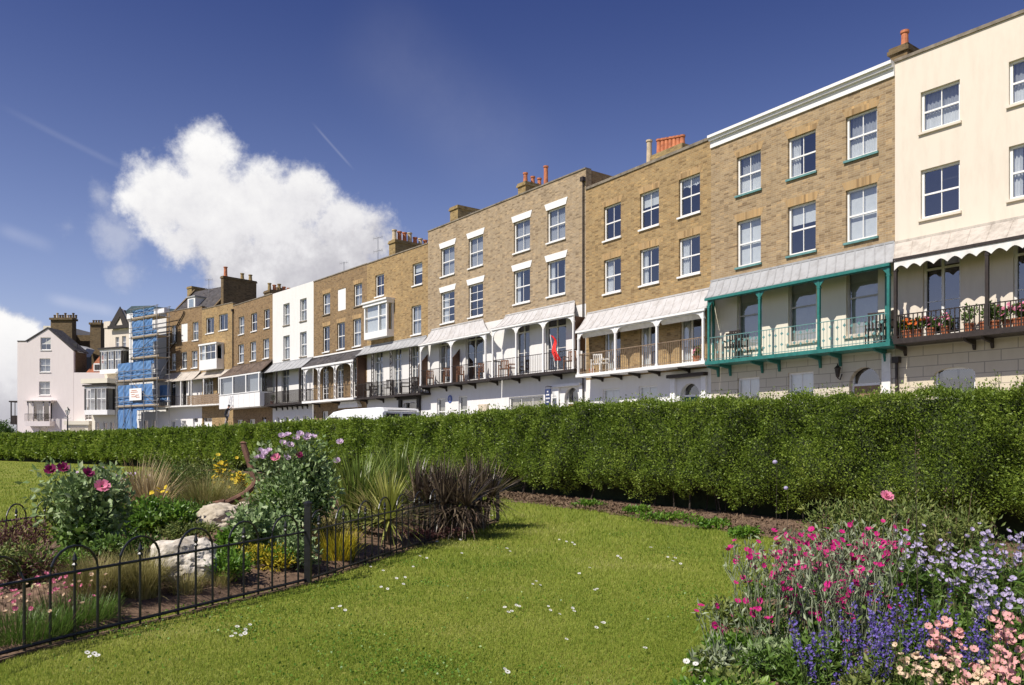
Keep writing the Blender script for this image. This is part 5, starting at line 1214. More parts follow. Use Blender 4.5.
# trunks
NT = 60; s = np.sort(rng.uniform(0, 34, NT)); x, y, t, dx, dy = hedge_at(s); nx, ny = -dy, dx; g_ = np.where(nx*x+ny*y > 0, -1, 1); nx, ny = nx*g_, ny*g_
A = np.stack([x-nx*(.35+.6*rng.random(NT)), y-ny*(.35+.6*rng.random(NT)), 0*x], 1)-oX; B = A+np.stack([rng.normal(0, .15, NT), rng.normal(0, .15, NT), np.full(NT, .95)], 1)
for a_, b_ in zip(A, B): MB().tube([tuple(a_), tuple((a_+b_)/2+rng.normal(0, .03, 3)), tuple(b_)], .022, 5, .013).build('trunk', M['darkbark'], hedge)
# whippy shoots above the hedge at the right
s = rng.uniform(0, 20, 260); x, y, t, dx, dy = hedge_at(s); A = np.stack([x-.3*rng.random(260), y+.5*rng.random(260), t-.05], 1)-oX
hgt = rng.random(260)**2.2*.32+.05; B = A+np.stack([rng.normal(0, .03, 260), rng.normal(0, .03, 260), hgt], 1)
V, Fc = stems(A, B, .004, .002); npmesh('shoots', V, Fc, M['stem'], hedge, 4)['kind'] = 'stuff'
Pl = np.concatenate([A+(B-A)*f for f in (.45, .7, .85, 1.0)]); V, Fc = leaves(Pl, .045*rng.uniform(.7, 1.2, len(Pl)), .9, None, .5); npmesh('shoot_leaves', V, Fc, M['hedge'], hedge)
# soil strip below the hedge
S = np.linspace(0, 45, 200); x, y, t, dx, dy = hedge_at(S); nx, ny = -dy, dx; g_ = np.where(nx*x+ny*y > 0, -1, 1); nx, ny = nx*g_, ny*g_
wid = np.interp(S, [0, 6, 12, 18, 24, 45], [2.3, 1.7, 1.2, .75, .42, .35])+.15*np.sin(S*1.1)+.1*np.sin(S*2.9)+.05*np.sin(S*7)
V = []; q = []
for j, f in enumerate(np.linspace(0, 1, 9)):
    o_ = -1.6+(wid+1.6)*f; V.append(np.stack([x+nx*o_, y+ny*o_, .006+(.05+rng.normal(0, .012, len(S)))*np.sin(f*math.pi)], 1))
V = np.stack(V, 1).reshape(-1, 3)
for i in range(199):
    for j in range(8): q.append((i*9+j, (i+1)*9+j, (i+1)*9+j+1, i*9+j+1))
o = npmesh('soil_strip', V, q, M['soil'], None, 4); structure(o)
# road and pavement behind the hedge (raised ground)
x, y, t, dx, dy = hedge_at(np.linspace(0, HL_, 60)); nx, ny = -dy, dx; g_ = np.where(nx*x+ny*y > 0, -1, 1); nx, ny = nx*g_, ny*g_
front = [(a-b*1.75, c-d*1.75) for a, b, c, d in zip(x, nx, y, ny)]
H0b = pts[0]; back = [(H0b[0]+8, H0b[1]+12), (60, 200), (-150, 260), (-170, 120)]
zroad = 1.22
mb = MB(); poly = [(*p, zroad) for p in front]+[(*p, zroad) for p in reversed([(40, 25), (90, 60), (60, 200), (-150, 260), (-170, 120)])]
mb.prism([(a, b, .02) for a, b, c in poly], (0, 0, zroad-.02)); structure(mb.build('road', M['tarmac']))
def offs(P_, d):
    out = []
    for i, p in enumerate(P_):
        a = Vector(P_[max(i-1, 0)]); b = Vector(P_[min(i+1, len(P_)-1)]); t_ = (b-a).normalized(); n_ = Vector((-t_.y, t_.x))
        if n_.dot(Vector(p)) > 0: n_ = -n_
        out.append((p[0]+n_.x*d, p[1]+n_.y*d))
    return out
line = [(pts[0][0]+2, pts[0][1]-2.8)]+pts+[pt(92, 86.5), pt(74, 91), pt(-20, 91)]
f1 = offs(line, 3.2); f0 = offs(line, -1.0); mb = MB()
for i in range(len(line)-1):
    mb.prism([(*f1[i], zroad+.004), (*f1[i+1], zroad+.004), (*f0[i+1], zroad+.004), (*f0[i], zroad+.004)], (0, 0, PAVE-zroad-.008))
structure(mb.build('pavement', M['paving']))
# ------------------------------------------------------------------ street lamp, van, person, ladder
def lamp(px, z, ptop, label):
    e = empty('street_lamp', tuple(at(px, z, zroad+.13)), 0, label=label, cat='street lamp'); H_ = EYE+(HY-ptop)/F*z-zroad-.13
    MB().lathe([(.16,0),(.16,.3),(.10,.38),(.09,1.0),(.07,1.1),(.055,H_-1.3),(.09,H_-1.28),(.05,H_-1.2),(.04,H_-.85)], 0, 0, 0, 10).build('post', M['black'], e)
    MB().tube([(-.35,0,H_-1.15),(.35,0,H_-1.15)], .025, 6).build('ladder_bar', M['black'], e)
    l_ = MB().lathe([(.10,H_-.85),(.24,H_-.4),(.24,H_-.38)], 0, 0, 0, 6).build('lantern', M['glass'], e)
    MB().lathe([(.28,H_-.38),(.24,H_-.33),(.12,H_-.18),(.05,H_-.1),(.05,H_-.05),(.015,H_)], 0, 0, 0, 6).build('cap', M['black'], e)
    mb = MB()
    for k in range(6):
        w = 2*math.pi*k/6; mb.tube([(.10*math.cos(w),.10*math.sin(w),H_-.85),(.245*math.cos(w),.245*math.sin(w),H_-.38)], .016, 4)
    mb.build('lantern_frame', M['black'], e)
lamp(67.6, 80, 406.5, 'black Victorian street lamp in front of the pink gabled house')
# van
zv = 35.0; ang = math.radians(44); rl = np.array([(383-512)/F*zv, zv])
dirv = np.array([-math.sin(ang), math.cos(ang)]); VL = 5.9; W_ = 2.1
e = empty('parked_van', (rl[0], rl[1], zroad), math.atan2(dirv[1], dirv[0]), label='white parked van seen over the hedge, its two dark rear windows facing us', cat='van')
zt_ = EYE+(HY-406.8)/F*zv-zroad
# local x = forward, y: left side at 0, body to the right = -W
def vprof(s): return [(0,.35),(0,1.0),(.03,zt_-.18),(.12,zt_-.04),(.4,zt_),(VL*.55,zt_-.02),(VL*.72,zt_-.12),(VL*.80,zt_-.32),(VL*.9,zt_-.75),(VL*.985,zt_-1.0),(VL,.75),(VL-.03,.35)]
mb = MB(); pr = vprof(0); n = len(pr); lay = [(0, .10), (-.10, 0), (-W_+.10, 0), (-W_, .10)]
for yy, ins in lay:
    for (x_, z_) in pr: mb.v.append((x_+(0), yy, z_-(ins*.9 if z_ > 1.2 else 0)))
for a in range(3):
    for i in range(n): j = (i+1) % n; mb.f.append((a*n+i, a*n+j, (a+1)*n+j, (a+1)*n+i))
mb.f.append(tuple(range(n-1, -1, -1))); mb.f.append(tuple(3*n+i for i in range(n)))
vb = mb.build('body', M['vanwhite'], e)
for k, (a, b_) in enumerate(((.16, .88), (1.06, 1.78))):
    d_ = MB().box(-.015, -.001, -b_-.06, -a+.06, .5, zt_-.2).build('rear_door', M['vanwhite'], e)
    MB().box(-.025, -.016, -b_, -a, zt_-.72, zt_-.28).build('rear_window', M['rubber'], d_)
for y_ in (-.11, -W_+.01): MB().box(-.03, .02, y_, y_+.1, .9, 1.3).build('tail_light', M['redlamp'], e)
MB().box(-.12, -.005, -W_+.05, -.05, .32, .52).build('bumper', M['rubber'], e)
for x_ in (.95, VL-.95):
    for y_ in (-.12, -W_-.02):
        wv = MB(); wv.prism([(x_+.33*math.cos(t), y_, .33+.33*math.sin(t)) for t in np.linspace(0, 2*math.pi, 20, endpoint=False)], (0, .2, 0)); wv.build('wheel', M['rubber'], e)
MB().box(VL*.62, VL*.76, .001, .006, 1.1, 1.55).build('side_window', M['rubber'], e)
MB().box(-.011, -.004, -W_+.25, -.25, zt_-.16, zt_-.12).build('roof_gutter', M['coping'], vb)
# ladder and person in front of H8
h = H8; OL = O8+.05
pl0 = h.world(h.U(221.5, O8+1.3), -O8-1.3, 0); ptp = h.world(h.U(231.5, OL), -OL, h.Z(231.5, 396, OL))
a, b = Vector(pl0), Vector(ptp); e = empty('ladder', tuple(a), 0, label='pale ladder leaning on the glazed white veranda, with a climber on it', cat='ladder')
sd = Vector((h.xd.x, h.xd.y, 0))*.2; dv = b-a
for s_ in (-1, 1): MB().tube([sd*s_, dv+sd*s_], .035, 5).build('rail', M['alu'], e)
for k in range(1, 15): MB().tube([dv*(k/15)-sd, dv*(k/15)+sd], .018, 5).build('rung', M['alu'], e)
def person(loc, rz, label):
    e = empty('person', loc, rz, label=label, cat='person')
    # x forward (toward wall/up), z up
    V = {'pel': (0,0,.95,.15), 'waist': (.06,0,1.12,.135), 'chest': (.18,0,1.36,.16), 'neck': (.28,0,1.52,.06), 'head': (.33,0,1.64,.095), 'crown': (.35,0,1.74,.08),
         'hl': (0,.09,.9,.10), 'kl': (.18,.11,.50,.065), 'al': (.02,.10,.08,.045), 'tl': (.16,.11,.03,.04), 'hr': (0,-.09,.9,.10), 'kr': (.26,-.11,.62,.065), 'ar': (.12,-.10,.25,.045), 'tr': (.26,-.11,.2,.04),
         'sl': (.22,.18,1.44,.065), 'el': (.42,.24,1.32,.045), 'wl': (.62,.2,1.46,.03), 'fl': (.70,.19,1.5,.03), 'sr': (.22,-.18,1.44,.065), 'er': (.46,-.24,1.42,.045), 'wr': (.66,-.2,1.62,.03), 'fr': (.74,-.19,1.66,.03)}
    E = [('pel','waist'),('waist','chest'),('chest','neck'),('neck','head'),('head','crown'),('pel','hl'),('hl','kl'),('kl','al'),('al','tl'),('pel','hr'),('hr','kr'),('kr','ar'),('ar','tr'),('chest','sl'),('sl','el'),('el','wl'),('wl','fl'),('chest','sr'),('sr','er'),('er','wr'),('wr','fr')]
    ks = list(V); me = bpy.data.meshes.new('body'); me.from_pydata([V[k][:3] for k in ks], [(ks.index(a), ks.index(b)) for a, b in E], [])
    o = bpy.data.objects.new('body', me); COL.objects.link(o); o.modifiers.new('s', 'SKIN'); sub = o.modifiers.new('u', 'SUBSURF'); sub.levels = 2; sub.render_levels = 2
    for i, k in enumerate(ks): me.skin_vertices[0].data[i].radius = (V[k][3],)*2; me.skin_vertices[0].data[i].use_root = (k == 'pel')
    dg = bpy.context.evaluated_depsgraph_get(); m2 = bpy.data.meshes.new_from_object(o.evaluated_get(dg)); bpy.data.objects.remove(o); bpy.data.meshes.remove(me)
    m2.materials.clear(); m2.materials.append(M['skin']); m2.materials.append(M['cloth']); 
    for p in m2.polygons:
        c = p.center; p.material_index = 0 if (c.z > 1.5 and c.x < .55) or c.x > .6 else 1; p.use_smooth = True
    link('body', m2, e)
    MB().lathe([(.085,1.70),(.11,1.66),(.115,1.72),(.09,1.79),(.03,1.83)], .325, 0, 0, 10).build('hair', M['beam'], e, True)
    return e
pz = a+dv*.42; person((pz.x, pz.y-.15, pz.z-.1), h.ang()+math.radians(55), 'person in dark clothes climbing a ladder and reaching up to the glazed white veranda')
# ------------------------------------------------------------------ flower bed on the left
bedpoly = [at(-40, 5.3), at(0, 5.84), at(90, 6.75), at(200, 7.8), at(306, 8.97), at(370, 10.7), at(430, 12.6), at(470, 14.4), at(496, 15.9), at(470, 18.5), at(380, 20), at(250, 20), at(160, 19), at(100, 17), at(55, 13.6), at(20, 11.2), at(-60, 10.2)]
bp_ = np.array([p[:2] for p in bedpoly])
def inpoly(X, Y, P_):
    ins = np.zeros(len(X), bool); j = len(P_)-1
    for i in range(len(P_)):
        xi, yi = P_[i]; xj, yj = P_[j]; c = ((yi > Y) != (yj > Y)) & (X < (xj-xi)*(Y-yi)/(yj-yi+1e-12)+xi); ins ^= c; j = i
    return ins
def distpoly(X, Y, P_):
    d = np.full(len(X), 1e9)
    for i in range(len(P_)):
        a = P_[i]; b = P_[(i+1) % len(P_)]; ab = b-a; t = np.clip(((X-a[0])*ab[0]+(Y-a[1])*ab[1])/(ab@ab), 0, 1); d = np.minimum(d, np.hypot(X-a[0]-t*ab[0], Y-a[1]-t*ab[1]))
    return d
def bedz(x, y):
    X = np.atleast_1d(float(x)); Y = np.atleast_1d(float(y)); 
    d = distpoly(X, Y, bp_); return float(np.where(inpoly(X, Y, bp_), np.minimum(d*.22, .3), 0)[0])
def bed_mesh(name, P_, hmax, slope, step=.12):
    x0, y0 = P_.min(0)-.2; x1, y1 = P_.max(0)+.2; nx_, ny_ = int((x1-x0)/step), int((y1-y0)/step)
    X, Y = np.meshgrid(np.linspace(x0, x1, nx_), np.linspace(y0, y1, ny_)); X = X.ravel(); Y = Y.ravel(); d = distpoly(X, Y, P_); ins = inpoly(X, Y, P_)
    Z = np.where(ins, np.minimum(d*slope, hmax)+.03+.03*np.sin(X*9+2*np.sin(Y*7))*np.cos(Y*8)+rng.normal(0, .008, len(X)), -.02-d*.3); V = np.stack([X, Y, Z], 1); q = []
    for i in range(ny_-1):
        for j in range(nx_-1):
            k = i*nx_+j
            if ins[k] or ins[k+1] or ins[k+nx_] or ins[k+nx_+1]: q.append((k, k+1, k+nx_+1, k+nx_))
    return structure(npmesh(name, V, q, M['soil'], None, 4))
bed_mesh('flower_bed_soil', bp_, .3, .22)
rb = np.array([at(700, 4.3)[:2], at(690, 5.6)[:2], at(720, 7.2)[:2], at(770, 9.6)[:2], at(900, 10.6)[:2], at(1120, 8.5)[:2], at(1300, 5)[:2], at(1500, 3)[:2], at(1100, 2.2)[:2], at(760, 3.6)[:2]])
bed_mesh('border_soil', rb, .1, .2)
# fence
def fence(label, path, h0, postat):
    e = empty('hoop_fence', (path[0][0], path[0][1], 0), 0, label=label, cat='fence'); O = Vector((path[0][0], path[0][1], 0)); P_ = [Vector((p[0], p[1], 0)) for p in path]
    cumf = [0]
    for a, b in zip(P_[:-1], P_[1:]): cumf.append(cumf[-1]+(b-a).length)
    def F_(s):
        for i in range(len(cumf)-1):
            if s <= cumf[i+1] or i == len(cumf)-2:
                t = (s-cumf[i])/(cumf[i+1]-cumf[i]); return P_[i].lerp(P_[i+1], t)-O
    g_ = .01; sp_ = .206; s_ = h0; rail_ = lambda s: .535+.012*min(s, 6); hpf = lambda s: .745+.014*min(s, 6)
    for zz, r_ in ((rail_, .013), (lambda s: .05, .015)):
        mb = MB(); n = int(cumf[-1]/.5)
        for i in range(n):
            a, b = F_(cumf[-1]*i/n), F_(cumf[-1]*(i+1)/n); sa = cumf[-1]*i/n; sb = cumf[-1]*(i+1)/n; mb.tube([(a.x, a.y, zz(sa)+g_), (b.x, b.y, zz(sb)+g_)], r_, 6)
        mb.build('rail', M['black'], e)
    while s_+2*sp_ < cumf[-1]:
        if any(abs(s_+sp_-p) < sp_*.6 for p in postat): s_ += sp_*.5; continue
        rail = rail_(s_); hp_ = hpf(s_)
        a, c, b = F_(s_), F_(s_+sp_), F_(s_+2*sp_); r_ = sp_; u_ = (b-a).normalized(); pts2 = [(a.x, a.y, g_), (a.x, a.y, g_+hp_-r_)]
        for k in range(1, 10):
            t = math.pi*k/10; q_ = c-u_*math.cos(t)*r_; pts2.append((q_.x, q_.y, g_+hp_-r_+math.sin(t)*r_))
        pts2 += [(b.x, b.y, g_+hp_-r_), (b.x, b.y, g_)]
        MB().tube(pts2, .0108, 6).build('hoop', M['black'], e)
        m_ = MB(); m_.tube([(c.x, c.y, g_), (c.x, c.y, g_+rail+.05)], .0108, 6); m_.lathe([(.009,rail+.04),(.024,rail+.06),(.012,rail+.075),(.022,rail+.10),(.012,rail+.135),(.001,rail+.165)], c.x, c.y, g_, 6); m_.build('spear_bar', M['black'], e)
        s_ += 3*sp_
    for p in postat:
        q_ = F_(p); m_ = MB(); m_.box(q_.x-.035, q_.x+.035, q_.y-.035, q_.y+.035, 0, .9); m_.lathe([(.052,.9),(.052,.915),(.02,.935),(.001,.945)], q_.x, q_.y, 0, 8); m_.build('post', M['black'], e)
    m_ = MB(); n = int(cumf[-1]/.4)
    for i in range(n):
        a, b = F_(cumf[-1]*i/n), F_(cumf[-1]*(i+.97)/n); d_ = (b-a).normalized(); n_ = Vector((-d_.y, d_.x, 0))*.045; j_ = random.uniform(-.006, .006)
        m_.prism([(a-n_)[:2]+(.0,), (b-n_)[:2]+(.0,), (b+n_)[:2]+(.0,), (a+n_)[:2]+(.0,)], (0, 0, .022+j_))
    m_.build('edging', M['soil'], e)
fp = [at(-70, 5.2)[:2], at(0, 5.84)[:2], at(308, 8.95)[:2], at(400, 11.5)[:2], at(498, 15.9)[:2]]
L1 = math.dist(fp[0], fp[1]); L2 = L1+math.dist(fp[1], fp[2]); L3 = L2+math.dist(fp[2], fp[3])+math.dist(fp[3], fp[4])
fence('black hoop-top fence with two square posts along the front of the flower bed', fp, L1-.23, [L2, L3-.02])
fence('black hoop-top fence at the far left, behind the poppy plant', [at(-120, 9.6)[:2], at(0, 10.3)[:2], at(60, 11.6)[:2], at(110, 14.0)[:2]], .1, [])
def bp3(px, z): p = at(px, z); return bedz(p[0], p[1])
def P_(name, label, px, z, cat='plant', group=None):
    hz = bp3(px, z); return plant(name, label, px, z, cat, hz, group)
# poppies
fm_pop = flower_mesh('poppy_flower', .062, 5, .55, 'poppy', 2); fm_plum = flower_mesh('poppy_flower', .06, 5, .5, 'plum', 2); fm_rose = flower_mesh('poppy_flower', .07, 6, .35, 'rose', 2)
e = P_('poppy_plant', 'poppy plant with plum and pink flowers behind the fence at the left', 84, 8.9); 
P = bush(e, .68, .5, 1.12, 3200, .08, 'glauc', .6, .5, 60, clumps=18); Pf = bush(e, .5, .45, .8, 1400, .09, 'midgreen', .55, .3, 10, clumps=10)
zz = e.location.z
def hgt_at(py, z): return EYE+(HY-py)/F*z-zz
for (px, py, me_) in ((51, 471, fm_plum), (63, 469, fm_plum), (87, 474, fm_plum), (102, 487, fm_rose)):
    o = link('flower', me_, e); fx_ = (px-512)/F*8.3-(84-512)/F*8.9; o.location = (fx_, -.6, hgt_at(py, 8.3)); o.rotation_euler = (.9, .3*random.random(), random.random()); o.scale = (1.25,)*3
    MB().tube([(fx_, -.6, hgt_at(py, 8.3)), (fx_*.6, -.2, .6)], .004, 4).build('flower_stem', M['stem'], e)
e = P_('poppy_plant', 'tall grey-green poppy plant with pale lilac flowers in the middle of the bed', 297, 10.6)
zz = e.location.z
P = bush(e, .74, .55, 1.5, 5200, .07, 'glauc', .6, .6, 90, clumps=24); bush(e, .55, .5, 1.1, 1600, .08, 'midgreen', .55, .3, 10, clumps=12)
for (px, py) in ((262, 449), (268, 452), (273, 449), (285, 434), (284, 441), (291, 433), (297, 436), (304, 432), (306, 437), (311, 434), (316, 435), (294, 443), (265, 455), (258, 456), (290, 455)):
    o = link('flower', fm_pop, e); o.location = ((px-297)/F*10.4, -.1+random.uniform(-.1, .1), hgt_at(py+3, 10.4)); o.rotation_euler = (random.uniform(.3, 1.0), random.uniform(-.4, .4), random.random())
    MB().tube([tuple(o.location), (o.location.x*.75, 0, .9)], .004, 4).build('flower_stem', M['stem'], e)
for (px, py) in ((280, 458), (304, 456)):
    o = link('flower', fm_rose if px < 290 else fm_plum, e); o.location = ((px-297)/F*10.4, -.2, hgt_at(py, 10.4)); o.rotation_euler = (.9, 0, 0)
for (px, py) in ((341, 443), (338, 462)):
    o = link('flower', fm_pop, e); o.location = ((px-297)/F*10.4, 0, hgt_at(py, 10.4)); o.rotation_euler = (.8, 0, 0)
    MB().tube([tuple(o.location), (.35, 0, .7)], .004, 4).build('flower_stem', M['stem'], e)
# low grey-green under it
e = P_('poppy_plant', 'low leafy grey-green poppy growth at the foot of the tall poppy plant, behind the fence', 262, 9.7); bush(e, .5, .4, .62, 1800, .08, 'glauc', .6, .5, 20, clumps=10)
# yellow sedges
for px, z, lab, s_ in ((268, 9.25, 'low yellow and green plant behind the fence, left of the square post', .3), (338, 10.3, 'golden yellow grass clump behind the fence, right of the square post', .46)):
    e = P_('golden_grass', lab, px, z, group='golden clumps by the fence')
    if px == 338: tuft(e, 420, .48, .35, .7, .012, 'gold', .2); tuft(e, 90, .45, .5, 1.0, .012, 'strapgreen', .2, name='green_blades')
    else: bush(e, .42, .25, .3, 1500, .045, 'gold', .45, .5, 8, clumps=10); bush(e, .45, .3, .27, 700, .045, 'bright', .45, .5, 8, clumps=10)
e = P_('leafy_plant', 'bright lime green leafy plant between the pale rock and the tall poppy plant', 236, 9.6); bush(e, .36, .3, .42, 1500, .055, 'bright', .6, .5, 10, clumps=8)
e = P_('leafy_plant', 'bright green glossy leafy plant right of the poppy with plum flowers', 152, 11.0); bush(e, .72, .5, .52, 2600, .075, 'bright', .6, .5, 10, clumps=12); bush(e, .7, .5, .42, 900, .075, 'midgreen', .6, .3, 10, clumps=12)
# feather grasses
for px, z, lab, L__, n in ((140, 7.7, 'straw coloured feather grass clump behind the fence, left of the pale rock', .5, 900), (92, 7.4, 'pale green-blond feather grass behind the fence below the plum poppies', .48, 800), (108, 7.5, 'blond grass clump between the two feather grasses', .42, 500), (185, 8.0, 'short blond grass tuft in front of the pitted boulder', .26, 400), (215, 8.35, 'small dry grass tuft right of the pitted boulder by the fence', .24, 300)):
    e = P_('feather_grass', lab, px, z, group='feather grasses'); tuft(e, n, L__, .35, 1.1, .0045, 'stipa', .16)
for px, z, lab, L__, n in ((205, 13.2, 'tall reddish blond grass clump above the two rocks', .85, 900), (222, 14.0, 'blond grass clump by the rusty anchor', .7, 500)):
    e = P_('feather_grass', lab, px, z, group='feather grasses'); tuft(e, n, L__, .35, 1.1, .007, 'stipa', .22); 
    if px == 205: tuft(e, 220, .75, .3, .6, .008, 'strapgreen', .2, name='green_blades')
e = P_('flax_plant', 'pale straw coloured strappy clump arching right above the glossy green plant', 150, 13.4); tuft(e, 230, 1.0, .55, .9, .028, 'straw', .2)
e = P_('flax_plant', 'slender beige flax clump left of the olive shrubs', 138, 14.6); tuft(e, 140, 1.15, .4, .6, .022, 'straw', .2)
e = P_('flowering_shrub', 'round bush with tiny white and lilac flowers in front of the far lawn', 118, 16.2); P = bush(e, .95, .8, 1.05, 3600, .06, 'olive', .5, .5, 30, clumps=16)
wf = flower_mesh('small_flower', .035, 5, .3, 'poppy'); top_ = P[P[:, 2] > .55]; add_flowers(e, wf, top_[rng.integers(0, len(top_), 90)]+[0, -.12, .08])
for px, z, hz, rx, lab in ((168, 17.5, 1.12, 1.0, 'olive green shrub behind the straw flax'), (196, 18.2, .95, .9, 'olive shrub right of the straw flax, in front of the hedge'), (222, 19, .8, .8, 'low olive shrub left of the rusty anchor tip')):
    e = P_('olive_shrub', lab, px, z, 'shrub', 'olive shrubs'); bush(e, rx, .7, hz, 3000, .06, 'olive', .35, .8, 30, clumps=14); bush(e, rx, .6, hz*.9, 1600, .06, 'midgreen', .35, .6, 10, clumps=14)
e = P_('yellow_variegated_shrub', 'yellow flowered upright shrub left of the rusty anchor', 231, 15.2, 'shrub'); P = bush(e, .42, .35, .98, 900, .055, 'olive', .5, .6, 40, clumps=9)
yf = flower_mesh('small_flower', .04, 5, .3, 'yellow'); add_flowers(e, yf, P[(P[:, 2] > .4)][:95]+[0, -.05, .04])
e = P_('flowering_plant', 'small yellow daisy clump amid the straw flax', 157, 12.4); bush(e, .14, .14, .55, 60, .05, 'olive', .4, .6, 20); add_flowers(e, yf, [(random.uniform(-.15, .15), random.uniform(-.1, .1), random.uniform(.5, .62)) for _ in range(8)])
# maroon sedum, thrift
e = P_('sedum', 'maroon leaved sedum behind the fence at the left edge', 28, 7.9); bush(e, .6, .45, .5, 900, .06, 'olive', .4, .7, 20, clumps=10); bush(e, .6, .4, .42, 1200, .045, 'maroon', .5, .5, 60, 'brownstem', 12)
e = P_('sedum', 'dusty maroon heather-like clump at the left edge, behind the maroon sedum', 8, 9.4); bush(e, .8, .5, .6, 2400, .045, 'maroon', .35, .9, 80, 'brownstem', 12); bush(e, .7, .4, .5, 500, .05, 'straw', .3, .9, 10)
th = flower_mesh('thrift_flower', .028, 7, .6, 'rose', 2, .3); tw = flower_mesh('thrift_flower', .026, 7, .6, 'cream_p', 2, .3)
for px, z, lab in ((20, 6.35, 'pink thrift cushion behind the fence at the bottom left corner'), (68, 6.9, 'pink thrift cushion behind the fence, right of the corner one')):
    e = P_('thrift', lab, px, z, group='thrift cushions'); tuft(e, 1500, .2, .6, .6, .005, 'midgreen', .38, 4)
    Pp = [(random.gauss(0, .22), random.gauss(0, .16), random.uniform(.22, .4)) for _ in range(46)]
    A = np.array([(a*.7, b*.7, .02) for a, b, c in Pp]); V, Fc = stems(A, np.array(Pp), .002, .0015); npmesh('stems', V, Fc, M['brownstem'], e, 4)
    add_flowers(e, th, Pp[:18], (.6, .95)); add_flowers(e, tw, Pp[32:], (.6, .95))
# flaxes / cordylines
e = P_('flax_plant', 'tall dark green strap-leaved flax right of the tall poppy plant', 357, 14.0); tuft(e, 260, 1.25, .3, .8, .035, 'strapgreen', .3)
e = P_('flax_plant', 'green strap-leaved clump between the dark flax and the hedge', 398, 16.0); tuft(e, 170, 1.35, .25, .5, .045, 'strapgreen', .3)
e = P_('cordyline', 'spiky yellow-green cordyline in the middle right of the bed', 388, 12.0); MB().tube([(0,0,0),(0,0,.35)], .05, 8, .04).build('trunk', M['brownstem'], e)
o = tuft(e, 150, .85, .75, .35, .032, 'strapyel', .05, name='crown'); o.location.z = .35; o = tuft(e, 60, .7, .5, .5, .03, 'strapyel', .05, name='inner_leaves', a0=1.1); o.location.z = .35
e = P_('flax_plant', 'bleached drooping strap leaves under the yellow-green cordyline', 372, 13.0); tuft(e, 130, .75, .8, 1.2, .03, 'stipa', .15)
for px, z, lab, hh_ in ((452, 13.2, 'large dark bronze cordyline spilling over the fence near its end post', .55), (478, 14.6, 'dark bronze cordyline next to the fence end post', .6), (425, 13.6, 'smaller dark bronze cordyline beside the yellow-green one', .45)):
    e = P_('cordyline', lab, px, z, group='bronze cordylines'); 
    for dx_ in (-.12, .05, .2): MB().tube([(dx_*.5,0,0),(dx_,0,hh_)], .045, 7, .04).build('trunk', M['brownstem'], e)
    for j, dx_ in enumerate((-.14, .05, .24)):
        o = tuft(e, 85, .85, 1.05, .3, .032, 'bronze', .05, name='crown'); o.location = (dx_, random.uniform(-.1, .1), hh_); o = tuft(e, 60, .7, .4, .9, .032, 'bronze', .05, name='drooping_leaves', a0=1.3); o.location = (dx_, 0, hh_*.85)
e = P_('flax_plant', 'narrow green tuft rising out of the bronze cordylines', 447, 14.2); tuft(e, 60, 1.25, .16, .3, .03, 'strapgreen', .08)
# low plants by fence foot right
e = P_('ground_plant', 'dry brown leaf litter clump below the bronze cordylines', 420, 12.9); bush(e, 1.0, .4, .16, 900, .07, 'maroon', .4, .2, 10, 'brownstem', 12)
for px, z, rx, hz, m_, sz, lab in (
  (120, 8.6, .5, .3, 'midgreen', .06, 'low dark leafy cover at the foot of the plum poppy, right side'),
  (60, 8.2, .4, .28, 'bright', .05, 'low bright green leaves at the foot of the plum poppy'),
  (190, 10.2, .5, .28, 'olive', .05, 'low olive growth between the two boulders'),
  (215, 9.0, .35, .22, 'bright', .05, 'low bright green cover right of the pitted boulder'),
  (330, 11.5, .5, .3, 'stipa', .05, 'pale dry growth behind the square fence post'),
  (355, 12.2, .5, .35, 'olive', .06, 'low olive growth behind the golden clump'),
  (300, 9.5, .4, .5, 'glauc', .07, 'grey-green leafy stems just left of the square fence post'),
  (232, 8.6, .35, .3, 'bright', .05, 'bright green leaves along the fence left of the yellow plant'),
  (180, 12.5, .7, .4, 'midgreen', .07, 'dark green low plants behind the glossy leafy plant'),
  (100, 12.8, .8, .5, 'olive', .06, 'olive low plants behind the plum poppy'),
  (258, 12.3, .5, .6, 'midgreen', .07, 'green growth around the rusty anchor foot'),
  (400, 14.8, .7, .45, 'olive', .06, 'olive growth behind the yellow-green cordyline'),
  (150, 8.2, .35, .16, 'stipa', .05, 'dry low cover in front of the pitted boulder')):
    e = P_('bedding_plant', lab, px, z, 'plant', 'low bedding plants'); bush(e, rx, .35, hz, 1100, sz, m_, .45, .6, 12, clumps=12)
# leaf litter
for P0, nm, nn in ((bp_, 'leaf_litter', 16000), (rb, 'border_litter', 9000)):
    lo_, hi_ = P0.min(0), P0.max(0); X = rng.uniform(lo_[0], hi_[0], nn); Y = rng.uniform(lo_[1], hi_[1], nn); k = inpoly(X, Y, P0); X, Y = X[k], Y[k]; d_ = distpoly(X, Y, P0)
    Z = np.minimum(d_*(.22 if P0 is bp_ else .2), .3 if P0 is bp_ else .1)+.045; V, Fc = leaves(np.stack([X, Y, Z], 1), rng.uniform(.02, .06, len(X)), .05, None, .5); tag(npmesh(nm, V, Fc, M['brownstem'] if P0 is bp_ else M['olive']), 'dry leaf litter on the flower bed soil' if P0 is bp_ else 'tiny seedlings and litter on the border soil', 'leaf litter', kind='stuff')
S_ = rng.uniform(0, 26, 14000); x, y, t, dx, dy = hedge_at(S_); nx, ny = -dy, dx; g_ = np.where(nx*x+ny*y > 0, -1, 1); nx, ny = nx*g_, ny*g_
wd_ = np.interp(S_, [0, 6, 12, 18, 24, 45], [2.3, 1.7, 1.2, .75, .42, .35]); o_ = -.3+(wd_+.35)*rng.random(14000)
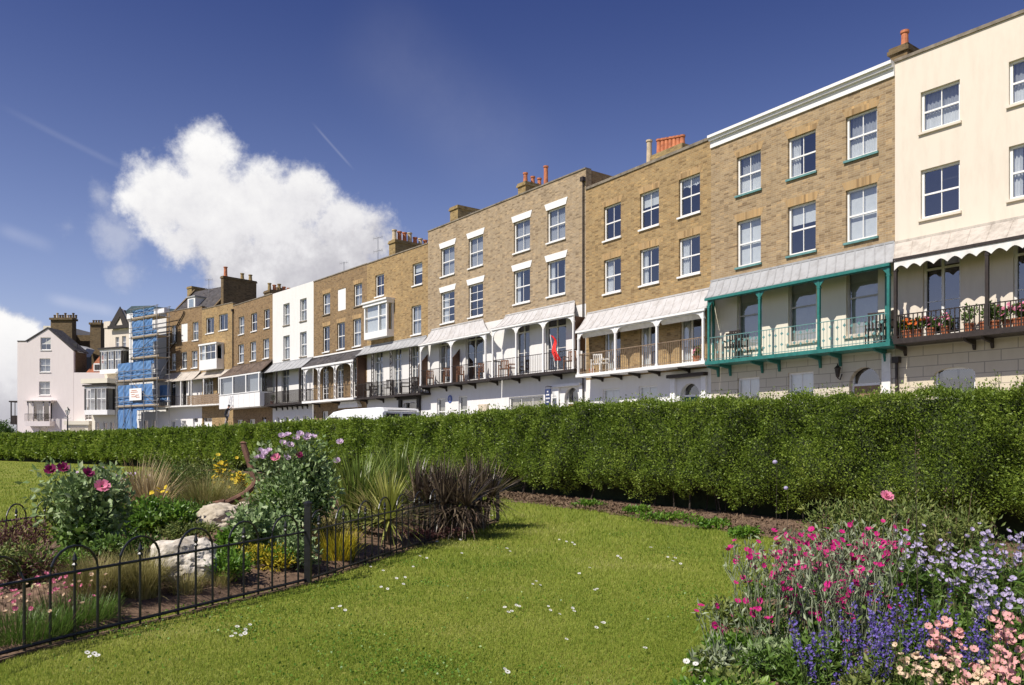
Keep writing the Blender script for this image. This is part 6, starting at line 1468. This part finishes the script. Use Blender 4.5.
V, Fc = leaves(np.stack([x+nx*o_, y+ny*o_, 0*x+.05], 1), rng.uniform(.03, .08, 14000)*np.hypot(x, y)/14, .05, None, .5); tag(npmesh('hedge_litter', V, Fc, M['brownstem']), 'dry twigs and clods on the soil under the hedge', 'leaf litter', kind='stuff')
# rocks
def rock(label, px, z, sx, sy, sz, m, seed, rz=0):
    bm = bmesh.new(); bmesh.ops.create_icosphere(bm, subdivisions=5, radius=1)
    for v in bm.verts:
        p = v.co.copy(); p.x *= 1; f = 1+.30*noise.noise(p*1.3+Vector((seed, 0, 0)))+.14*noise.noise(p*3.1+Vector((0, seed, 0)))+.06*noise.noise(p*8+Vector((0, 0, seed)))+.03*noise.noise(p*19)
        q_ = p*f; tp = .80+.12*noise.noise(p*2.3)+.07*noise.noise(p*6); q_.z = q_.z if q_.z < tp else tp+(q_.z-tp)*.25; v.co = Vector((q_.x*sx, q_.y*sy, q_.z*sz))
    me = bpy.data.meshes.new('rock'); bm.to_mesh(me); bm.free(); me.materials.append(M[m]); o = link('rock', me); p = at(px, z, bp3(px, z)+sz*.45); o.location = tuple(p); o.rotation_euler = (.1, .08, rz); tag(o, label, 'rock')
rock('pitted pale grey-white boulder behind the fence', 186, 8.5, .36, .28, .31, 'rock', 3.1, .2)
rock('flat-topped buff boulder behind the pitted pale one', 221, 11.4, .42, .34, .30, 'rock2', 8.7, .1)
rock('small pink-grey stone under the rusty anchor arm', 250, 12.4, .26, .2, .28, 'rock2', 5.2, .5)
# anchor
zA = 13.0; e = empty('anchor', tuple(at(252, zA, bp3(252, zA))), 0, label='rusty iron anchor leaning up out of the flower bed', cat='anchor'); zz = e.location.z
def AP(px, py, dy=0): return ((px-252)/F*zA, dy, hgt_at(py, zA))
MB().tube([AP(241, 443, .1), AP(244, 451, .07), AP(248, 461, .05), AP(252, 471, .02), AP(255, 480)], .045, 8, .06).build('shank', M['rust'], e)
MB().tube([AP(258, 476), AP(254, 486, -.03), AP(247, 493, -.06), AP(238, 498, -.1), AP(228, 503, -.15), AP(216, 507, -.2)], .055, 8, .045).build('arm', M['rust'], e)
MB().prism([AP(228, 500, -.2), AP(214, 503, -.25), AP(206, 511, -.3), AP(220, 514, -.25), AP(232, 508, -.2)], (0, .05, .03)).build('fluke', M['rust'], e)
MB().tube([AP(257, 482), AP(268, 480, .15), AP(280, 468, .3)], .08, 8, .04).build('arm', M['rust'], e)
MB().lathe([(.02,-.02),(.06,0),(.02,.03)], AP(241,443)[0], .1, AP(241,443)[2]).build('shackle_eye', M['rust'], e)
# ------------------------------------------------------------------ border on the right
ly = flower_mesh('campion_flower', .022, 5, .25, 'magenta', 1, .14)
def campion(label, px, z, n, H_, spread, nf):
    e = plant('rose_campion', label, px, z, 'plant', .05, 'rose campions')
    a = rng.uniform(0, 2*math.pi, n); r_ = rng.random(n)**.5*spread; A = np.stack([np.cos(a)*r_*.45, np.sin(a)*r_*.35, 0*a], 1)
    B = np.stack([np.cos(a)*r_, np.sin(a)*r_*.7, H_*rng.uniform(.45, .72, n)], 1); V, Fc = stems(A, B, .0035, .0028); vs = [V]; fs = [Fc]; c = len(V); tips = []; nodes = [B, (A+B)/2, A+(B-A)*.25, A+(B-A)*.75]
    cur = B; 
    for lvl in range(2):
        nc = []
        for rep in range(2):
            D = cur+np.stack([rng.normal(0, .035, len(cur)), rng.normal(0, .035, len(cur)), rng.uniform(.07, .17, len(cur))], 1)*(H_*1.1); V, Fc = stems(cur, D, .0027, .0018); vs.append(V); fs.append(Fc+c); c += len(V); nc.append(D)
        cur = np.concatenate(nc); nodes.append(cur)
    npmesh('stems', np.concatenate(vs), np.concatenate(fs), M['silver'], e, 4)
    Pn = np.concatenate(nodes+[A, A]); V, Fc = leaves(Pn, rng.uniform(.025, .07, len(Pn)), .9, None, .3, .2, .6); npmesh('foliage', V, Fc, M['silver'], e)
    Pb = np.stack([rng.normal(0, spread*.5, 260), rng.normal(0, spread*.35, 260), rng.random(260)*H_*.4], 1); V, Fc = leaves(Pb, rng.uniform(.05, .10, 260), .5, None, .32); npmesh('basal_leaves', V, Fc, M['silver'] if n < 20 else M['midgreen'], e)
    cand = np.concatenate([cur, nodes[-2], nodes[-3]]); add_flowers(e, ly, cand[rng.permutation(len(cand))[:min(99, int(nf*1.5))]]+[0, -.01, .008], (.8, 1.25), .8)
    k = rng.permutation(len(cur)); V, Fc = leaves(cur[k[nf:]], .014, 1.2, None, .5, .2, .3); npmesh('buds', V, Fc, M['silver'], e)
campion('leftmost large clump of silver stems with magenta flowers at the border edge', 768, 5.6, 46, .86, .30, 60)
campion('silver-stemmed clump of magenta flowers in the middle of the border', 815, 5.75, 52, .92, .32, 80)
campion('silver-stemmed clump of magenta flowers just left of the lilac penstemons', 862, 5.9, 52, .96, .32, 80)
campion('small silver clump leaning onto the lawn at the left end of the border', 728, 5.2, 9, .46, .2, 6)
campion('magenta flowered clump behind the violet spikes', 838, 5.2, 30, .76, .24, 34)
# big olive bush behind, pink peony-like bloom
for px, z, hz, rx, lab in ((850, 8.6, .98, .75, 'olive green twiggy bush behind the magenta flowers'), (905, 8.2, 1.02, .7, 'broad olive bush with one large pink bloom behind the border'), (955, 7.6, .92, .6, 'olive bush behind the lilac flowers at the right')):
    e = plant('border_shrub', lab, px, z, 'shrub', .08, 'shrubs behind the border'); P = bush(e, rx, .5, hz, 3000, .062, 'olive', .3, .7, 110, 'brownstem', 14); bush(e, rx, .45, hz*.85, 1200, .06, 'midgreen', .35, .6, 10, clumps=12)
    if px == 905: 
        pk = flower_mesh('pink_bloom', .07, 9, .3, 'rose', 3, .1); o = link('pink_bloom', pk, e); o.location = (-.26, -.15, EYE+(HY-497)/F*8.0-.08); o.rotation_euler = (.8, 0, 0)
        MB().tube([tuple(o.location), (-.2, 0, .6)], .005, 4).build('flower_stem', M['stem'], e)
# lilac penstemons
pe = flower_mesh('penstemon_flower', .021, 5, .5, 'lilac', 1, .2)
def penst(label, px, z, H_, rx, nst, me, m='midgreen', nf=90, sz=.08, name='penstemon', grp='penstemons'):
    e = plant(name, label, px, z, 'plant', .05, grp)
    a = rng.uniform(0, 2*math.pi, nst); r_ = rng.random(nst)**.5*rx; A = np.stack([np.cos(a)*r_*.5, np.sin(a)*r_*.4, 0*a], 1); B = np.stack([np.cos(a)*r_*1.05, np.sin(a)*r_*.8, H_*rng.uniform(.78, 1.0, nst)], 1)
    V, Fc = stems(A, B, .004, .002); npmesh('stems', V, Fc, M['stem'], e, 4)
    t = rng.random((nst, 34))*.75; Pn = (A[:, None]+(B-A)[:, None]*t[..., None]).reshape(-1, 3); V, Fc = leaves(Pn, rng.uniform(.7, 1.2, len(Pn))*sz, .35, None, .24, .15, .9); npmesh('foliage', V, Fc, M[m], e)
    idx = rng.integers(0, nst, nf); t = rng.uniform(.74, 1.02, nf); Pf = A[idx]+(B-A)[idx]*t[:, None]+rng.normal(0, .018, (nf, 3)); add_flowers(e, me, Pf, (.8, 1.25), .8); return e
penst('lilac flowered clump behind the border, in front of the olive bushes', 922, 6.3, .88, .27, 18, pe, nf=80)
penst('lilac flowered clump right of centre in the border', 958, 5.8, .78, .25, 16, pe, nf=80)
penst('pale lilac clump at the right edge of the photo, highest of the lilac ones', 1008, 5.9, .92, .26, 18, pe, nf=90)
penst('pale lilac clump at the right edge, above the violet spikes', 1012, 5.0, .66, .27, 18, pe, nf=90)
penst('leafy green clump between the lilac and violet flowers', 962, 5.2, .56, .3, 30, pe, nf=6, sz=.09)
# violet spikes
def spikes(label, px, z, H_, rx, nst):
    e = plant('veronica', label, px, z, 'plant', .04, 'violet flower spikes'); a = rng.uniform(0, 2*math.pi, nst); r_ = rng.random(nst)**.5*rx; A = np.stack([np.cos(a)*r_*.6, np.sin(a)*r_*.5, 0*a], 1); B = np.stack([np.cos(a)*r_*1.15, np.sin(a)*r_*.9, H_*rng.uniform(.5, 1.12, nst)], 1)
    V, Fc = stems(A, B, .0035, .002); npmesh('stems', V, Fc, M['stem'], e, 4)
    t = rng.random((nst, 26))*.7; Pn = (A[:, None]+(B-A)[:, None]*t[..., None]).reshape(-1, 3); V, Fc = leaves(Pn, rng.uniform(.03, .06, len(Pn)), .4, None, .3); npmesh('foliage', V, Fc, M['midgreen'], e)
    for i in range(nst):
        k = 42; t = rng.uniform(.62, 1.02, k); Pp = A[i]+(B-A)[i]*t[:, None]; wd = .02*(1.15-(t-.62)/.4)[:, None]; Pp = Pp+unit(rng.normal(size=(k, 3)))*wd; V, Fc = leaves(Pp, rng.uniform(.012, .02, k), .1, None, .9, .1, 1); npmesh('flower_spike', V, Fc, M['violet'], e)
spikes('violet spiked clump at the border front, left of centre', 838, 4.5, .52, .30, 24)
spikes('violet spiked clump in the middle of the border', 885, 4.7, .66, .30, 24)
spikes('violet spiked clump above the pink flowers', 930, 4.7, .64, .30, 26)
spikes('violet spiked clump between the pink flowers at the right', 975, 4.4, .56, .22, 24)
# pink trumpets
pk2 = flower_mesh('trumpet_flower', .021, 5, .45, 'pink', 1, .2); pk3 = flower_mesh('trumpet_flower', .020, 5, .45, 'cream_p', 1, .2)
penst('dense pink and cream trumpet flowers in the bottom right corner', 1000, 3.75, .60, .22, 22, pk2, nf=90, name='diascia', grp='pink trumpet flowers')
e = penst('pale pink trumpet flowers left of the corner clump', 960, 3.75, .52, .17, 14, pk3, nf=60, name='diascia', grp='pink trumpet flowers')
penst('tall pink trumpet spike between the violet spikes', 938, 4.0, .66, .1, 10, pk2, nf=46, name='diascia', grp='pink trumpet flowers')
penst('small cream and pink trumpet clump among the violet spikes', 908, 4.0, .56, .06, 5, pk3, nf=24, name='diascia', grp='pink trumpet flowers')
penst('pink trumpet flowers at the right edge of the photo', 1020, 4.2, .66, .16, 16, pk2, nf=60, name='diascia', grp='pink trumpet flowers')
# green filler and groundcover
M['fill'] = M['midgreen']
for px, z, hz, rx, m_, lab in ((800, 4.9, .34, .4, 'midgreen', 'green leafy filler plant under the magenta flowers'), (870, 4.4, .30, .35, 'olive', 'olive leafy filler under the violet spikes'), (930, 5.3, .5, .4, 'midgreen', 'green leafy filler behind the violet spikes'), (990, 5.4, .5, .4, 'midgreen', 'dark green leafy filler under the pale lilac flowers'), (905, 6.6, .6, .5, 'midgreen', 'green leafy plant in front of the olive bushes'), (835, 6.6, .55, .5, 'midgreen', 'green leafy plant behind the magenta flowers')):
    e = plant('leafy_plant', lab, px, z, 'plant', .04, 'leafy fillers in the border'); bush(e, rx, .3, hz, 2200, .055, m_, .35, .6, 40, clumps=12)
ws = flower_mesh('white_flower', .024, 5, .15, 'whitep', 1, .15)
for px, z, rx, lab in ((712, 4.75, .3, 'low lime green ground cover spilling onto the lawn at the border corner'), (715, 5.3, .22, 'small low green cover patch beside the small silver clump'), (745, 4.7, .3, 'low lime green ground cover with white flowers beside the corner one'), (800, 4.25, .35, 'low lime green ground cover with white flowers at the bottom edge'), (855, 4.05, .32, 'low green ground cover under the violet spikes at the bottom edge')):
    e = plant('ground_cover', lab, px, z, 'plant', .02, 'low ground cover plants'); P = bush(e, rx, .26, .16, 1300, .05, 'bright' if px < 820 else 'olive', .55, .6, 6, clumps=12); bush(e, rx, .26, .2, 500, .05, 'olive', .5, .6, 6, clumps=10)
    add_flowers(e, ws, [(random.uniform(-.22, .22), random.uniform(-.22, 0), .15) for _ in range(5 if px < 850 else 3)], (.8, 1.3), .3)
for px, z, hz, rx, m_, lab in ((735, 5.6, .2, .3, 'bright', 'low leafy edge plants at the left tip of the border'), (745, 6.6, .25, .35, 'olive', 'low leafy edge plants behind the silver clump'), (775, 7.6, .25, .45, 'midgreen', 'green low plants between the border and the soil strip'), (790, 5.2, .3, .4, 'glauc', 'grey-green leaves at the foot of the magenta flowers'), (1000, 6.8, .7, .6, 'midgreen', 'tall green foliage behind the pale lilac flowers'), (950, 4.35, .35, .35, 'midgreen', 'green leaves between violet and pink flowers'), (1010, 4.5, .4, .3, 'midgreen', 'green leaves behind the corner pink flowers')):
    e = plant('leafy_plant', lab, px, z, 'plant', .03, 'leafy fillers in the border'); bush(e, rx, .3, hz, 1800, .05, m_, .4, .6, 12, clumps=12)
# thin dark stems with seed heads / alliums
for px, z, ptp_, lab, hd in ((918, 5.2, 428, 'very tall thin dark stem rising in front of the hedge', 0), (775, 7.6, 462, 'thin stem with a small purple ball head against the hedge', 1), (786, 8.4, 488, 'shorter thin stem with a purple ball head, right of the tallest one', 1), (893, 4.7, 500, 'dark upright seed stem in the border left of the lilac flowers', 0), (946, 4.9, 488, 'dark branching seed stem in front of the lilac flowers', 0), (820, 5.0, 512, 'thin brown seed stem among the magenta flowers', 0)):
    e = plant('seed_stem', lab, px, z, 'plant', .03, 'thin seed stems'); H_ = EYE+(HY-ptp_)/F*z-.03; MB().tube([(0,0,0),(random.gauss(0,.02),0,H_*.5),(random.gauss(0,.02),0,H_)], .003, 5, .0016).build('stem', M['darkbark'], e)
    if hd: MB().lathe([(.004,-.02),(.02,-.012),(.024,0),(.018,.014),(.004,.02)], 0, 0, H_, 8).build('flower_head', M['lilac'], e)
    else:
        k = 40; Pp = np.stack([rng.normal(0, .008, k), rng.normal(0, .008, k), H_*rng.uniform(.72, 1, k)], 1); V, Fc = leaves(Pp, .016, .8, None, .5); npmesh('seed_head', V, Fc, M['brownstem'], e)
# weeds on the soil strip and clods
for px, z, rx, lab in ((712, 14.6, .55, 'low green weed patch on the soil strip, right of the larger one'), (668, 15.9, .9, 'low green weed patch on the bare soil in front of the hedge'), (638, 17.6, .4, 'small weed at the lawn edge in front of the hedge'), (745, 13.2, .35, 'small green weed at the right end of the soil strip'), (590, 19.2, .5, 'thin weed patch at the left end of the soil strip')):
    e = plant('weed_patch', lab, px, z, 'weed', .0, 'weeds on the soil strip'); bush(e, rx, .3, .2, 700, .07, 'bright', .5, .5, 5, clumps=12)
# ------------------------------------------------------------------ grass
n = 420000
z = 1/(1/4.7-rng.random(n)*(1/4.7-1/62.0)); px = rng.uniform(-40, 1060, n); X = (px-512)/F*z; Y = z
# keep points on the lawn, in front of the hedge soil
hx = hpv[:, 0]; 
ins = inpoly(X, Y, bp_) | inpoly(X, Y, rb)
S = np.linspace(0, HL_, 400); x, y, t, dx, dy = hedge_at(S); nx, ny = -dy, dx; g_ = np.where(nx*x+ny*y > 0, -1, 1); nx, ny = nx*g_, ny*g_
w_ = np.interp(S, [0, 6, 12, 18, 24, 45], [2.3, 1.7, 1.2, .75, .42, .35])+.15*np.sin(S*1.1)+.1*np.sin(S*2.9)+.05*np.sin(S*7)-.1
ex, ey = x+nx*w_, y+ny*w_; azE = ex/ey; o_ = np.argsort(azE); lim = np.interp(X/Y, azE[o_], ey[o_])
keep = (~ins) & (Y < lim-rng.random(n)*.1); X, Y = X[keep], Y[keep]; n = len(X)
tall = np.clip(distpoly(X[:1], Y[:1], bp_), 0, 1)
size = np.maximum(.030, Y*.0042)*rng.uniform(.6, 1.3, n); P = np.stack([X, Y, 0*X], 1); az = rng.uniform(0, 2*math.pi, n); lean = np.abs(rng.normal(0, .55, n)); wdt = np.maximum(.0028, Y*.0005)
d = np.stack([np.cos(az)*np.sin(lean), np.sin(az)*np.sin(lean), np.cos(lean)], 1); s_ = np.stack([-np.sin(az+.7), np.cos(az+.7), 0*az], 1)
hmax = np.minimum(size, .085); V = np.stack([P-s_*wdt[:, None], P+s_*wdt[:, None], P+d*hmax[:, None]], 1).reshape(-1, 3)
g = npmesh('grass', V, np.arange(3*n).reshape(-1, 3), M['grass']); tag(g, 'short mown green grass of the lawn', 'grass', kind='stuff')
# clover patches in the turf
cp = []
for k in range(60):
    z_ = 1/(1/5.2-random.random()*(1/5.2-1/20)); px_ = random.uniform(40, 900); c_ = at(px_, z_); nn = random.randint(60, 220); r0 = random.uniform(.12, .5)
    cp.append(np.stack([c_[0]+rng.normal(0, r0, nn), c_[1]+rng.normal(0, r0*.9, nn), rng.uniform(.02, .045, nn)], 1))
cp = np.concatenate(cp); k = ~(inpoly(cp[:, 0], cp[:, 1], bp_) | inpoly(cp[:, 0], cp[:, 1], rb)) & (cp[:, 1] < np.interp(cp[:, 0]/cp[:, 1], azE[np.argsort(azE)], ey[np.argsort(azE)])); cp = cp[k]
V, Fc = leaves(cp, rng.uniform(.012, .026, len(cp)), .1, None, .9, .1); tag(npmesh('clover', V, Fc, M['bright']), 'small round clover leaves in patches in the lawn', 'clover', kind='stuff')
# daisies
dz = [(238, 633), (244, 636), (236, 640), (246, 640), (233, 643), (240, 642), (251, 631), (340, 612), (345, 616), (333, 614), (382, 592), (388, 594), (402, 589), (396, 583), (412, 571), (384, 575), (420, 560), (428, 562), (371, 571), (455, 540), (461, 543), (405, 582), (463, 557), (438, 545), (487, 517), (492, 518), (497, 520), (506, 552), (511, 555), (560, 543), (566, 545), (571, 546), (576, 548), (590, 572), (580, 578), (594, 595), (598, 594), (516, 611), (520, 612), (505, 613), (509, 618), (513, 617), (560, 620), (547, 612), (549, 616), (601, 629), (605, 629), (597, 634), (573, 614), (574, 617), (618, 560), (621, 562), (668, 561), (672, 565), (675, 562), (681, 568), (651, 551), (645, 655), (567, 646), (505, 677), (509, 680), (90, 664), (94, 661), (98, 663), (536, 586), (533, 589), (541, 590), (480, 528), (472, 533), (86, 660)]
dm_ = flower_mesh('daisy', .017, 10, .1, 'whitep', 1, .32)
for (px, py) in dz:
    z = EYE*F/(py-HY); o = link('daisy', dm_); o.location = tuple(at(px+random.uniform(-1.5, 1.5), z, .055)); s = random.uniform(.8, 1.2)*max(1, z/9); o.scale = (s, s, s); o.rotation_euler = (random.uniform(.1, .6), random.uniform(-.2, .2), random.random()); tag(o, 'small white daisy growing in the mown lawn', 'daisy', 'daisies scattered in the lawn')
# ------------------------------------------------------------------ far trees at the left gap
for px, z, hz, lab in ((-14, 150, 5, 'distant tree beyond the far left veranda'), (4, 170, 5.5, 'distant bushy tree just left of the pink gabled house')):
    e = plant('tree', lab, px, z, 'tree', 0, 'distant trees'); MB().tube([(0,0,0),(0,0,hz*.5)], .3, 8, .15).build('trunk', M['brownstem'], e)
    P, d = blob_pts(2500, 3.2, 3.2, hz*1.1, 1, .5, 12); V, Fc = leaves(P, .4, .3, d); npmesh('crown', V, Fc, M['midgreen'], e)
# ------------------------------------------------------------------ world
SUN_EL, SUN_AZ = 50.0, 50.0     # az: degrees from behind the camera (-Y) towards -X
sdir = Vector((-math.sin(math.radians(SUN_AZ))*math.cos(math.radians(SUN_EL)), -math.cos(math.radians(SUN_AZ))*math.cos(math.radians(SUN_EL)), math.sin(math.radians(SUN_EL))))
w = bpy.data.worlds.new('World'); sc.world = w; w.use_nodes = True; nt = w.node_tree; L_ = nt.links.new; bg = nt.nodes['Background']
sky = N(nt, 'ShaderNodeTexSky', sky_type='NISHITA', sun_disc=False); sky.sun_elevation = math.radians(SUN_EL)
sky.sun_rotation = math.atan2(sdir.x, sdir.y); sky.altitude = 50; sky.air_density = 1.0; sky.dust_density = .6; sky.ozone_density = 2.0
tint = N(nt, 'ShaderNodeMix', data_type='RGBA', blend_type='MULTIPLY'); tint.inputs[0].default_value = 1; tint.inputs[7].default_value = (.90, .82, 1.08, 1); L_(sky.outputs[0], tint.inputs[6]); TINT_FIX = True
tc = N(nt, 'ShaderNodeTexCoord'); sp = N(nt, 'ShaderNodeSeparateXYZ'); L_(tc.outputs['Generated'], sp.inputs[0])
def M_(op, a, b=None, c=None, clamp=False):
    n_ = N(nt, 'ShaderNodeMath', operation=op); n_.use_clamp = clamp
    for i, v in enumerate((a, b, c)):
        if v is None: continue
        if hasattr(v, 'links') or hasattr(v, 'is_linked'): L_(v, n_.inputs[i])
        else: n_.inputs[i].default_value = v
    return n_.outputs[0]
az_ = M_('ARCTAN2', sp.outputs[0], sp.outputs[1]); el_ = M_('ARCSINE', sp.outputs[2])
def azel(px, py):
    x_, z_ = (px-512)/F, (HY-py)/F; return math.atan2(x_, 1), math.atan(z_/math.sqrt(1+x_*x_))
def fbm(scale, det=9, rough=.6, off=0.0, w_=None):
    n_ = N(nt, 'ShaderNodeTexNoise'); n_.inputs['Scale'].default_value = scale; n_.inputs['Detail'].default_value = det; n_.inputs['Roughness'].default_value = rough
    mp = N(nt, 'ShaderNodeMapping'); mp.inputs['Location'].default_value = (off, off*.7, -off); L_(tc.outputs['Generated'], mp.inputs[0]); L_(mp.outputs[0], n_.inputs['Vector']); return n_
nA = fbm(10, 12, .66); nB = fbm(34, 9, .65, 3.0); nC = fbm(5, 6, .55, 7.0)
def blobs(lst):
    acc = None
    for px, py, r in lst:
        a, e_ = azel(px, py); ra = r/F*.86
        dx = M_('MULTIPLY', M_('SUBTRACT', az_, a), 1/ra); dy = M_('MULTIPLY', M_('SUBTRACT', el_, e_), 1/ra)
        dd = M_('SQRT', M_('ADD', M_('MULTIPLY', dx, dx), M_('MULTIPLY', dy, dy)))
        v = M_('MULTIPLY', M_('SUBTRACT', 1.0, dd), r/50)
        acc = v if acc is None else M_('SMOOTH_MAX', acc, v, .12)
    return acc
f1 = blobs([(206, 163, 40), (165, 200, 48), (215, 215, 62), (262, 208, 52), (302, 200, 42), (340, 232, 42), (368, 244, 30), (374, 228, 24), (392, 240, 16), (290, 262, 60), (240, 270, 50), (180, 240, 30), (340, 275, 55)])
f2 = blobs([(8, 345, 38), (38, 350, 26), (-30, 345, 45), (-10, 400, 70), (40, 380, 30)])
fw = blobs([(115, 238, 26), (122, 274, 16), (100, 195, 10), (65, 225, 8)])
nz = M_('ADD', M_('MULTIPLY', M_('SUBTRACT', nA.outputs['Fac'], .5), 1.15), M_('MULTIPLY', M_('SUBTRACT', nB.outputs['Fac'], .5), .8))
def sstep(v, lo, hi):
    m_ = N(nt, 'ShaderNodeMapRange', interpolation_type='SMOOTHSTEP'); m_.inputs[1].default_value = lo; m_.inputs[2].default_value = hi; L_(v, m_.inputs[0]); return m_.outputs[0]
c1_ = sstep(M_('ADD', f1, M_('MULTIPLY', nz, 1.1)), -.12, .40); c2_ = sstep(M_('ADD', f2, M_('MULTIPLY', nz, .7)), -.08, .2); c3_ = M_('MULTIPLY', sstep(M_('ADD', fw, nz), -.2, .45), .35)
mask = M_('MAXIMUM', M_('MAXIMUM', c1_, c2_), c3_)
# shading: lit at upper left, grey underneath
a0, e0 = azel(235, 215)
g1 = M_('ADD', M_('MULTIPLY', M_('SUBTRACT', el_, e0), 3.6), M_('MULTIPLY', M_('SUBTRACT', az_, a0), -1.3))
sh = sstep(M_('ADD', M_('ADD', g1, .30), M_('MULTIPLY', nz, .8)), -.25, .75)
sh2 = sstep(M_('ADD', M_('MULTIPLY', M_('SUBTRACT', el_, azel(20, 365)[1]), 9), M_('MULTIPLY', nz, .6)), -.6, .5)
shm = M_('ADD', M_('MULTIPLY', sh, M_('SUBTRACT', 1, c2_)), M_('MULTIPLY', sh2, c2_))
cr = ramp(nt, shm, [(0, (4.9, 4.8, 5.2)), (.40, (7.5, 7.4, 7.6)), (1, (9.2, 9.1, 9.0))])
# contrails and cirrus wisps
def line(p0, p1, wpx, inten):
    (a1, e1), (a2, e2) = azel(*p0), azel(*p1); L2 = math.hypot(a2-a1, e2-e1); ux, uy = (a2-a1)/L2, (e2-e1)/L2; wr = wpx/F
    rx_ = M_('SUBTRACT', az_, a1); ry_ = M_('SUBTRACT', el_, e1); t_ = M_('ADD', M_('MULTIPLY', rx_, ux), M_('MULTIPLY', ry_, uy)); n_ = M_('ABSOLUTE', M_('SUBTRACT', M_('MULTIPLY', rx_, uy), M_('MULTIPLY', ry_, ux)))
    cross = M_('SUBTRACT', 1, sstep(n_, 0, wr)); al = M_('MULTIPLY', sstep(t_, 0, L2*.3), M_('SUBTRACT', 1, sstep(t_, L2*.7, L2))); return M_('MULTIPLY', M_('MULTIPLY', cross, al), M_('MULTIPLY', inten, nA.outputs['Fac']))
wsp = line((310, 120), (356, 172), 1.8, .22)
for a in (((-10, 100), (140, 176), 4, .10), ((-10, 225), (60, 250), 9, .22), ((40, 296), (125, 314), 8, .5), ((330, 0), (560, 190), 70, .08), ((120, 180), (190, 250), 6, .2)): wsp = M_('MAXIMUM', wsp, line(*a))
dk = N(nt, 'ShaderNodeMix', data_type='RGBA'); L_(sstep(el_, -.02, .62), dk.inputs[0]); dk.inputs[6].default_value = (1.42, 1.32, 1.12, 1); dk.inputs[7].default_value = (.36, .43, .62, 1)
t2 = N(nt, 'ShaderNodeMix', data_type='RGBA', blend_type='MULTIPLY'); t2.inputs[0].default_value = 1; L_(tint.outputs[2], t2.inputs[6]); L_(dk.outputs[2], t2.inputs[7])
mx = N(nt, 'ShaderNodeMix', data_type='RGBA'); L_(wsp, mx.inputs[0]); L_(t2.outputs[2], mx.inputs[6]); mx.inputs[7].default_value = (8, 8, 8.8, 1)
mc = N(nt, 'ShaderNodeMix', data_type='RGBA'); L_(mask, mc.inputs[0]); L_(mx.outputs[2], mc.inputs[6]); L_(cr.outputs[0], mc.inputs[7])
L_(mc.outputs[2], bg.inputs[0]); bg.inputs[1].default_value = .085
sun = bpy.data.lights.new('sun', 'SUN'); sun.energy = 4.6; sun.angle = math.radians(.53); sun.color = (1, .94, .85); so = link('sun', sun); so.rotation_euler = sdir.to_track_quat('Z', 'Y').to_euler(); so.location = (0, 0, 60)
# ------------------------------------------------------------------ camera and render
cam = bpy.data.cameras.new('camera'); co = link('camera', cam); co.location = (0, 0, EYE); co.rotation_euler = (math.radians(90), 0, 0)
cam.sensor_width = 36; cam.lens = F/1024*36; cam.shift_y = (HY-342.5)/1024; cam.clip_start = .1; cam.clip_end = 5000; sc.camera = co
sc.render.engine = 'CYCLES'; sc.render.resolution_x = 1024; sc.render.resolution_y = 685
sc.cycles.max_bounces = 5; sc.cycles.diffuse_bounces = 3; sc.cycles.transparent_max_bounces = 8; sc.cycles.caustics_reflective = False; sc.cycles.caustics_refractive = False
sc.view_settings.view_transform = 'Standard'; sc.view_settings.look = 'None'; sc.view_settings.exposure = .35; sc.view_settings.gamma = 1
